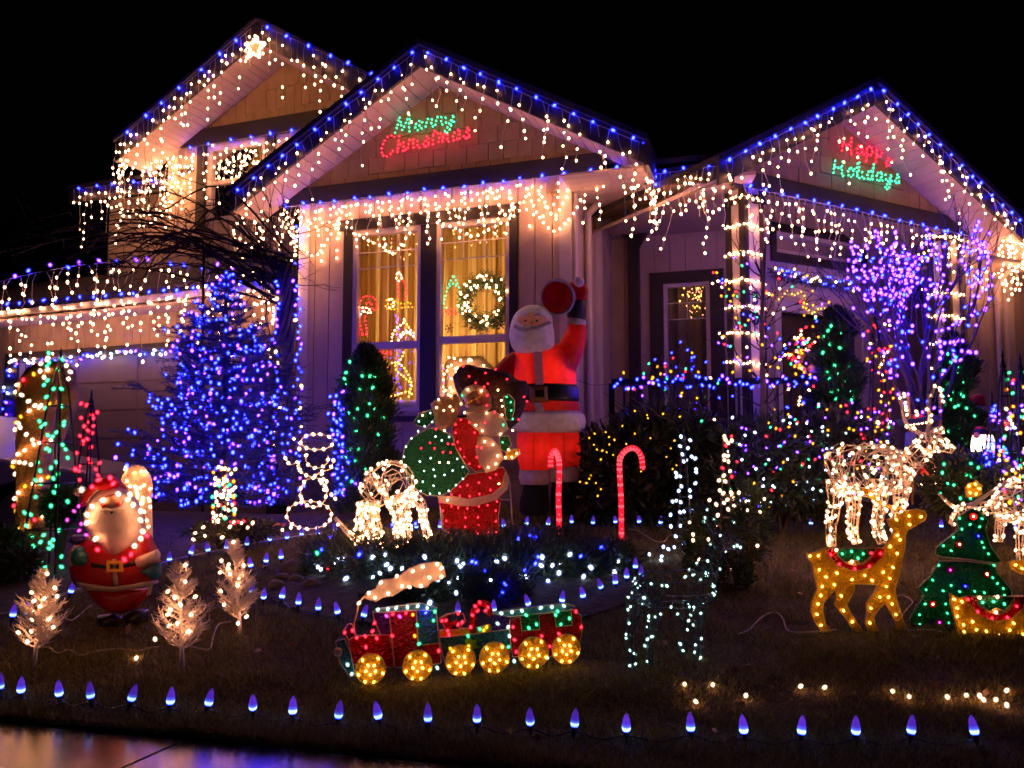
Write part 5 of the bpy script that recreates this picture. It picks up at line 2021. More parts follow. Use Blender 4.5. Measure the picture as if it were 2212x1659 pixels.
bulbs_on(en, fT, ck, {'warm': [(185, 412), (272, 325), (325, 365), (375, 235), (515, 178), (655, 135), (742, 97), (868, 72), (905, 182), (800, 190), (725, 262), (625, 272), (560, 265), (905, 110), (440, 330)],
                      'red': [(60, 670), (128, 652), (165, 715), (240, 703), (340, 720), (245, 797), (320, 588), (303, 658), (475, 698), (480, 510), (595, 500), (880, 830)], 'magenta': [(540, 530), (425, 525)], 'ice': [(350, 470), (437, 465), (510, 455), (608, 450), (697, 440), (780, 455), (85, 950), (122, 1032)], 'green': [(848, 487), (835, 565), (695, 605), (710, 768)], 'blue': [(768, 498)], 'orange': [(655, 515), (672, 700)]}, 0.024)

wg = thing('train_wagon', 'lit toy train wagon in teal loaded with gifts and a candy cane', 'toy train', fT.on(*ck(1200, 1040)))
panel(wg, 'body', fT, kp((888, 712), (1200, 680), (1495, 640), (1512, 800), (1480, 890), (1230, 905), (1200, 930), (940, 945), (905, 830)), TEAL, 0.002, .02, RIMW)
panel(wg, 'top_rail', fT, kp((885, 655), (1330, 618), (1340, 660), (1200, 680), (890, 712)), YEL, 0.006, .02, RIMW)
panel(wg, 'star_cutout', fT, kp((1110, 740), (1150, 720), (1180, 740), (1215, 730), (1205, 770), (1230, 800), (1185, 815), (1150, 800), (1125, 790)), LIME, 0.010, .006)
panel(wg, 'gift_box', fT, kp((890, 545), (960, 512), (1040, 492), (1095, 505), (1115, 570), (1060, 630), (1010, 700), (940, 705), (930, 620)), TEAL, 0.0, .02, RIMW)
panel(wg, 'gift_ribbon', fT, kp((890, 560), (950, 530), (975, 590), (1040, 560), (1045, 590), (990, 620), (1010, 690), (950, 700), (935, 610)), REDF, 0.004, .006)
panel(wg, 'gift_box', fT, kp((1215, 632), (1330, 600), (1342, 650), (1230, 672)), LIME, 0.012, .02, RIMW)
cane = spline([fT.on(*ck(*q), 0.0) for q in ((1175, 670), (1180, 580), (1190, 480), (1240, 415), (1300, 430), (1325, 500), (1290, 510))], 5)
MB().tube(cane, 0.014, 8).build('candy_cane', REDF, wg, True)
wheel(wg, 1070, 910, 128)
wheel(wg, 1365, 885, 128)
bulbs_on(wg, fT, ck, {'red': [(1050, 500), (910, 567), (945, 565), (1085, 580), (1050, 600), (970, 690), (960, 655), (1240, 407), (1175, 518), (1222, 480), (1290, 478), (1160, 622), (1200, 440), (1310, 450)], 'green': [(1137, 700), (1240, 640), (1490, 795)], 'yellow': [(1300, 622), (1275, 650), (1140, 790), (985, 812)], 'ice': [(1395, 592), (1487, 622), (1497, 700), (868, 978)]}, 0.022)

cb_ = thing('train_caboose', 'lit red toy train caboose with green windows at the right end', 'toy train', fT.on(*ck(1850, 960)))
panel(cb_, 'body', fT, kp((1500, 560), (1600, 528), (2060, 472), (2122, 520), (2132, 640), (2105, 800), (1860, 880), (1525, 880), (1500, 700)), REDF, 0.0, .02, RIMW)
panel(cb_, 'front_panel', fT, kp((1345, 520), (1500, 535), (1500, 640), (1350, 655)), PURF, -0.002, .015)
panel(cb_, 'roof', fT, kp((1340, 500), (1420, 488), (1700, 450), (2000, 418), (2072, 442), (2020, 472), (1500, 532)), MATS['pale_teal_film'], 0.012, .028, RIMW)
panel(cb_, 'window', fT, kp((1590, 525), (1755, 505), (1762, 640), (1605, 655)), GRN, 0.006, .01, RIMW)
panel(cb_, 'window', fT, kp((1888, 490), (2035, 475), (2045, 605), (1905, 618)), GRN, 0.006, .01, RIMW)
wheel(cb_, 1705, 845, 130)
wheel(cb_, 1990, 810, 120)
bulbs_on(cb_, fT, ck, {'red': [(2080, 487), (2125, 622), (1530, 622), (1542, 733), (1557, 838), (1930, 680), (1780, 700), (1850, 790)], 'ice': [(1428, 502), (1522, 492), (1608, 480), (1772, 455), (1870, 447), (1975, 437), (1540, 920), (1828, 888)], 'green': [(1645, 518), (1735, 598), (1668, 630), (1920, 485), (1902, 517), (2022, 547), (1948, 598)]}, 0.022)

# ---- tall flat bearded figure with a green sack
c7 = crop(1120, 980, 440, 1177)
gs = ground(1010, 1196)
fS = PL(gs.x, gs.y, -2.0)
sn = thing('lit_gift_bringer_figure', 'flat lit bearded figure in red coat carrying a round green sack', 'lit figure', fS.on(1010, 1196))


def sp7(*q):
    return [c7(*p) for p in q]


FUR = mat('brown_fur', (0.10, 0.065, 0.055), 0.95, 0.4, 30, 1.0, 60)
panel(sn, 'sack', fS, sp7((250, 640), (130, 712), (75, 800), (60, 900), (80, 1020), (150, 1092), (250, 1146), (350, 1150), (432, 1112), (530, 1022), (572, 960), (520, 880), (470, 780), (440, 690), (330, 632)), GRN, 0.0, .016, RIMW)
panel(sn, 'sack_mouth', fS, sp7((150, 590), (190, 522), (300, 490), (312, 560), (242, 632), (170, 612)), GRN, 0.004, .016, RIMW)
MB().dome(fS, [fS.sz(*c7(*q)) for q in ((275, 450), (330, 400), (400, 395), (470, 370), (500, 420), (495, 520), (450, 610), (380, 660), (320, 640), (300, 540))], 0.0, 0.03).build('teddy_bear', film('teddy_film', (0.45, 0.30, 0.16)), sn, True)
MB().dome(fS, [fS.sz(*c7(*q)) for q in ((440, 240), (490, 160), (560, 142), (640, 165), (760, 185), (880, 205), (935, 268), (1015, 268), (1020, 330), (990, 470), (945, 590), (880, 640), (720, 600), (540, 480), (460, 340))], -0.045, 0.03).build('fur_hood', FUR, sn, True)
MB().dome(fS, [fS.sz(*c7(*q)) for q in ((540, 320), (620, 295), (700, 330), (745, 400), (740, 480), (690, 540), (600, 540), (545, 470), (525, 390))], 0.0, 0.02).build('face', film('face_film', (0.60, 0.32, 0.24), 0.4, 0.2), sn, True)
for x, y in ((603, 408), (662, 396)):
    MB().ball(fS.on(*c7(x, y), 0.022), 0.0055, n=8, m=6).build('eye', BLACKP, sn, True)
MB().ball(fS.on(*c7(640, 432), 0.024), 0.010, n=10, m=7).build('nose', film('nose_film', (0.6, 0.18, 0.13), 0.2, 0.0), sn, True)
panel(sn, 'moustache', fS, sp7((555, 492), (600, 462), (640, 468), (690, 458), (735, 482), (690, 512), (640, 492), (595, 515)), WHF, 0.026, .006)
panel(sn, 'hat_brim', fS, sp7((500, 380), (540, 325), (600, 300), (680, 320), (700, 365), (620, 345), (560, 375), (520, 420)), WHF, 0.022, .01)
panel(sn, 'nose_glass', fS, sp7((535, 445), (670, 385), (676, 395), (545, 455)), YEL, 0.026, .004)
panel(sn, 'beard', fS, sp7((540, 500), (600, 520), (640, 490), (700, 520), (760, 500), (840, 560), (870, 640), (800, 690), (700, 700), (620, 640), (570, 590)), WHF, 0.012, .012, RIMW)
panel(sn, 'sleeve', fS, sp7((440, 640), (480, 560), (560, 556), (640, 620), (655, 700), (640, 850), (702, 942), (620, 966), (540, 902), (470, 790)), REDF, 0.010, .014, RIMW)
panel(sn, 'cuff', fS, sp7((640, 700), (740, 705), (810, 790), (832, 862), (770, 952), (702, 972), (650, 900), (620, 800)), WHF, 0.016, .012, RIMW)
panel(sn, 'mitten', fS, sp7((800, 700), (870, 690), (890, 760), (850, 820), (810, 790)), GRN, 0.014, .012, RIMW)
panel(sn, 'mitten', fS, sp7((830, 400), (870, 375), (915, 420), (915, 500), (890, 580), (850, 560)), GRN, 0.014, .012, RIMW)
panel(sn, 'bell', fS, sp7((830, 872), (870, 800), (945, 790), (962, 830), (905, 872)), YEL, 0.012, .012, RIMW)
panel(sn, 'coat', fS, sp7((430, 1112), (560, 985), (690, 965), (820, 930), (850, 960), (820, 1080), (740, 1140), (560, 1175), (440, 1150)), REDF, 0.004, .014, RIMW)
panel(sn, 'coat_hem', fS, sp7((330, 1150), (440, 1152), (560, 1177), (740, 1142), (822, 1082), (852, 962), (875, 1010), (862, 1100), (770, 1180), (620, 1222), (500, 1222), (340, 1196)), WHF, 0.006, .014, RIMW)
panel(sn, 'trousers', fS, sp7((340, 1198), (500, 1225), (620, 1225), (812, 1165), (792, 1300), (802, 1442), (600, 1470), (372, 1470), (372, 1300)), REDF, 0.0, .014, RIMW)
panel(sn, 'boot', fS, sp7((372, 1472), (600, 1470), (650, 1520), (640, 1560), (400, 1562), (366, 1530)), SILV, 0.004, .014, RIMW)
panel(sn, 'boot', fS, sp7((700, 1460), (782, 1452), (780, 1545), (720, 1562), (690, 1540)), WHF, 0.004, .014, RIMW)
MB().tube([fS.on(*c7(*q), -0.03) for q in ((825, 930), (880, 1050), (895, 1300), (910, 1585))], 0.005, 5).build('stand_rod', WIRE_W, sn)
MB().tube([fS.on(*c7(*q), -0.03) for q in ((815, 1178), (885, 1178))], 0.004, 5).build('stand_rod', WIRE_W, sn)
MB().tube([fS.on(*c7(*q), -0.03) for q in ((350, 1200), (375, 1580))], 0.004, 5).build('stand_rod', WIRE_W, sn)
bulbs_on(sn, fS, c7, {'ice': [(183, 658), (132, 712), (90, 775), (75, 852), (85, 930), (98, 1018), (142, 1080), (202, 1113), (273, 1133), (345, 1131), (415, 1111), (470, 1068), (523, 1020), (523, 930), (480, 868), (278, 863), (195, 888), (300, 950), (228, 960), (310, 1000), (383, 990), (218, 1042), (300, 1072), (445, 957), (315, 698), (362, 728), (418, 702), (188, 583), (290, 587), (232, 620), (275, 520)],
                      'green': [(518, 387), (855, 397), (887, 437), (890, 500), (902, 565), (830, 610), (825, 742)],
                      'warm': [(345, 895), (413, 897), (338, 418), (322, 478), (378, 500), (425, 470), (432, 390), (447, 500), (217, 537), (383, 653), (508, 450), (535, 517), (560, 342), (662, 352), (705, 520), (620, 613), (670, 655), (688, 738), (752, 760), (788, 845), (772, 907), (715, 933), (810, 680), (900, 652), (790, 345), (815, 423), (822, 468), (820, 533), (870, 800), (933, 828), (895, 855), (848, 858), (405, 1182), (797, 1057), (390, 1492), (750, 1492), (472, 1557), (555, 1548), (675, 1545), (725, 1552)],
                      'red': [(205, 787), (273, 747), (308, 788), (372, 817), (430, 820), (410, 753), (447, 757), (318, 642), (570, 240), (695, 215), (858, 262), (525, 165), (772, 188), (620, 290), (713, 297), (685, 320), (708, 385), (705, 462), (763, 515), (988, 397), (1010, 430), (945, 570), (690, 592), (508, 572), (572, 590), (468, 608), (467, 670), (612, 668), (483, 740), (503, 793), (533, 853), (573, 905), (647, 928), (628, 857), (630, 775), (665, 785), (775, 988), (730, 1012), (645, 1048), (558, 1068), (502, 1080), (733, 1105), (648, 1135), (575, 1152), (500, 1150), (435, 1138), (353, 1195), (372, 1262), (437, 1227), (487, 1240), (557, 1245), (645, 1230), (710, 1220), (782, 1192), (773, 1262), (543, 1315), (637, 1312), (395, 1340), (775, 1343), (540, 1385), (640, 1372), (415, 1425), (475, 1440), (530, 1443), (640, 1437), (715, 1427), (777, 1425)]}, 0.030, 0.0050)

# ---- plump plastic bearded figure at the left
cS = crop(180, 1320, 300, 1037)
gS = ground(*cS(600, 1560))
fP = PL(gS.x, gS.y, 4.0)
pf = thing('plump_plastic_figure', 'plump plastic bearded figure with red suit and teal mittens at left front', 'lit figure', fP.on(*cS(580, 1590)))


def dm(name, pts, m, d, dep):
    return MB().dome(fP, [fP.sz(*cS(*q), d) for q in pts], d, dep).build(name, m, pf, True)


RPL = film('red_plastic', (0.50, 0.012, 0.012), 0.35, 0.12, 0.4)
WPL = film('cream_plastic', (0.70, 0.60, 0.55), 0.4, 0.12, 0.5)
TPL = film('teal_plastic', (0.015, 0.20, 0.24), 0.3, 0.1, 0.5)
dm('trousers', [(215, 1220), (840, 1210), (800, 1330), (700, 1430), (560, 1470), (430, 1450), (320, 1370), (250, 1290)], RPL, 0.0, 0.05)
dm('jacket', [(80, 1150), (45, 980), (60, 850), (150, 740), (300, 680), (700, 660), (850, 670), (905, 780), (950, 900), (960, 1050), (930, 1140), (800, 1200), (500, 1230), (250, 1210)], RPL, 0.01, 0.07)
dm('hem', [(85, 1140), (250, 1185), (500, 1205), (750, 1180), (940, 1130), (945, 1160), (800, 1215), (500, 1252), (250, 1235), (100, 1185)], WPL, 0.055, 0.025)
dm('jacket_front', [(480, 900), (530, 900), (540, 1200), (490, 1200)], WPL, 0.072, 0.012)
dm('belt', [(235, 955), (430, 985), (580, 985), (720, 945), (730, 990), (580, 1035), (430, 1035), (240, 1010)], BLACKP, 0.068, 0.016)
mb = MB()
for q in (((425, 950), (580, 950), (580, 975), (425, 975)), ((425, 1030), (580, 1030), (580, 1056), (425, 1056)), ((425, 976), (455, 976), (455, 1029), (425, 1029)), ((550, 976), (580, 976), (580, 1029), (550, 1029))):
    mb.poly(fP, [fP.sz(*cS(*p), 0.09) for p in q], 0.075, 0.092)
mb.build('buckle', mat('yellow_plastic', (0.65, 0.38, 0.02), 0.4, 0.1), pf)
dm('cuff', [(40, 960), (60, 850), (110, 790), (180, 800), (110, 900), (110, 1000), (60, 1010)], WPL, 0.055, 0.03)
dm('mitten', [(75, 930), (90, 850), (150, 800), (205, 810), (210, 860), (250, 890), (245, 970), (180, 1000), (100, 990)], TPL, 0.07, 0.035)
dm('cuff', [(695, 960), (720, 910), (930, 830), (958, 880), (950, 930), (780, 1010), (730, 1020)], WPL, 0.06, 0.035)
dm('mitten', [(760, 1040), (800, 1010), (900, 960), (965, 960), (965, 1060), (930, 1130), (850, 1130), (820, 1080), (770, 1075)], TPL, 0.05, 0.035)
dm('hat', [(165, 420), (160, 340), (230, 250), (310, 160), (430, 115), (540, 130), (590, 190), (640, 260), (500, 215), (380, 230), (280, 320), (215, 420)], RPL, 0.02, 0.06)
dm('pompom', [(105, 300), (115, 240), (180, 205), (235, 230), (225, 285), (150, 320)], WPL, 0.03, 0.04)
dm('beard', [(205, 600), (200, 500), (230, 400), (300, 290), (400, 220), (520, 210), (640, 260), (740, 360), (790, 470), (810, 580), (800, 680), (750, 770), (640, 860), (540, 930), (480, 920), (400, 830), (280, 730)], WPL, 0.05, 0.075)
dm('face', [(350, 380), (420, 310), (500, 290), (560, 310), (600, 370), (560, 420), (460, 440), (380, 430)], film('skin_plastic', (0.55, 0.33, 0.28), 0.4, 0.1, 0.5), 0.108, 0.02)
dm('cheek', [(360, 390), (420, 380), (425, 410), (380, 435)], RPL, 0.126, 0.006)
dm('cheek', [(510, 370), (545, 365), (570, 400), (530, 412)], RPL, 0.126, 0.006)
dm('moustache', [(355, 460), (420, 420), (470, 445), (530, 420), (600, 435), (560, 470), (470, 480), (400, 485)], WPL, 0.120, 0.014)
dm('mouth', [(450, 465), (475, 455), (490, 475), (470, 492)], BLACKP, 0.132, 0.006)
dm('boot', [(340, 1480), (500, 1460), (590, 1500), (580, 1590), (360, 1600)], BLACKP, 0.0, 0.06)
dm('boot', [(600, 1470), (720, 1420), (840, 1420), (850, 1520), (820, 1580), (620, 1585)], BLACKP, 0.0, 0.06)
dm('sack', [(60, 760), (100, 690), (240, 690), (260, 740), (160, 800)], mat('navy_plastic', (0.02, 0.02, 0.09), 0.5, 0.1), 0.0, 0.05)
bulbs_on(pf, fP, cS, {'warm': [(388, 352), (540, 292), (655, 297), (285, 415), (235, 495), (235, 572), (685, 398), (760, 458), (757, 548), (780, 660), (635, 345), (320, 730), (760, 730), (700, 800), (180, 250)],
                      'red': [(348, 152), (460, 133), (490, 188), (282, 222), (120, 50), (820, 700), (335, 838), (600, 935), (665, 885)]}, 0.135, 0.0095)
bulbs_on(pf, fP, cS, {'magenta': [(105, 460), (38, 547), (175, 585), (155, 650), (225, 693), (150, 412)]}, 0.06, 0.006)

# ---- glowing white capsule behind it: tall tinsel bell-shaped lantern
gl0 = ground(*cS(800, 860))
lan = thing('lit_white_lantern', 'tall rounded glowing white tinsel lantern behind the plump plastic figure', 'lantern', (gl0.x, gl0.y, gl0.z))
yy = 4.1
b0 = at(*cS(790, 1000), yy)
tp0 = at(*cS(700, 5), yy)
hw_ = (at(*cS(890, 400), yy) - at(*cS(620, 400), yy)).length / 2
bx = at(*cS(770, 600), yy)
lan.location = (bx.x, yy, H(bx.x, yy))
mb = MB()
prof = [(hw_ * 0.8, 0.0), (hw_ * 0.95, 0.1), (hw_, 0.3), (hw_, 0.72), (hw_ * 1.1, 0.84), (hw_ * 0.95, 0.92), (hw_ * 0.5, 0.985), (0.003, 1.0)]
Hh = tp0.z - lan.location.z
mb.lathe([(r_, h_ * Hh) for r_, h_ in prof], lan.location, 16, Vector((-0.06, 0, 1)))
mb.build('shell', film('tinsel_white', (0.75, 0.60, 0.42), 0.5, 1.0, 0.35), lan, True)
items = []
for k in range(64):
    h_ = random.uniform(0.45, 0.98)
    a = random.uniform(R(180), R(360))
    rr = hw_ * (1.03 if h_ < .75 else (1.12 if h_ < 0.88 else 0.72))
    items.append((lan.location + Vector((math.cos(a) * rr - 0.06 * h_ * Hh, math.sin(a) * rr, h_ * Hh)), 'warm', 0.0062))
add_bulbs(lan, items, True)

# ================================================================== WIRE DEER


def wire_deer(name, label, limbs, wm, nb, col, br, loops=0, rings=True, wr=0.003, single=True, lr=0.004):
    """limbs: (part, [(point, radius), ...]) hollow wire cages with bulbs on them"""
    allp = [p for nm, ch in limbs for p, r in ch]
    lo = Vector((sum(p.x for p in allp) / len(allp), sum(p.y for p in allp) / len(allp), min(p.z for p in allp)))
    t = thing(name, label, 'wire deer', lo)
    items = []
    L = [sum((a[0] - b[0]).length for a, b in zip(ch[:-1], ch[1:])) * max(r for p, r in ch) ** 0.5 for nm, ch in limbs]
    tot = sum(L)
    for (nm, ch), l in zip(limbs, L):
        mb = MB()
        P = spline([c[0] for c in ch], 4)
        m = len(P)
        rad = [np.interp(i / (m - 1) * (len(ch) - 1), range(len(ch)), [c[1] for c in ch]) for i in range(m)]
        # frames
        fr = []
        ref = Vector((0.2, 1, 0.1))
        for i in range(m):
            tt = (P[min(i + 1, m - 1)] - P[max(i - 1, 0)]).normalized()
            a = (ref - tt * ref.dot(tt)).normalized()
            b = tt.cross(a)
            fr.append((a, b))

        def surf(f, ang, k=1.0):
            x = f * (m - 1)
            i = min(int(x), m - 2)
            q = x - i
            c = P[i].lerp(P[i + 1], q)
            r = rad[i] * (1 - q) + rad[i + 1] * q
            a, b = fr[i]
            return c + (a * math.cos(ang) + b * math.sin(ang)) * r * k
        for k in range(6 if rad[m // 2] > 0.03 else 4):
            ang = 2 * math.pi * k / (6 if rad[m // 2] > 0.03 else 4)
            mb.tube([surf(i / 12, ang) for i in range(13)], wr, 4)
        nr = max(2, int(sum((P[i + 1] - P[i]).length for i in range(m - 1)) / 0.07))
        for i in range(nr + 1):
            f = i / nr
            mb.tube([surf(f, 2 * math.pi * j / 10) for j in range(10)], wr, 4, closed=True)
        part = mb.build(nm, wm, t)
        # looping cord
        nl = int(loops * l / tot)
        if nl:
            mb = MB()
            for k in range(nl):
                f, a = random.random(), random.uniform(0, 6.283)
                pts = []
                for j in range(6):
                    f = min(1, max(0, f + random.gauss(0, 0.09)))
                    a += random.gauss(0, 0.7)
                    pts.append(surf(f, a, random.uniform(0.95, 1.12)))
                mb.tube(spline(pts, 3), lr * 0.55, 3)
            mb.build('cord', WIRE_W if col == 'warm' else wm, part, False, 'stuff')
        n = max(2, int(nb * l / tot * (0.45 if nm in ('antler', 'ear') else 1)))
        for k in range(n):
            items.append((surf(random.random(), random.uniform(0, 6.283), 1.05), col, br * random.uniform(0.85, 1.15)))
    add_bulbs(t, items, single)
    return t


DKW = mat('dark_green_frame', (0.04, 0.07, 0.10), 0.35, 0.2, metal=0.3)
c6 = crop(880, 1280, 620, 2143)


def A6(x, y, dy=0.0):
    return at(*c6(x, y), 4.62 + dy)


wire_deer('wire_deer', 'grazing wire deer thickly covered in warm white lights left of the sack carrier', [
    ('body', [(A6(590, 480), 0.075), (A6(700, 370), 0.115), (A6(830, 310, .05), 0.12), (A6(900, 380, .1), 0.09)]),
    ('leg', [(A6(590, 520), 0.045), (A6(640, 700), 0.03), (A6(680, 850), 0.024), (A6(690, 1050), 0.02)]),
    ('leg', [(A6(820, 450), 0.05), (A6(880, 640), 0.034), (A6(880, 830), 0.028), (A6(895, 1020), 0.022)]),
    ('leg', [(A6(530, 520, .1), 0.035), (A6(500, 640, .1), 0.026), (A6(470, 780, .1), 0.018)]),
    ('leg', [(A6(940, 440, .2), 0.045), (A6(1090, 520, .22), 0.03), (A6(1120, 680, .22), 0.024), (A6(1180, 940, .22), 0.02)]),
    ('leg', [(A6(900, 470, .1), 0.04), (A6(940, 700, .1), 0.03), (A6(960, 940, .1), 0.022)]),
    ('neck', [(A6(570, 520, -.05), 0.045), (A6(560, 700, -.1), 0.032), (A6(600, 830, -.12), 0.026)]),
    ('antler', [(A6(560, 890, -.12), 0.013), (A6(420, 850, -.12), 0.012), (A6(340, 770, -.12), 0.012), (A6(250, 665, -.12), 0.008)]),
    ('head', [(A6(600, 830, -.12), 0.03), (A6(560, 890, -.12), 0.03), (A6(450, 920, -.12), 0.012)]),
], WIRE_W, 300, 'warm', 0.0072, 170)

cR = crop(1940, 728, 970, 2210)


def AR(x, y, dy=0.0):
    return at(*cR(x, y), 4.45 + dy)


wire_deer('wire_deer', 'standing wire deer covered in warm white lights behind the yellow deer', [
    ('body', [(AR(985, 1420), 0.10), (AR(1080, 1380), 0.135), (AR(1250, 1380, .05), 0.135), (AR(1400, 1400, .1), 0.11)]),
    ('leg', [(AR(990, 1450, -.05), 0.05), (AR(985, 1600, -.05), 0.032), (AR(960, 1760, -.05), 0.026), (AR(965, 1880, -.05), 0.022)]),
    ('leg', [(AR(1080, 1480, .12), 0.05), (AR(1110, 1600, .12), 0.034), (AR(1100, 1750, .12), 0.028), (AR(1120, 1860, .12), 0.022)]),
    ('leg', [(AR(1290, 1450, -.03), 0.05), (AR(1280, 1600, -.03), 0.034), (AR(1260, 1740, -.03), 0.028), (AR(1290, 1860, -.03), 0.022)]),
    ('leg', [(AR(1410, 1450, .15), 0.05), (AR(1410, 1600, .15), 0.034), (AR(1380, 1720, .15), 0.028), (AR(1390, 1850, .15), 0.022)]),
    ('neck', [(AR(1400, 1380, .05), 0.08), (AR(1480, 1320, .05), 0.06), (AR(1570, 1230, .05), 0.05)]),
    ('head', [(AR(1560, 1200, .05), 0.05), (AR(1640, 1210, .05), 0.048), (AR(1750, 1255, .0), 0.022)]),
    ('ear', [(AR(1590, 1180, .1), 0.02), (AR(1660, 1130, .12), 0.022), (AR(1690, 1120, .12), 0.008)]),
    ('antler', [(AR(1580, 1160, .05), 0.010), (AR(1600, 1060, .05), 0.008), (AR(1590, 960, .05), 0.007), (AR(1640, 830, .05), 0.005)]),
    ('antler', [(AR(1560, 1160, .15), 0.010), (AR(1450, 1090, .2), 0.008), (AR(1420, 970, .2), 0.007), (AR(1410, 880, .2), 0.005)]),
], WIRE_W, 280, 'warm', 0.0070, 190)


def AQ(x, y, dy=0.0):
    return at(*cg(x, y), 4.5 + dy)


wire_deer('wire_deer', 'wire deer with warm white lights bending its head at the right edge', [
    ('body', [(AQ(2080, -30), 0.07), (AQ(2200, -60, .1), 0.12), (AQ(2400, -70, .2), 0.12), (AQ(2500, -40, .3), 0.09)]),
    ('leg', [(AQ(2200, 0), 0.045), (AQ(2195, 120), 0.028), (AQ(2190, 250), 0.022), (AQ(2200, 330), 0.02)]),
    ('leg', [(AQ(2420, 0, .2), 0.045), (AQ(2430, 120, .2), 0.028), (AQ(2425, 270, .2), 0.022)]),
    ('leg', [(AQ(2120, 0, .15), 0.04), (AQ(2060, 60, .15), 0.026), (AQ(2050, 190, .15), 0.018)]),
    ('neck', [(AQ(2110, -40), 0.05), (AQ(1990, -30), 0.036), (AQ(1870, -20), 0.03)]),
    ('head', [(AQ(1880, -20), 0.035), (AQ(1800, 0), 0.032), (AQ(1745, 80), 0.016)]),
    ('antler', [(AQ(1860, -40), 0.008), (AQ(2000, -130), 0.007), (AQ(2180, -250), 0.005)]),
    ('antler', [(AQ(1780, -20, .05), 0.008), (AQ(1720, -60, .05), 0.007), (AQ(1660, -120, .05), 0.005)]),
], WIRE_W, 170, 'warm', 0.0068, 110)

cD = crop(1760, 1220, 460, 1090)


def AD(x, y, Y):
    return at(*cD(x, y), Y)


wire_deer('wire_deer', 'dark wire deer with sparse cool white lights standing in mid lawn', [
    ('body', [(AD(110, 1100, 3.22), 0.035), (AD(200, 1080, 3.25), 0.068), (AD(380, 1080, 3.32), 0.075), (AD(540, 1070, 3.4), 0.075), (AD(610, 1060, 3.42), 0.04)]),
    ('leg', [(AD(100, 1120, 3.2), 0.035), (AD(105, 1250, 3.19), 0.026), (AD(75, 1400, 3.18), 0.016), (AD(95, 1605, 3.17), 0.011)]),
    ('leg', [(AD(210, 1150, 3.3), 0.035), (AD(240, 1290, 3.29), 0.024), (AD(200, 1430, 3.28), 0.016), (AD(205, 1600, 3.24), 0.011)]),
    ('leg', [(AD(440, 1160, 3.32), 0.032), (AD(435, 1300, 3.31), 0.020), (AD(430, 1400, 3.31), 0.015), (AD(430, 1510, 3.31), 0.011)]),
    ('leg', [(AD(540, 1150, 3.45), 0.032), (AD(530, 1300, 3.42), 0.020), (AD(525, 1400, 3.4), 0.015), (AD(530, 1560, 3.33), 0.011)]),
    ('neck', [(AD(560, 1030, 3.4), 0.06), (AD(610, 900, 3.4), 0.042), (AD(660, 790, 3.4), 0.036)]),
    ('head', [(AD(650, 760, 3.4), 0.036), (AD(720, 760, 3.4), 0.036), (AD(820, 790, 3.38), 0.018)]),
    ('ear', [(AD(640, 720, 3.45), 0.012), (AD(600, 660, 3.47), 0.016), (AD(570, 600, 3.48), 0.005)]),
    ('antler', [(AD(680, 710, 3.42), 0.008), (AD(640, 600, 3.45), 0.007), (AD(560, 520, 3.46), 0.006), (AD(500, 380, 3.47), 0.004)]),
    ('antler', [(AD(720, 710, 3.38), 0.008), (AD(770, 620, 3.37), 0.007), (AD(830, 570, 3.36), 0.006), (AD(880, 450, 3.36), 0.004)]),
], DKW, 100, 'ice', 0.0044, 120, True, 0.0022, True, 0.004)

# ---- candy canes
for lab, px in (('slender red lit candy cane, left of the pair before the dark bush', [(1209, 1165), (1206, 1080), (1208, 1010), (1205, 985), (1198, 973), (1190, 984), (1189, 1010)]),
                ('wide hooked red lit candy cane, right of the pair before the dark bush', [(1342, 1165), (1341, 1080), (1338, 1020), (1339, 990), (1352, 972), (1370, 968), (1384, 984), (1388, 1013)])):
    b = ground(*px[0])
    pts = spline([at(u, v, b.y) for u, v in px], 6)
    pts = [p + Vector((0, 0.10 * max(0, (p.z - b.z) - 0.38) if 'left' in lab else 0, 0)) for p in pts]
    t = thing('candy_cane', lab, 'candy cane', b, 'candy canes on the lawn')
    MB().tube(pts, 0.017, 10).build('tube', glow('lit_red_tube', (1.0, 0.012, 0.03), 0.75), t, True)
    mb = MB()
    for i in range(1, len(pts) - 1, 2):
        d = (pts[i + 1] - pts[i - 1]).normalized()
        s = [pts[i - 1] + d * 0.0, pts[i], pts[i + 1]]
        mb.tube([pts[i] - d * 0.006 + Vector((0, 0, -0.004)), pts[i] + d * 0.006], 0.0178, 10)
    mb.build('stripe', glow('lit_pink_stripe', (1.0, 0.10, 0.13), 0.9), t)
    add_bulbs(t, [(p + Vector((0, -0.017, 0)), 'red', 0.0068) for p in walk(pts, 0.045)], True)
    MB().tube([b, b - Vector((0, 0, 0.08))], 0.004, 5).build('stake', BLACKM, t)

# ---- inflatable waving figure
YI = 5.75


def I(u, v, dy=0.0):
    return at(u, v, YI + dy)


def wpx(p, Y=YI):
    return p * Y / FPX


inf = thing('inflatable_figure', 'tall inflatable bearded figure in red suit waving its red hat by the bay window', 'inflatable', Vector((I(1180, 1100).x, YI, H(I(1180, 1100).x, YI))))
RI = film('red_inflatable', (0.62, 0.015, 0.010), 0.55, 0.10, 0.55)
WI = film('white_inflatable', (0.85, 0.78, 0.78), 0.4, 0.0, 0.7)


def secs(lst, dep=0.85):
    """lst: (v, u left, u right)"""
    out = []
    for v, a, b in lst:
        c = I((a + b) / 2, v)
        w = wpx((b - a) / 2)
        out.append((c, w, w * dep))
    return out


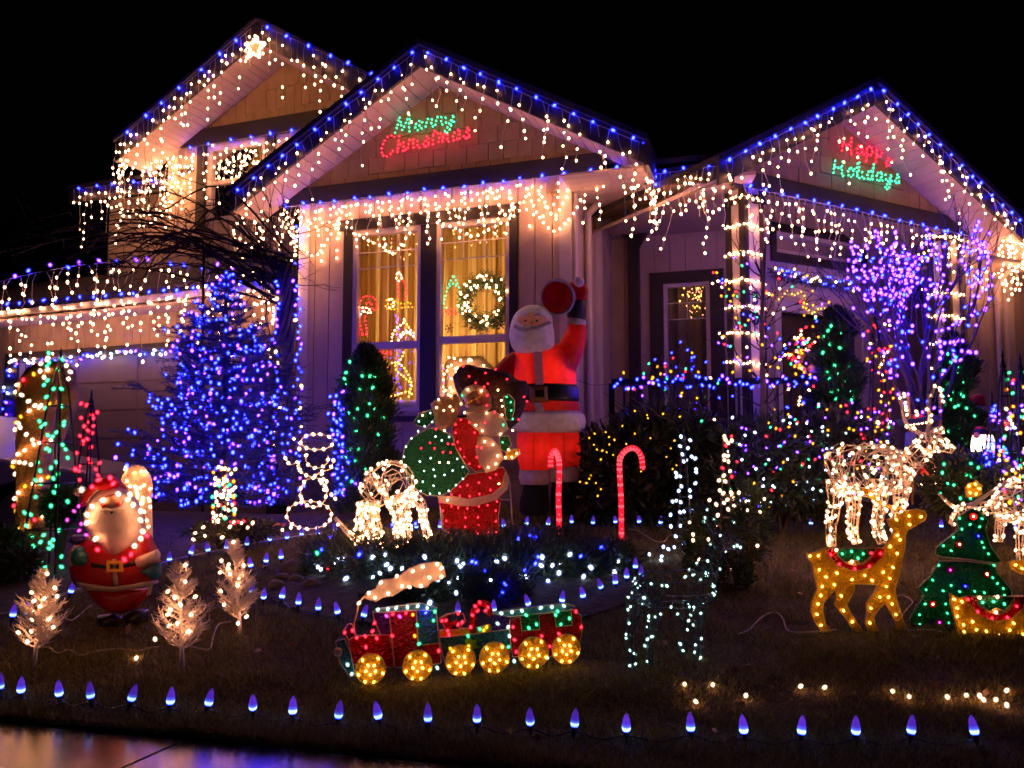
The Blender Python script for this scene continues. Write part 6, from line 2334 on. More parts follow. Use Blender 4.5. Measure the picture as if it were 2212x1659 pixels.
b0 = I(1180, 1100)
MB().loft(secs([(1112, 1130, 1180), (1104, 1122, 1186), (1085, 1122, 1186), (1060, 1128, 1184), (1040, 1132, 1182)], 1.1)).build('boot', mat('matte_black_cloth', (0.006, 0.006, 0.006), 0.95, 0.1), inf, True)
MB().loft(secs([(1112, 1192, 1240), (1104, 1188, 1246), (1085, 1188, 1246), (1060, 1190, 1240), (1040, 1192, 1238)], 1.1)).build('boot', mat('matte_black_cloth', (0.006, 0.006, 0.006), 0.95, 0.1), inf, True)
MB().loft(secs([(1046, 1124, 1186), (1030, 1120, 1188), (1015, 1122, 1187)], 1.0)).build('cuff', WI, inf, True)
MB().loft(secs([(1040, 1184, 1250), (1020, 1182, 1254), (1008, 1184, 1252)], 1.0)).build('cuff', WI, inf, True)
MB().loft(secs([(1018, 1124, 1186), (990, 1118, 1189), (950, 1116, 1190), (925, 1118, 1189)], 0.95)).build('trouser_leg', RI, inf, True)
MB().loft(secs([(1010, 1186, 1250), (985, 1184, 1254), (950, 1182, 1252), (925, 1182, 1250)], 0.95)).build('trouser_leg', RI, inf, True)
MB().loft(secs([(935, 1116, 1254), (925, 1106, 1262), (910, 1102, 1266), (897, 1108, 1262), (888, 1120, 1252)], 0.72)).build('coat_trim', WI, inf, True)
MB().loft(secs([(896, 1118, 1252), (870, 1112, 1248), (840, 1106, 1244), (810, 1098, 1244), (785, 1096, 1244), (765, 1104, 1238), (752, 1124, 1222), (744, 1140, 1200)], 0.72)).build('coat', RI, inf, True)
MB().loft(secs([(868, 1107, 1250), (862, 1104, 1251), (838, 1101, 1248), (832, 1104, 1246)], 0.735)).build('belt', BLACKP, inf, True)
fI = PL(I(1180, 800).x, YI - wpx(72) * 0.74, 0)
fI2 = lambda u, v, d=0.0: fI.sz(u, v, d)
MB().dome(fI, [fI2(*q) for q in ((1142, 833), (1184, 831), (1186, 868), (1143, 870))], -0.01, 0.03, back=0.2).build('buckle', mat('gold_inflatable', (0.35, 0.18, 0.03), 0.6, 0.1), inf, True)
MB().poly(fI, [fI2(*q, .03) for q in ((1155, 843), (1174, 842), (1175, 857), (1156, 858))], 0.015, 0.026).build('buckle_hole', BLACKP, inf)
fb = MB()
for v0, v1 in ((760, 831), (870, 890)):
    pts = [(1152, v0), (1170, v0), (1172 + (v1 - 760) * .03, v1), (1154 + (v1 - 760) * .03, v1)]
    fb.poly(fI, [fI.sz(u, v, 0.0) for u, v in pts], -0.05, 0.006 if v0 < 800 else 0.012)
fb.build('coat_front', WI, inf)
# seams and tether
SEAM = mat('seam_thread', (0.16, 0.006, 0.006), 0.8, 0.1)
MB().tube([I(u, v, -dd) for u, v, dd in ((1152, 1012, .108), (1152, 985, .114), (1152, 950, .119), (1153, 932, .118))], 0.0022, 4).build('seam', SEAM, inf)
MB().tube([I(u, v, -dd) for u, v, dd in ((1218, 1006, .108), (1218, 985, .114), (1217, 950, .115), (1216, 932, .114))], 0.0022, 4).build('seam', SEAM, inf)
MB().tube([I(u, v, -dd) for u, v, dd in ((1216, 830, .128), (1216, 800, .134), (1212, 775, .12))], 0.0022, 4).build('seam', SEAM, inf)
MB().tube(spline([I(1246, 822, 0.0), I(1285, 832, 0.1), at(1322, 828, 6.0)], 5), 0.0025, 4).build('tether', BLACKP, inf)
# head and beard
hd = I(1148, 718, -0.07)
mb = MB()
mb.loft([(I(1150, 768, -.06), wpx(18), wpx(20)), (I(1150, 762, -.07), wpx(34), wpx(32)), (I(1150, 750, -.08), wpx(44), wpx(42)), (I(1149, 735, -.08), wpx(48), wpx(46)), (I(1148, 718, -.07), wpx(48), wpx(46)), (I(1148, 700, -.06), wpx(45), wpx(45)), (I(1150, 685, -.05), wpx(42), wpx(42)), (I(1152, 672, -.05), wpx(34), wpx(34)), (I(1153, 663, -.05), wpx(20), wpx(20)), (I(1153, 660, -.05), wpx(6), wpx(6))])
sec = [(I(1150, 768, -.06), 18, 20), (I(1150, 762, -.07), 34, 32), (I(1150, 750, -.08), 44, 42), (I(1149, 735, -.08), 48, 46), (I(1148, 718, -.07), 48, 46), (I(1148, 700, -.06), 45, 45), (I(1150, 685, -.05), 42, 42), (I(1152, 672, -.05), 34, 34), (I(1153, 663, -.05), 20, 20), (I(1153, 660, -.05), 6, 6)]
cc = spline([q[0] for q in sec], 5)
tt = np.linspace(0, len(sec) - 1, len(cc))
ra1_ = spline([Vector((q[1], q[2], 0)) for q in sec], 5)
mb = MB().loft([(c_, wpx(max(2, r_.x)), wpx(max(2, r_.y))) for c_, r_ in zip(cc, ra1_)], 48)
fm = MB()
hf, ff = [], []
for f_ in mb.f:
    cx_ = sum((Vector(mb.v[i]) for i in f_), Vector((0, 0, 0))) / len(f_)
    u_, v_ = project(cx_)
    ((ff if len(f_) == 4 and cx_.y < YI - 0.1 and ((u_ - 1150) / 33) ** 2 + ((v_ - 691) / 14.5) ** 2 < 1 else hf)).append(f_)
mb.f = hf
fm.v, fm.f = list(mb.v), ff
mb.build('head', WI, inf, True)
fm.build('face', film('pink_inflatable', (0.95, 0.42, 0.28), 0.45, 0.0, 0.7), inf, True)
fH = PL(hd.x, hd.y - wpx(40), 0)
for u in (1134, 1159):
    MB().ball(fH.on(u, 693, 0.012), 0.008, n=8, m=6).build('eye', BLACKP, inf, True)
MB().ball(fH.on(1148, 697, 0.018), 0.014, 0.012, 0.013, n=10, m=7).build('nose', MATS['pink_inflatable'], inf, True)
for px in ([(1126, 683), (1134, 680), (1144, 684)], [(1152, 682), (1164, 678), (1174, 683)]):
    MB().tube([fH.on(*q, 0.008) for q in px], [0.004, 0.008, 0.004], 6).build('eyebrow', WI, inf, True)
MB().tube(spline([fH.on(*q, 0.01) for q in ((1108, 702), (1122, 710), (1142, 712), (1150, 708), (1162, 708), (1178, 700), (1190, 696))], 4), [0.004] + [0.013] * 23 + [0.004], 8).build('moustache', WI, inf, True)
MB().tube([fH.on(*q, 0.004) for q in ((1138, 718), (1146, 721), (1154, 717))], [0.002, 0.004, 0.002], 6).build('mouth', mat('red_mouth', (0.4, 0.02, 0.02), 0.5, 0.1), inf, True)
# raised arm, glove, hat
MB().tube(spline([I(1212, 790, .0), I(1232, 755, -.02), I(1243, 725, -.02), I(1246, 700, -.02)], 5), [wpx(x) for x in np.linspace(34, 19, 16)], 14).build('arm', RI, inf, True)
MB().tube([I(1243, 704, -.02), I(1244, 697, -.02), I(1245, 690, -.02)], [wpx(20), wpx(23), wpx(19)], 14).build('cuff', WI, inf, True)
MB().tube(spline([I(1243, 692, -.02), I(1243, 670, -.02), I(1242, 655, -.02), I(1240, 642, -.02)], 4), [wpx(x) for x in (16, 18, 20, 21, 21, 21, 20, 20, 19, 17, 14, 10, 5)], 12).build('glove', mat('dark_green_glove', (0.008, 0.018, 0.02), 0.6, 0.1), inf, True)
MB().tube(spline([I(1120, 785), I(1098, 800, -.02), I(1084, 830, -.04), I(1090, 860, -.1)], 4), [wpx(x) for x in np.linspace(30, 20, 13)], 12).build('arm', RI, inf, True)
fQ = PL(I(1203, 643).x, YI - 0.10, -12)
MB().dome(fQ, [fQ.sz(1203 + 36 * math.cos(k * .2618), 643 + 38 * math.sin(k * .2618)) for k in range(24)], 0.0, 0.035, back=1.5).build('hat', RI, inf, True)
MB().tube([fQ.on(1203 + 36 * math.cos(k * .2618), 643 + 38 * math.sin(k * .2618), 0.01) for k in range(24)], 0.011, 8, closed=True).build('hat_brim', WI, inf, True)
MB().tube(spline([I(1225, 640, -.04), I(1245, 625, -.04), I(1256, 630, -.06), I(1254, 645, -.08)], 4), [wpx(x) for x in np.linspace(24, 10, 13)], 12).build('hat_tail', RI, inf, True)
MB().ball(I(1250, 609, -.12), wpx(11.5), n=12, m=9).build('pompom', WI, inf, True)
for nm, q, e in (('torso', I(1180, 808), 1.7), ('torso', I(1140, 800), 1.0), ('torso', I(1215, 800), 1.0), ('torso', I(1180, 880), 1.0), ('leg', I(1154, 970), 0.9), ('leg', I(1218, 970), 0.9), ('arm', I(1238, 735, -.02), 0.18), ('head', I(1149, 712, -.06), 0.14), ('hem', I(1150, 911), 0.16), ('hem', I(1215, 911), 0.16)):  # hem lamps added to whiten the trim, head lamp to lift the face
    ld_ = bpy.data.lights.new('inflatable_lamp', 'POINT')
    ld_.energy = e
    ld_.shadow_soft_size = 0.06
    ld_.color = (1.0, 0.75, 0.5)
    lo_ = bpy.data.objects.new('inflatable_lamp', ld_)
    COL.objects.link(lo_)
    lo_.parent = inf
    lo_.location = q - base_of(inf)

# ================================================================== PLANTS
LEAF_D = leafmat('rhododendron_leaf', (0.035, 0.050, 0.022), 0.5)
LEAF_J = leafmat('juniper_needle', (0.045, 0.060, 0.030), 0.6)
LEAF_C = leafmat('cedar_scale_leaf', (0.030, 0.058, 0.018), 0.6)
LEAF_S = leafmat('blue_spruce_needle', (0.040, 0.055, 0.060), 0.5)
LEAF_M = leafmat('mixed_shrub_leaf', (0.045, 0.055, 0.028), 0.6)
STEM = mat('shrub_stem', (0.06, 0.04, 0.03), 0.9, 0.3, 20)


def ell_points(c, rx, ry, rz, n, inner=0.35, zmin=None):
    u = rng.normal(0, 1, (n, 3))
    u /= np.linalg.norm(u, axis=1)[:, None]
    r = inner + (1 - inner) * rng.random(n) ** 0.6
    bump = 1 + 0.16 * np.sin(u[:, 0] * 7 + c[0] * 3) * np.sin(u[:, 2] * 6 + 1) + 0.12 * np.sin(u[:, 1] * 9 + u[:, 0] * 5)
    P = u * (r * bump)[:, None] * np.array([rx, ry, rz]) + np.array(tuple(c))
    return P, u


def shrub(name, label, blobs, nl, ln, wd, m, bulbs=(), br=0.008, group=None, cat='shrub', stems=7, up=0.3, base=None, single=True):
    """blobs: (centre, rx, ry, rz); bulbs: (point, colour)"""
    c0 = blobs[0][0]
    b = Vector(base) if base is not None else Vector((sum(q[0].x for q in blobs) / len(blobs), sum(q[0].y for q in blobs) / len(blobs), 0))
    b.z = H(b.x, b.y) if base is None else b.z
    t = thing(name, label, cat, b, group)
    Ps, Ns = [], []
    vol = [q[1] * q[2] + q[1] * q[3] for q in blobs]
    for q, v in zip(blobs, vol):
        P, N = ell_points(q[0], q[1], q[2], q[3], int(nl * v / sum(vol)))
        ok = P[:, 2] > b.z - 0.02
        Ps.append(P[ok])
        Ns.append(N[ok])
    leaves(np.concatenate(Ps), np.concatenate(Ns), ln, wd, m, 'foliage', t, None, up)
    mb = MB()
    for q in blobs:
        for k in range(stems):
            a = random.uniform(0, 6.283)
            e = q[0] + Vector((math.cos(a) * q[1] * 0.7, math.sin(a) * q[2] * 0.7, q[3] * random.uniform(0, 0.7)))
            s = Vector((b.x * .3 + q[0].x * .7, b.y * .3 + q[0].y * .7, b.z - 0.02))
            mb.tube(spline([s, s.lerp(e, 0.5) + Vector((0, 0, 0.05)), e], 3), [0.012, 0.011, 0.01, 0.008, 0.006, 0.005, 0.003], 4)
    mb.build('stems', STEM, t, False, 'stuff')
    if bulbs:
        add_bulbs(t, [(p, c, br * random.uniform(0.85, 1.15)) for p, c in bulbs], single)
    return t


def px_bulbs(n, u0, u1, v0, v1, Y, cols, dy=0.12, shape=None):
    out = []
    for k in range(n):
        for _ in range(20):
            u, v = random.uniform(u0, u1), random.uniform(v0, v1)
            if shape is None or shape(u, v):
                break
        out.append((at(u, v, Y + random.uniform(-dy, dy)), random.choice(cols)))
    return out


# ---- blue spruce
YS = 5.75
sb_ = at(490, 1120, YS)
sp_b = Vector((sb_.x, YS, H(sb_.x, YS)))
st_ = at(488, 592, YS)
spr = thing('spruce_tree', 'blue spruce tree thickly hung with blue lights before the garage', 'tree', sp_b)
top = Vector((st_.x, YS, st_.z))
MB().tube([sp_b - Vector((0, 0, .05)), sp_b.lerp(top, 0.5), top], [0.045, 0.028, 0.006], 8).build('trunk', BARK, spr, True)
hs = top.z - sp_b.z
Pn, Nn, bl = [], [], []
brm = MB()


def twig_needles(p0, p1, n, L):
    d = (p1 - p0).normalized()
    for k in range(n):
        q = p0.lerp(p1, random.random())
        s = d.cross(Vector((random.gauss(0, 1), random.gauss(0, 1), random.gauss(0, 1)))).normalized()
        Pn.append(tuple(q))
        Nn.append(tuple((d * 0.7 + s * 0.8)))


f = 0.10
while f < 0.985:
    rad = float(np.interp(f, [0, 0.1, 0.23, 0.42, 0.61, 0.8, 0.92, 1.0], [0.44, 0.50, 0.58, 0.55, 0.42, 0.24, 0.11, 0.03]))
    nbr = 9 if f < 0.8 else 5
    a0 = random.uniform(0, 6.28)
    for k in range(nbr):
        a = a0 + 6.283 * k / nbr + random.uniform(-.25, .25)
        L = rad * random.uniform(0.62, 1.2)
        o = sp_b.lerp(top, f + random.uniform(-.012, .012))
        out = Vector((math.cos(a), math.sin(a), 0))
        pts = [o + out * (L * q) + Vector((0, 0, L * (0.10 * q - 0.30 * q * (1 - q) + 0.18 * q * q * q))) for q in (0, .33, .66, 1)]
        brm.tube(pts, [0.010, 0.008, 0.006, 0.003], 4)
        for i in range(3):
            twig_needles(pts[i], pts[i + 1], int(70 * L / 0.5) + 8, 0)
        nt2 = int(8 * L / 0.4) + 2
        for j in range(nt2):
            q = random.uniform(0.25, 0.98)
            s0 = o + out * (L * q) + Vector((0, 0, L * (0.10 * q - 0.30 * q * (1 - q) + 0.18 * q ** 3)))
            sd = Vector((-out.y, out.x, 0)) * random.choice((-1, 1))
            s1 = s0 + (out * 0.8 + sd * random.uniform(.4, 1) + Vector((0, 0, random.uniform(-.1, .2)))).normalized() * L * 0.36 * random.uniform(.6, 1.1)
            brm.tube([s0, s1], [0.004, 0.002], 3)
            twig_needles(s0, s1, 26, 0)
            if random.random() < 0.55:
                bl.append((s0.lerp(s1, random.random()) + Vector((0, -0.012, 0.012)), random.choice(('blue', 'blue', 'blue', 'violet'))))
        if random.random() < 0.7:
            bl.append((pts[2].lerp(pts[3], random.random()) + Vector((0, -0.01, 0.015)), random.choice(('blue', 'blue', 'violet'))))
    f += 0.042
brm.build('branches', BARK, spr)
leaves(Pn, Nn, 0.032, 0.0045, LEAF_S, 'needles', spr, None, 0.1)
front = sorted(bl, key=lambda x: x[0].y)[:int(len(bl) * 0.62)]
front = [q for q in front if math.sin(q[0].x * 13 + 2) * math.sin(q[0].z * 11 + q[0].x * 4) > -0.62 or random.random() < 0.35]
add_bulbs(spr, [(p, c, 0.0096 * random.uniform(.8, 1.2)) for p, c in front], True)

# ---- upright cedars and spiral topiaries


def cone_tree(name, label, base_px, top_v, prof, Y, nl, bulbs, br=0.009, spiral=0.0, turns=3.0, m=LEAF_C, lnx=0.055):
    """prof: (fraction of height, half width in px)"""
    bp = at(*base_px, Y)
    b = Vector((bp.x, Y, bp.z))
    tz = at(base_px[0], top_v, Y).z
    h = tz - b.z
    t = thing(name, label, 'tree', b)
    MB().tube([b - Vector((0, 0, .1)), b + Vector((0, 0, h * 0.9))], [0.03, 0.008], 7).build('trunk', BARK, t, True)
    fz = rng.random(nl) ** 0.9
    w = np.interp(fz, [p[0] for p in prof], [p[1] * Y / FPX for p in prof])
    a = rng.uniform(0, 6.283, nl)
    rr = w * (0.55 + 0.45 * rng.random(nl) ** 0.5) * (1 + 0.13 * np.sin(a * 5 + fz * 20) + 0.13 * np.sin(fz * 43 + a * 2)) * (1 + 0.25 * (rng.random(nl) > 0.9))
    if spiral > 0:
        ph = a - fz * 2 * math.pi * turns
        rr *= 1 - spiral * (0.5 - 0.5 * np.cos(ph)) ** 1.5
    ox = 0.10 * w * np.sin(fz * 9)
    P = np.stack([b.x + ox + rr * np.cos(a), b.y + rr * np.sin(a), b.z + fz * h], 1)
    N = np.stack([np.cos(a), np.sin(a), np.full(nl, 0.9)], 1)
    leaves(P, N, lnx, 0.012, m, 'foliage', t, None, 0.5)
    add_bulbs(t, [(at(u, v, Y - dy), c, br) for u, v, c, dy in bulbs], True)
    return t


c5 = crop(970, 728, 970, 2210)
gb = []
for x, y in ((55, 685), (30, 755), (20, 795), (32, 830), (135, 777), (185, 778), (203, 853), (120, 862), (183, 955), (105, 992), (218, 987), (168, 1033), (80, 1055), (50, 1015), (97, 1133), (240, 1155), (233, 1233), (20, 1245), (60, 1250), (112, 1252), (30, 1300), (92, 1328), (157, 1383), (68, 1460), (20, 1490), (270, 1050), (215, 780)):
    u, v = c5(x, y)
    gb.append((u, v, 'green', 0.16 if 60 < x < 210 else 0.08))
cone_tree('cedar_tree', 'dark upright cedar with green lights in front of the left bay window', (785, 1112), 752, [(0, 50), (0.2, 58), (0.5, 56), (0.72, 48), (0.86, 36), (0.96, 16), (1, 3)], 5.95, 16000, gb, 0.0105)
ls = LS('cedar_side_light_string', 'cluster of blue lights running down the left side of the dark cedar', wm=WIRE_G)
pts = [at(u, v, 5.8) for u, v in ((735, 850), (725, 900), (735, 960), (728, 1010), (740, 1050), (715, 1075))]
ls.wire(spline(pts, 5))
for p in walk(spline(pts, 5), 0.014, .3):
    ls.bulb(p + Vector((random.gauss(0, .035), random.gauss(0, .03), random.gauss(0, .015))), random.choice(('blue', 'blue', 'violet')), 0.0115)
ls.build(True)

cq = crop(2050, 640, 510, 1410)
gb = [(*cq(x, y), 'green', 0.1) for x, y in ((862, 793), (838, 830), (947, 850), (805, 880), (853, 937), (930, 965), (797, 1003), (890, 1105), (993, 1117), (830, 1160), (912, 1172), (955, 1175), (845, 1207), (980, 1233), (862, 1307), (917, 1303), (1018, 1307), (900, 1365), (985, 1372), (1030, 1350), (1020, 1372))]
cone_tree('spiral_topiary', 'spiral clipped evergreen with green lights standing before the front door', (1808, 920), 672, [(0, 56), (0.3, 58), (0.5, 48), (0.7, 42), (0.85, 34), (0.95, 22), (1, 6)], 5.85, 14000, gb, 0.010, 0.6, 2.2)
cz = crop(2400, 1000, 510, 1692)
gb = [(*cz(x, y), 'green', 0.1) for x, y in ((972, 20), (1050, 55), (1003, 100), (1080, 150), (1065, 190), (1128, 283), (930, 180), (975, 305), (925, 360), (1015, 385), (928, 425), (1005, 450), (1090, 400), (1120, 420), (1072, 505), (1042, 520), (1225, 608), (935, 500), (1150, 532), (1075, 725), (980, 750), (1115, 822), (1150, 860))]
cone_tree('spiral_topiary', 'spiral clipped evergreen with green lights beside the right porch column', (2068, 1060), 728, [(0, 56), (0.25, 60), (0.45, 58), (0.62, 46), (0.8, 36), (0.93, 18), (1, 4)], 5.9, 15000, gb, 0.0095, 0.6, 2.4)

# ---- round bed: soil, junipers, rocks
bc = ground(965, 1255)
bedm = []
for k in range(28):
    a = 2 * math.pi * k / 28
    x, y = -0.28 + 0.96 * math.cos(a), 4.28 + 0.60 * math.sin(a)
    bedm.append((x, y, H(x, y) + 0.012 + 0.0))
mb = MB()
cpt = (-0.28, 4.28, H(-0.28, 4.28) + 0.05)
mb.add(bedm + [cpt], [(k, (k + 1) % 28, 28) for k in range(28)])
tag(mb.build('planting_bed', SOIL, None, True), kind='structure')
jn = [(720, 1235, .20, .13), (790, 1250, .24, .15), (860, 1260, .22, .15), (930, 1270, .26, .17), (1010, 1265, .25, .17), (1090, 1260, .26, .16), (1170, 1255, .24, .15), (1240, 1250, .20, .13), (1310, 1235, .18, .11),
      (760, 1205, .18, .12), (850, 1210, .18, .11), (985, 1210, .18, .10), (1120, 1215, .22, .13), (1220, 1210, .2, .12), (1060, 1300, .2, .11), (900, 1300, .18, .09)]
jb = {0: [(12, 303), (200, 293)], }
bedb = [(c, *crop(970, 1456, 970, 2212)(x, y)) for c, pts in (('cool', [(15, 303), (203, 292), (120, 280), (293, 340), (352, 305), (318, 365), (205, 420), (705, 265), (770, 350), (790, 335), (1007, 320), (1153, 280), (1182, 248), (1295, 345), (1368, 345), (1420, 328), (1158, 415), (1197, 418), (1410, 393), (697, 458), (710, 552), (573, 588), (618, 530), (1617, 358), (1570, 418), (1340, 447), (1770, 388), (30, 430), (250, 395), (650, 370), (540, 290)]), ('blue', [(847, 320), (872, 328), (1277, 290), (1258, 333), (925, 380), (1338, 455), (480, 75), (330, 80), (515, 285), (680, 305)])) for x, y in pts]
bedb += [(c, *ct1(x, y)) for c, pts in (('cool', [(2080, 370), (2100, 425), (2060, 355), (2185, 435), (2195, 300)]), ('red', [(2125, 362)]), ('green', [(2055, 265)])) for x, y in pts]
for i, (u, v, r_, h_) in enumerate(jn):
    g = ground(u, v)
    near = [(at(random.gauss(u, 38), v - random.uniform(5, 55), g.y - r_ * random.uniform(.3, .7)), random.choice(('cool', 'cool', 'blue'))) for _ in range(2)] + [(at(bu, bv, g.y - r_ * 0.72), c) for c, bu, bv in bedb if min(range(len(jn)), key=lambda j: (jn[j][0] - bu) ** 2 + 1.5 * (jn[j][1] - 20 - bv) ** 2) == i]
    shrub('juniper_shrub', 'low spreading juniper with white and blue lights, %s of sixteen in the round bed' % ORD[i], [(g + Vector((0, 0, h_ * 0.55)), r_, r_ * 0.7, h_)], 3800, 0.045, 0.006, LEAF_J, near, 0.0095, 'junipers in the round bed', stems=10, up=0.6)
ROCK = mat('garden_rock', (0.20, 0.15, 0.12), 0.85, 0.35, 9, 0.6, 18)
for i, (x, y, r_, lab) in enumerate(((1895, 395, 0.075, 'largest rounded rock at the left end of the round bed'), (1915, 455, 0.045, 'small brown rock below the largest rock at the left of the round bed'), (1790, 500, 0.05, 'flat rock at the left tip of the round bed'), (2020, 490, 0.05, 'flat rock right of the small brown rock in the round bed'), (1830, 440, .04, 'little rock tucked left of the largest rock'))):
    g = ground(*ct1(x, y))
    mb = MB().ball(g + Vector((0, 0, r_ * 0.35)), r_, r_ * 0.8, r_ * 0.62, 12, 8)
    mb.v = [(px + 0.09 * r_ * math.sin(px * 90 + i), py + 0.08 * r_ * math.sin(pz * 110), pz + 0.08 * r_ * math.sin(px * 70 + py * 60)) for px, py, pz in mb.v]
    tag(mb.build('rock', ROCK, None, True), lab, 'rock', 'rocks in the round bed')

# ---- dark rhododendron with amber lights
YR = 5.75
bl = [(at(*c5(x, y), YR - 0.28 + random.uniform(-.05, .1)), 'yellow') for x, y in ((1900, 1003), (1985, 1050), (2083, 1022), (2137, 1075), (2192, 1040), (1605, 1178), (1635, 1222), (1655, 1253), (1690, 1260), (1718, 1270), (1733, 1172), (1768, 1190), (1712, 1140), (1735, 1220), (1845, 1217), (2105, 1220), (2133, 1245), (2157, 1195), (2105, 1300), (2045, 1262), (1760, 1288), (1790, 1305), (1680, 1317), (1615, 1420), (1605, 1442), (1587, 1470), (1545, 1462), (1648, 1470), (1680, 1510), (1660, 1553), (2170, 1355), (2145, 1380), (1940, 1395), (1640, 1150), (1980, 1030), (1900, 1150), (2000, 1180), (1820, 1100))]
shrub('rhododendron_bush', 'large dark rhododendron bush with small amber lights behind the candy canes',
      [(at(1330, 1010, YR), 0.30, 0.25, 0.28), (at(1420, 960, YR), 0.34, 0.28, 0.26), (at(1500, 985, YR), 0.30, 0.26, 0.30), (at(1400, 1060, YR), 0.42, 0.26, 0.22), (at(1290, 1075, YR), 0.2, 0.2, 0.14)], 9000, 0.085, 0.03, LEAF_D, bl, 0.0048, stems=8)
# ---- shrubs with coloured lights
mixed = ('green', 'green', 'violet', 'violet', 'red', 'yellow', 'cool', 'orange', 'ice', 'cool')
shrub('leafy_shrub', 'dark leafy shrub full of coloured lights below the porch railing', [(at(1640, 980, 5.5), 0.30, 0.22, 0.26), (at(1600, 1050, 5.45), 0.26, 0.2, 0.22), (at(1700, 1050, 5.45), 0.26, 0.2, 0.2)], 7000, 0.06, 0.02, LEAF_M,
      px_bulbs(70, 1570, 1730, 900, 1100, 5.25, mixed), 0.0066)
shrub('leafy_shrub', 'dark leafy shrub full of coloured lights beneath the spiral topiary', [(at(1800, 960, 5.5), 0.30, 0.22, 0.24), (at(1860, 1000, 5.45), 0.24, 0.2, 0.24), (at(1780, 1050, 5.45), 0.26, 0.2, 0.2)], 7000, 0.06, 0.02, LEAF_M,
      px_bulbs(95, 1730, 1925, 870, 1080, 5.25, mixed), 0.0066)
shrub('leafy_shrub', 'dark rounded shrub with a few green lights left of the yellow star', [(at(2055, 1050, 4.95), 0.17, 0.14, 0.2), (at(2120, 1055, 4.95), 0.17, 0.14, 0.2)], 4200, 0.05, 0.016, LEAF_D,
      px_bulbs(16, 2010, 2150, 1000, 1110, 4.85, ('green',), 0.03), 0.0075)
shrub('leafy_shrub', 'low dark shrub in the bottom left planting at the frame edge', [(at(-10, 1190, 4.5), 0.16, 0.14, 0.12), (at(40, 1215, 4.4), 0.1, 0.1, 0.07)], 3000, 0.05, 0.016, LEAF_D)
shrub('leafy_shrub', 'small round dark shrub between the green obelisk and the plump figure', [(at(135, 1090, 4.75), 0.11, 0.1, 0.10)], 2600, 0.04, 0.012, LEAF_D)
shrub('leafy_shrub', 'low shrub with warm lights at the foot of the blue spruce', [(at(470, 1150, 5.0), 0.2, 0.1, 0.05), (at(540, 1145, 5.05), 0.2, 0.1, 0.05)], 2600, 0.04, 0.01, LEAF_J,
      [(at(*ct1(x, y), 4.9), 'warm') for x, y in ((1265, 135), (1253, 177), (1317, 98), (1328, 153), (1440, 163), (1565, 70), (1605, 100), (1637, 70), (1490, 95), (1410, 60), (1515, 65), (1830, 115), (1885, 100))] + [(at(*ct1(x, y), 4.9), 'red') for x, y in ((1545, 62), (1580, 58), (1380, 45), (1518, 70))], 0.0078)
# slender dark arborvitae on thin stems near the dark deer
wv_ = [(at(*cD(x, y), 4.45), 'warm') for x, y in ((473, 628), (497, 710), (497, 748), (600, 743), (538, 878), (818, 940), (757, 940), (857, 488), (860, 545), (977, 470), (948, 557), (930, 785), (805, 428))]
shrub('arborvitae', 'small dark clipped evergreen with warm lights left behind the dark deer head', [(at(1515, 1180, 4.55), 0.10, 0.09, 0.22)], 3200, 0.035, 0.009, LEAF_C, wv_[:5], 0.0068, stems=3, up=.8)
shrub('arborvitae', 'small dark clipped evergreen with warm lights right behind the dark deer head', [(at(1625, 1130, 4.55), 0.10, 0.09, 0.22), (at(1585, 1240, 4.2), 0.09, 0.08, 0.12)], 3600, 0.035, 0.009, LEAF_C, wv_[5:], 0.0068, stems=3, up=.8)

# ---- bare trees


def grow(mb, p, d, L, r, lvl, tips, spread=0.55, upw=0.15, kids=(2, 3), shrink=0.74, seg=3, wob=0.13):
    pts = [p]
    q = Vector(p)
    dd = Vector(d)
    for i in range(seg):
        dd = (dd + Vector((random.gauss(0, wob), random.gauss(0, wob), random.gauss(0, wob) + upw * 0.3))).normalized()
        q = q + dd * (L / seg)
        pts.append(Vector(q))
    rs = [r * (1 - 0.35 * i / seg) for i in range(seg + 1)]
    mb.tube(pts, rs, 5 if r > 0.006 else 3)
    for i in range(1, len(pts)):
        tips.append((pts[i], lvl))
    if lvl == 0:
        return
    for k in range(random.randint(*kids)):
        a = random.uniform(0, 6.283)
        s = dd.cross(Vector((math.cos(a), math.sin(a), 0.3))).normalized()
        nd = (dd + s * spread * random.uniform(0.5, 1.2) + Vector((0, 0, upw))).normalized()
        o = pts[-1] if k < 2 else pts[random.randint(1, len(pts) - 1)]
        grow(mb, o, nd, L * shrink * random.uniform(0.75, 1.15), r * 0.62, lvl - 1, tips, spread, upw, kids, shrink, seg, wob)


YP = 5.45
pb = at(2000, 985, YP)
pt_ = thing('bare_tree', 'bare vase-shaped tree covered in violet-blue lights in front of the porch', 'tree', pb)
mb = MB()
tips = []
random.seed(5)
for a, lean in ((0.3, .25), (2.2, .34), (3.4, .36), (4.6, .25), (5.6, .30), (1.2, .25), (3.0, 0.12), (0.8, .1), (5.0, .15)):
    grow(mb, pb, Vector((math.cos(a) * lean, math.sin(a) * lean * 0.6, 1)).normalized(), 0.53, 0.016, 4, tips, 0.48, 0.20, (2, 3), 0.74)
mb.build('branches', mat('purple_bark', (0.07, 0.045, 0.04), 0.7, 0.3, 20), pt_)
MB().tube([pb - Vector((0, 0, .1)), pb + Vector((0, 0, 0.12))], [0.035, 0.026], 8).build('trunk', BARK, pt_)
cand = [p for p, l in tips if l <= 3 and p.z > at(0, 970, YP).z and p.z < at(0, 520, YP).z and 1828 < project(p)[0] < 2140]
random.shuffle(cand)
vb = []
for p in cand:
    if len(vb) >= 430:
        break
    if all((p - q).length > 0.017 for q in vb):
        vb.append(p)
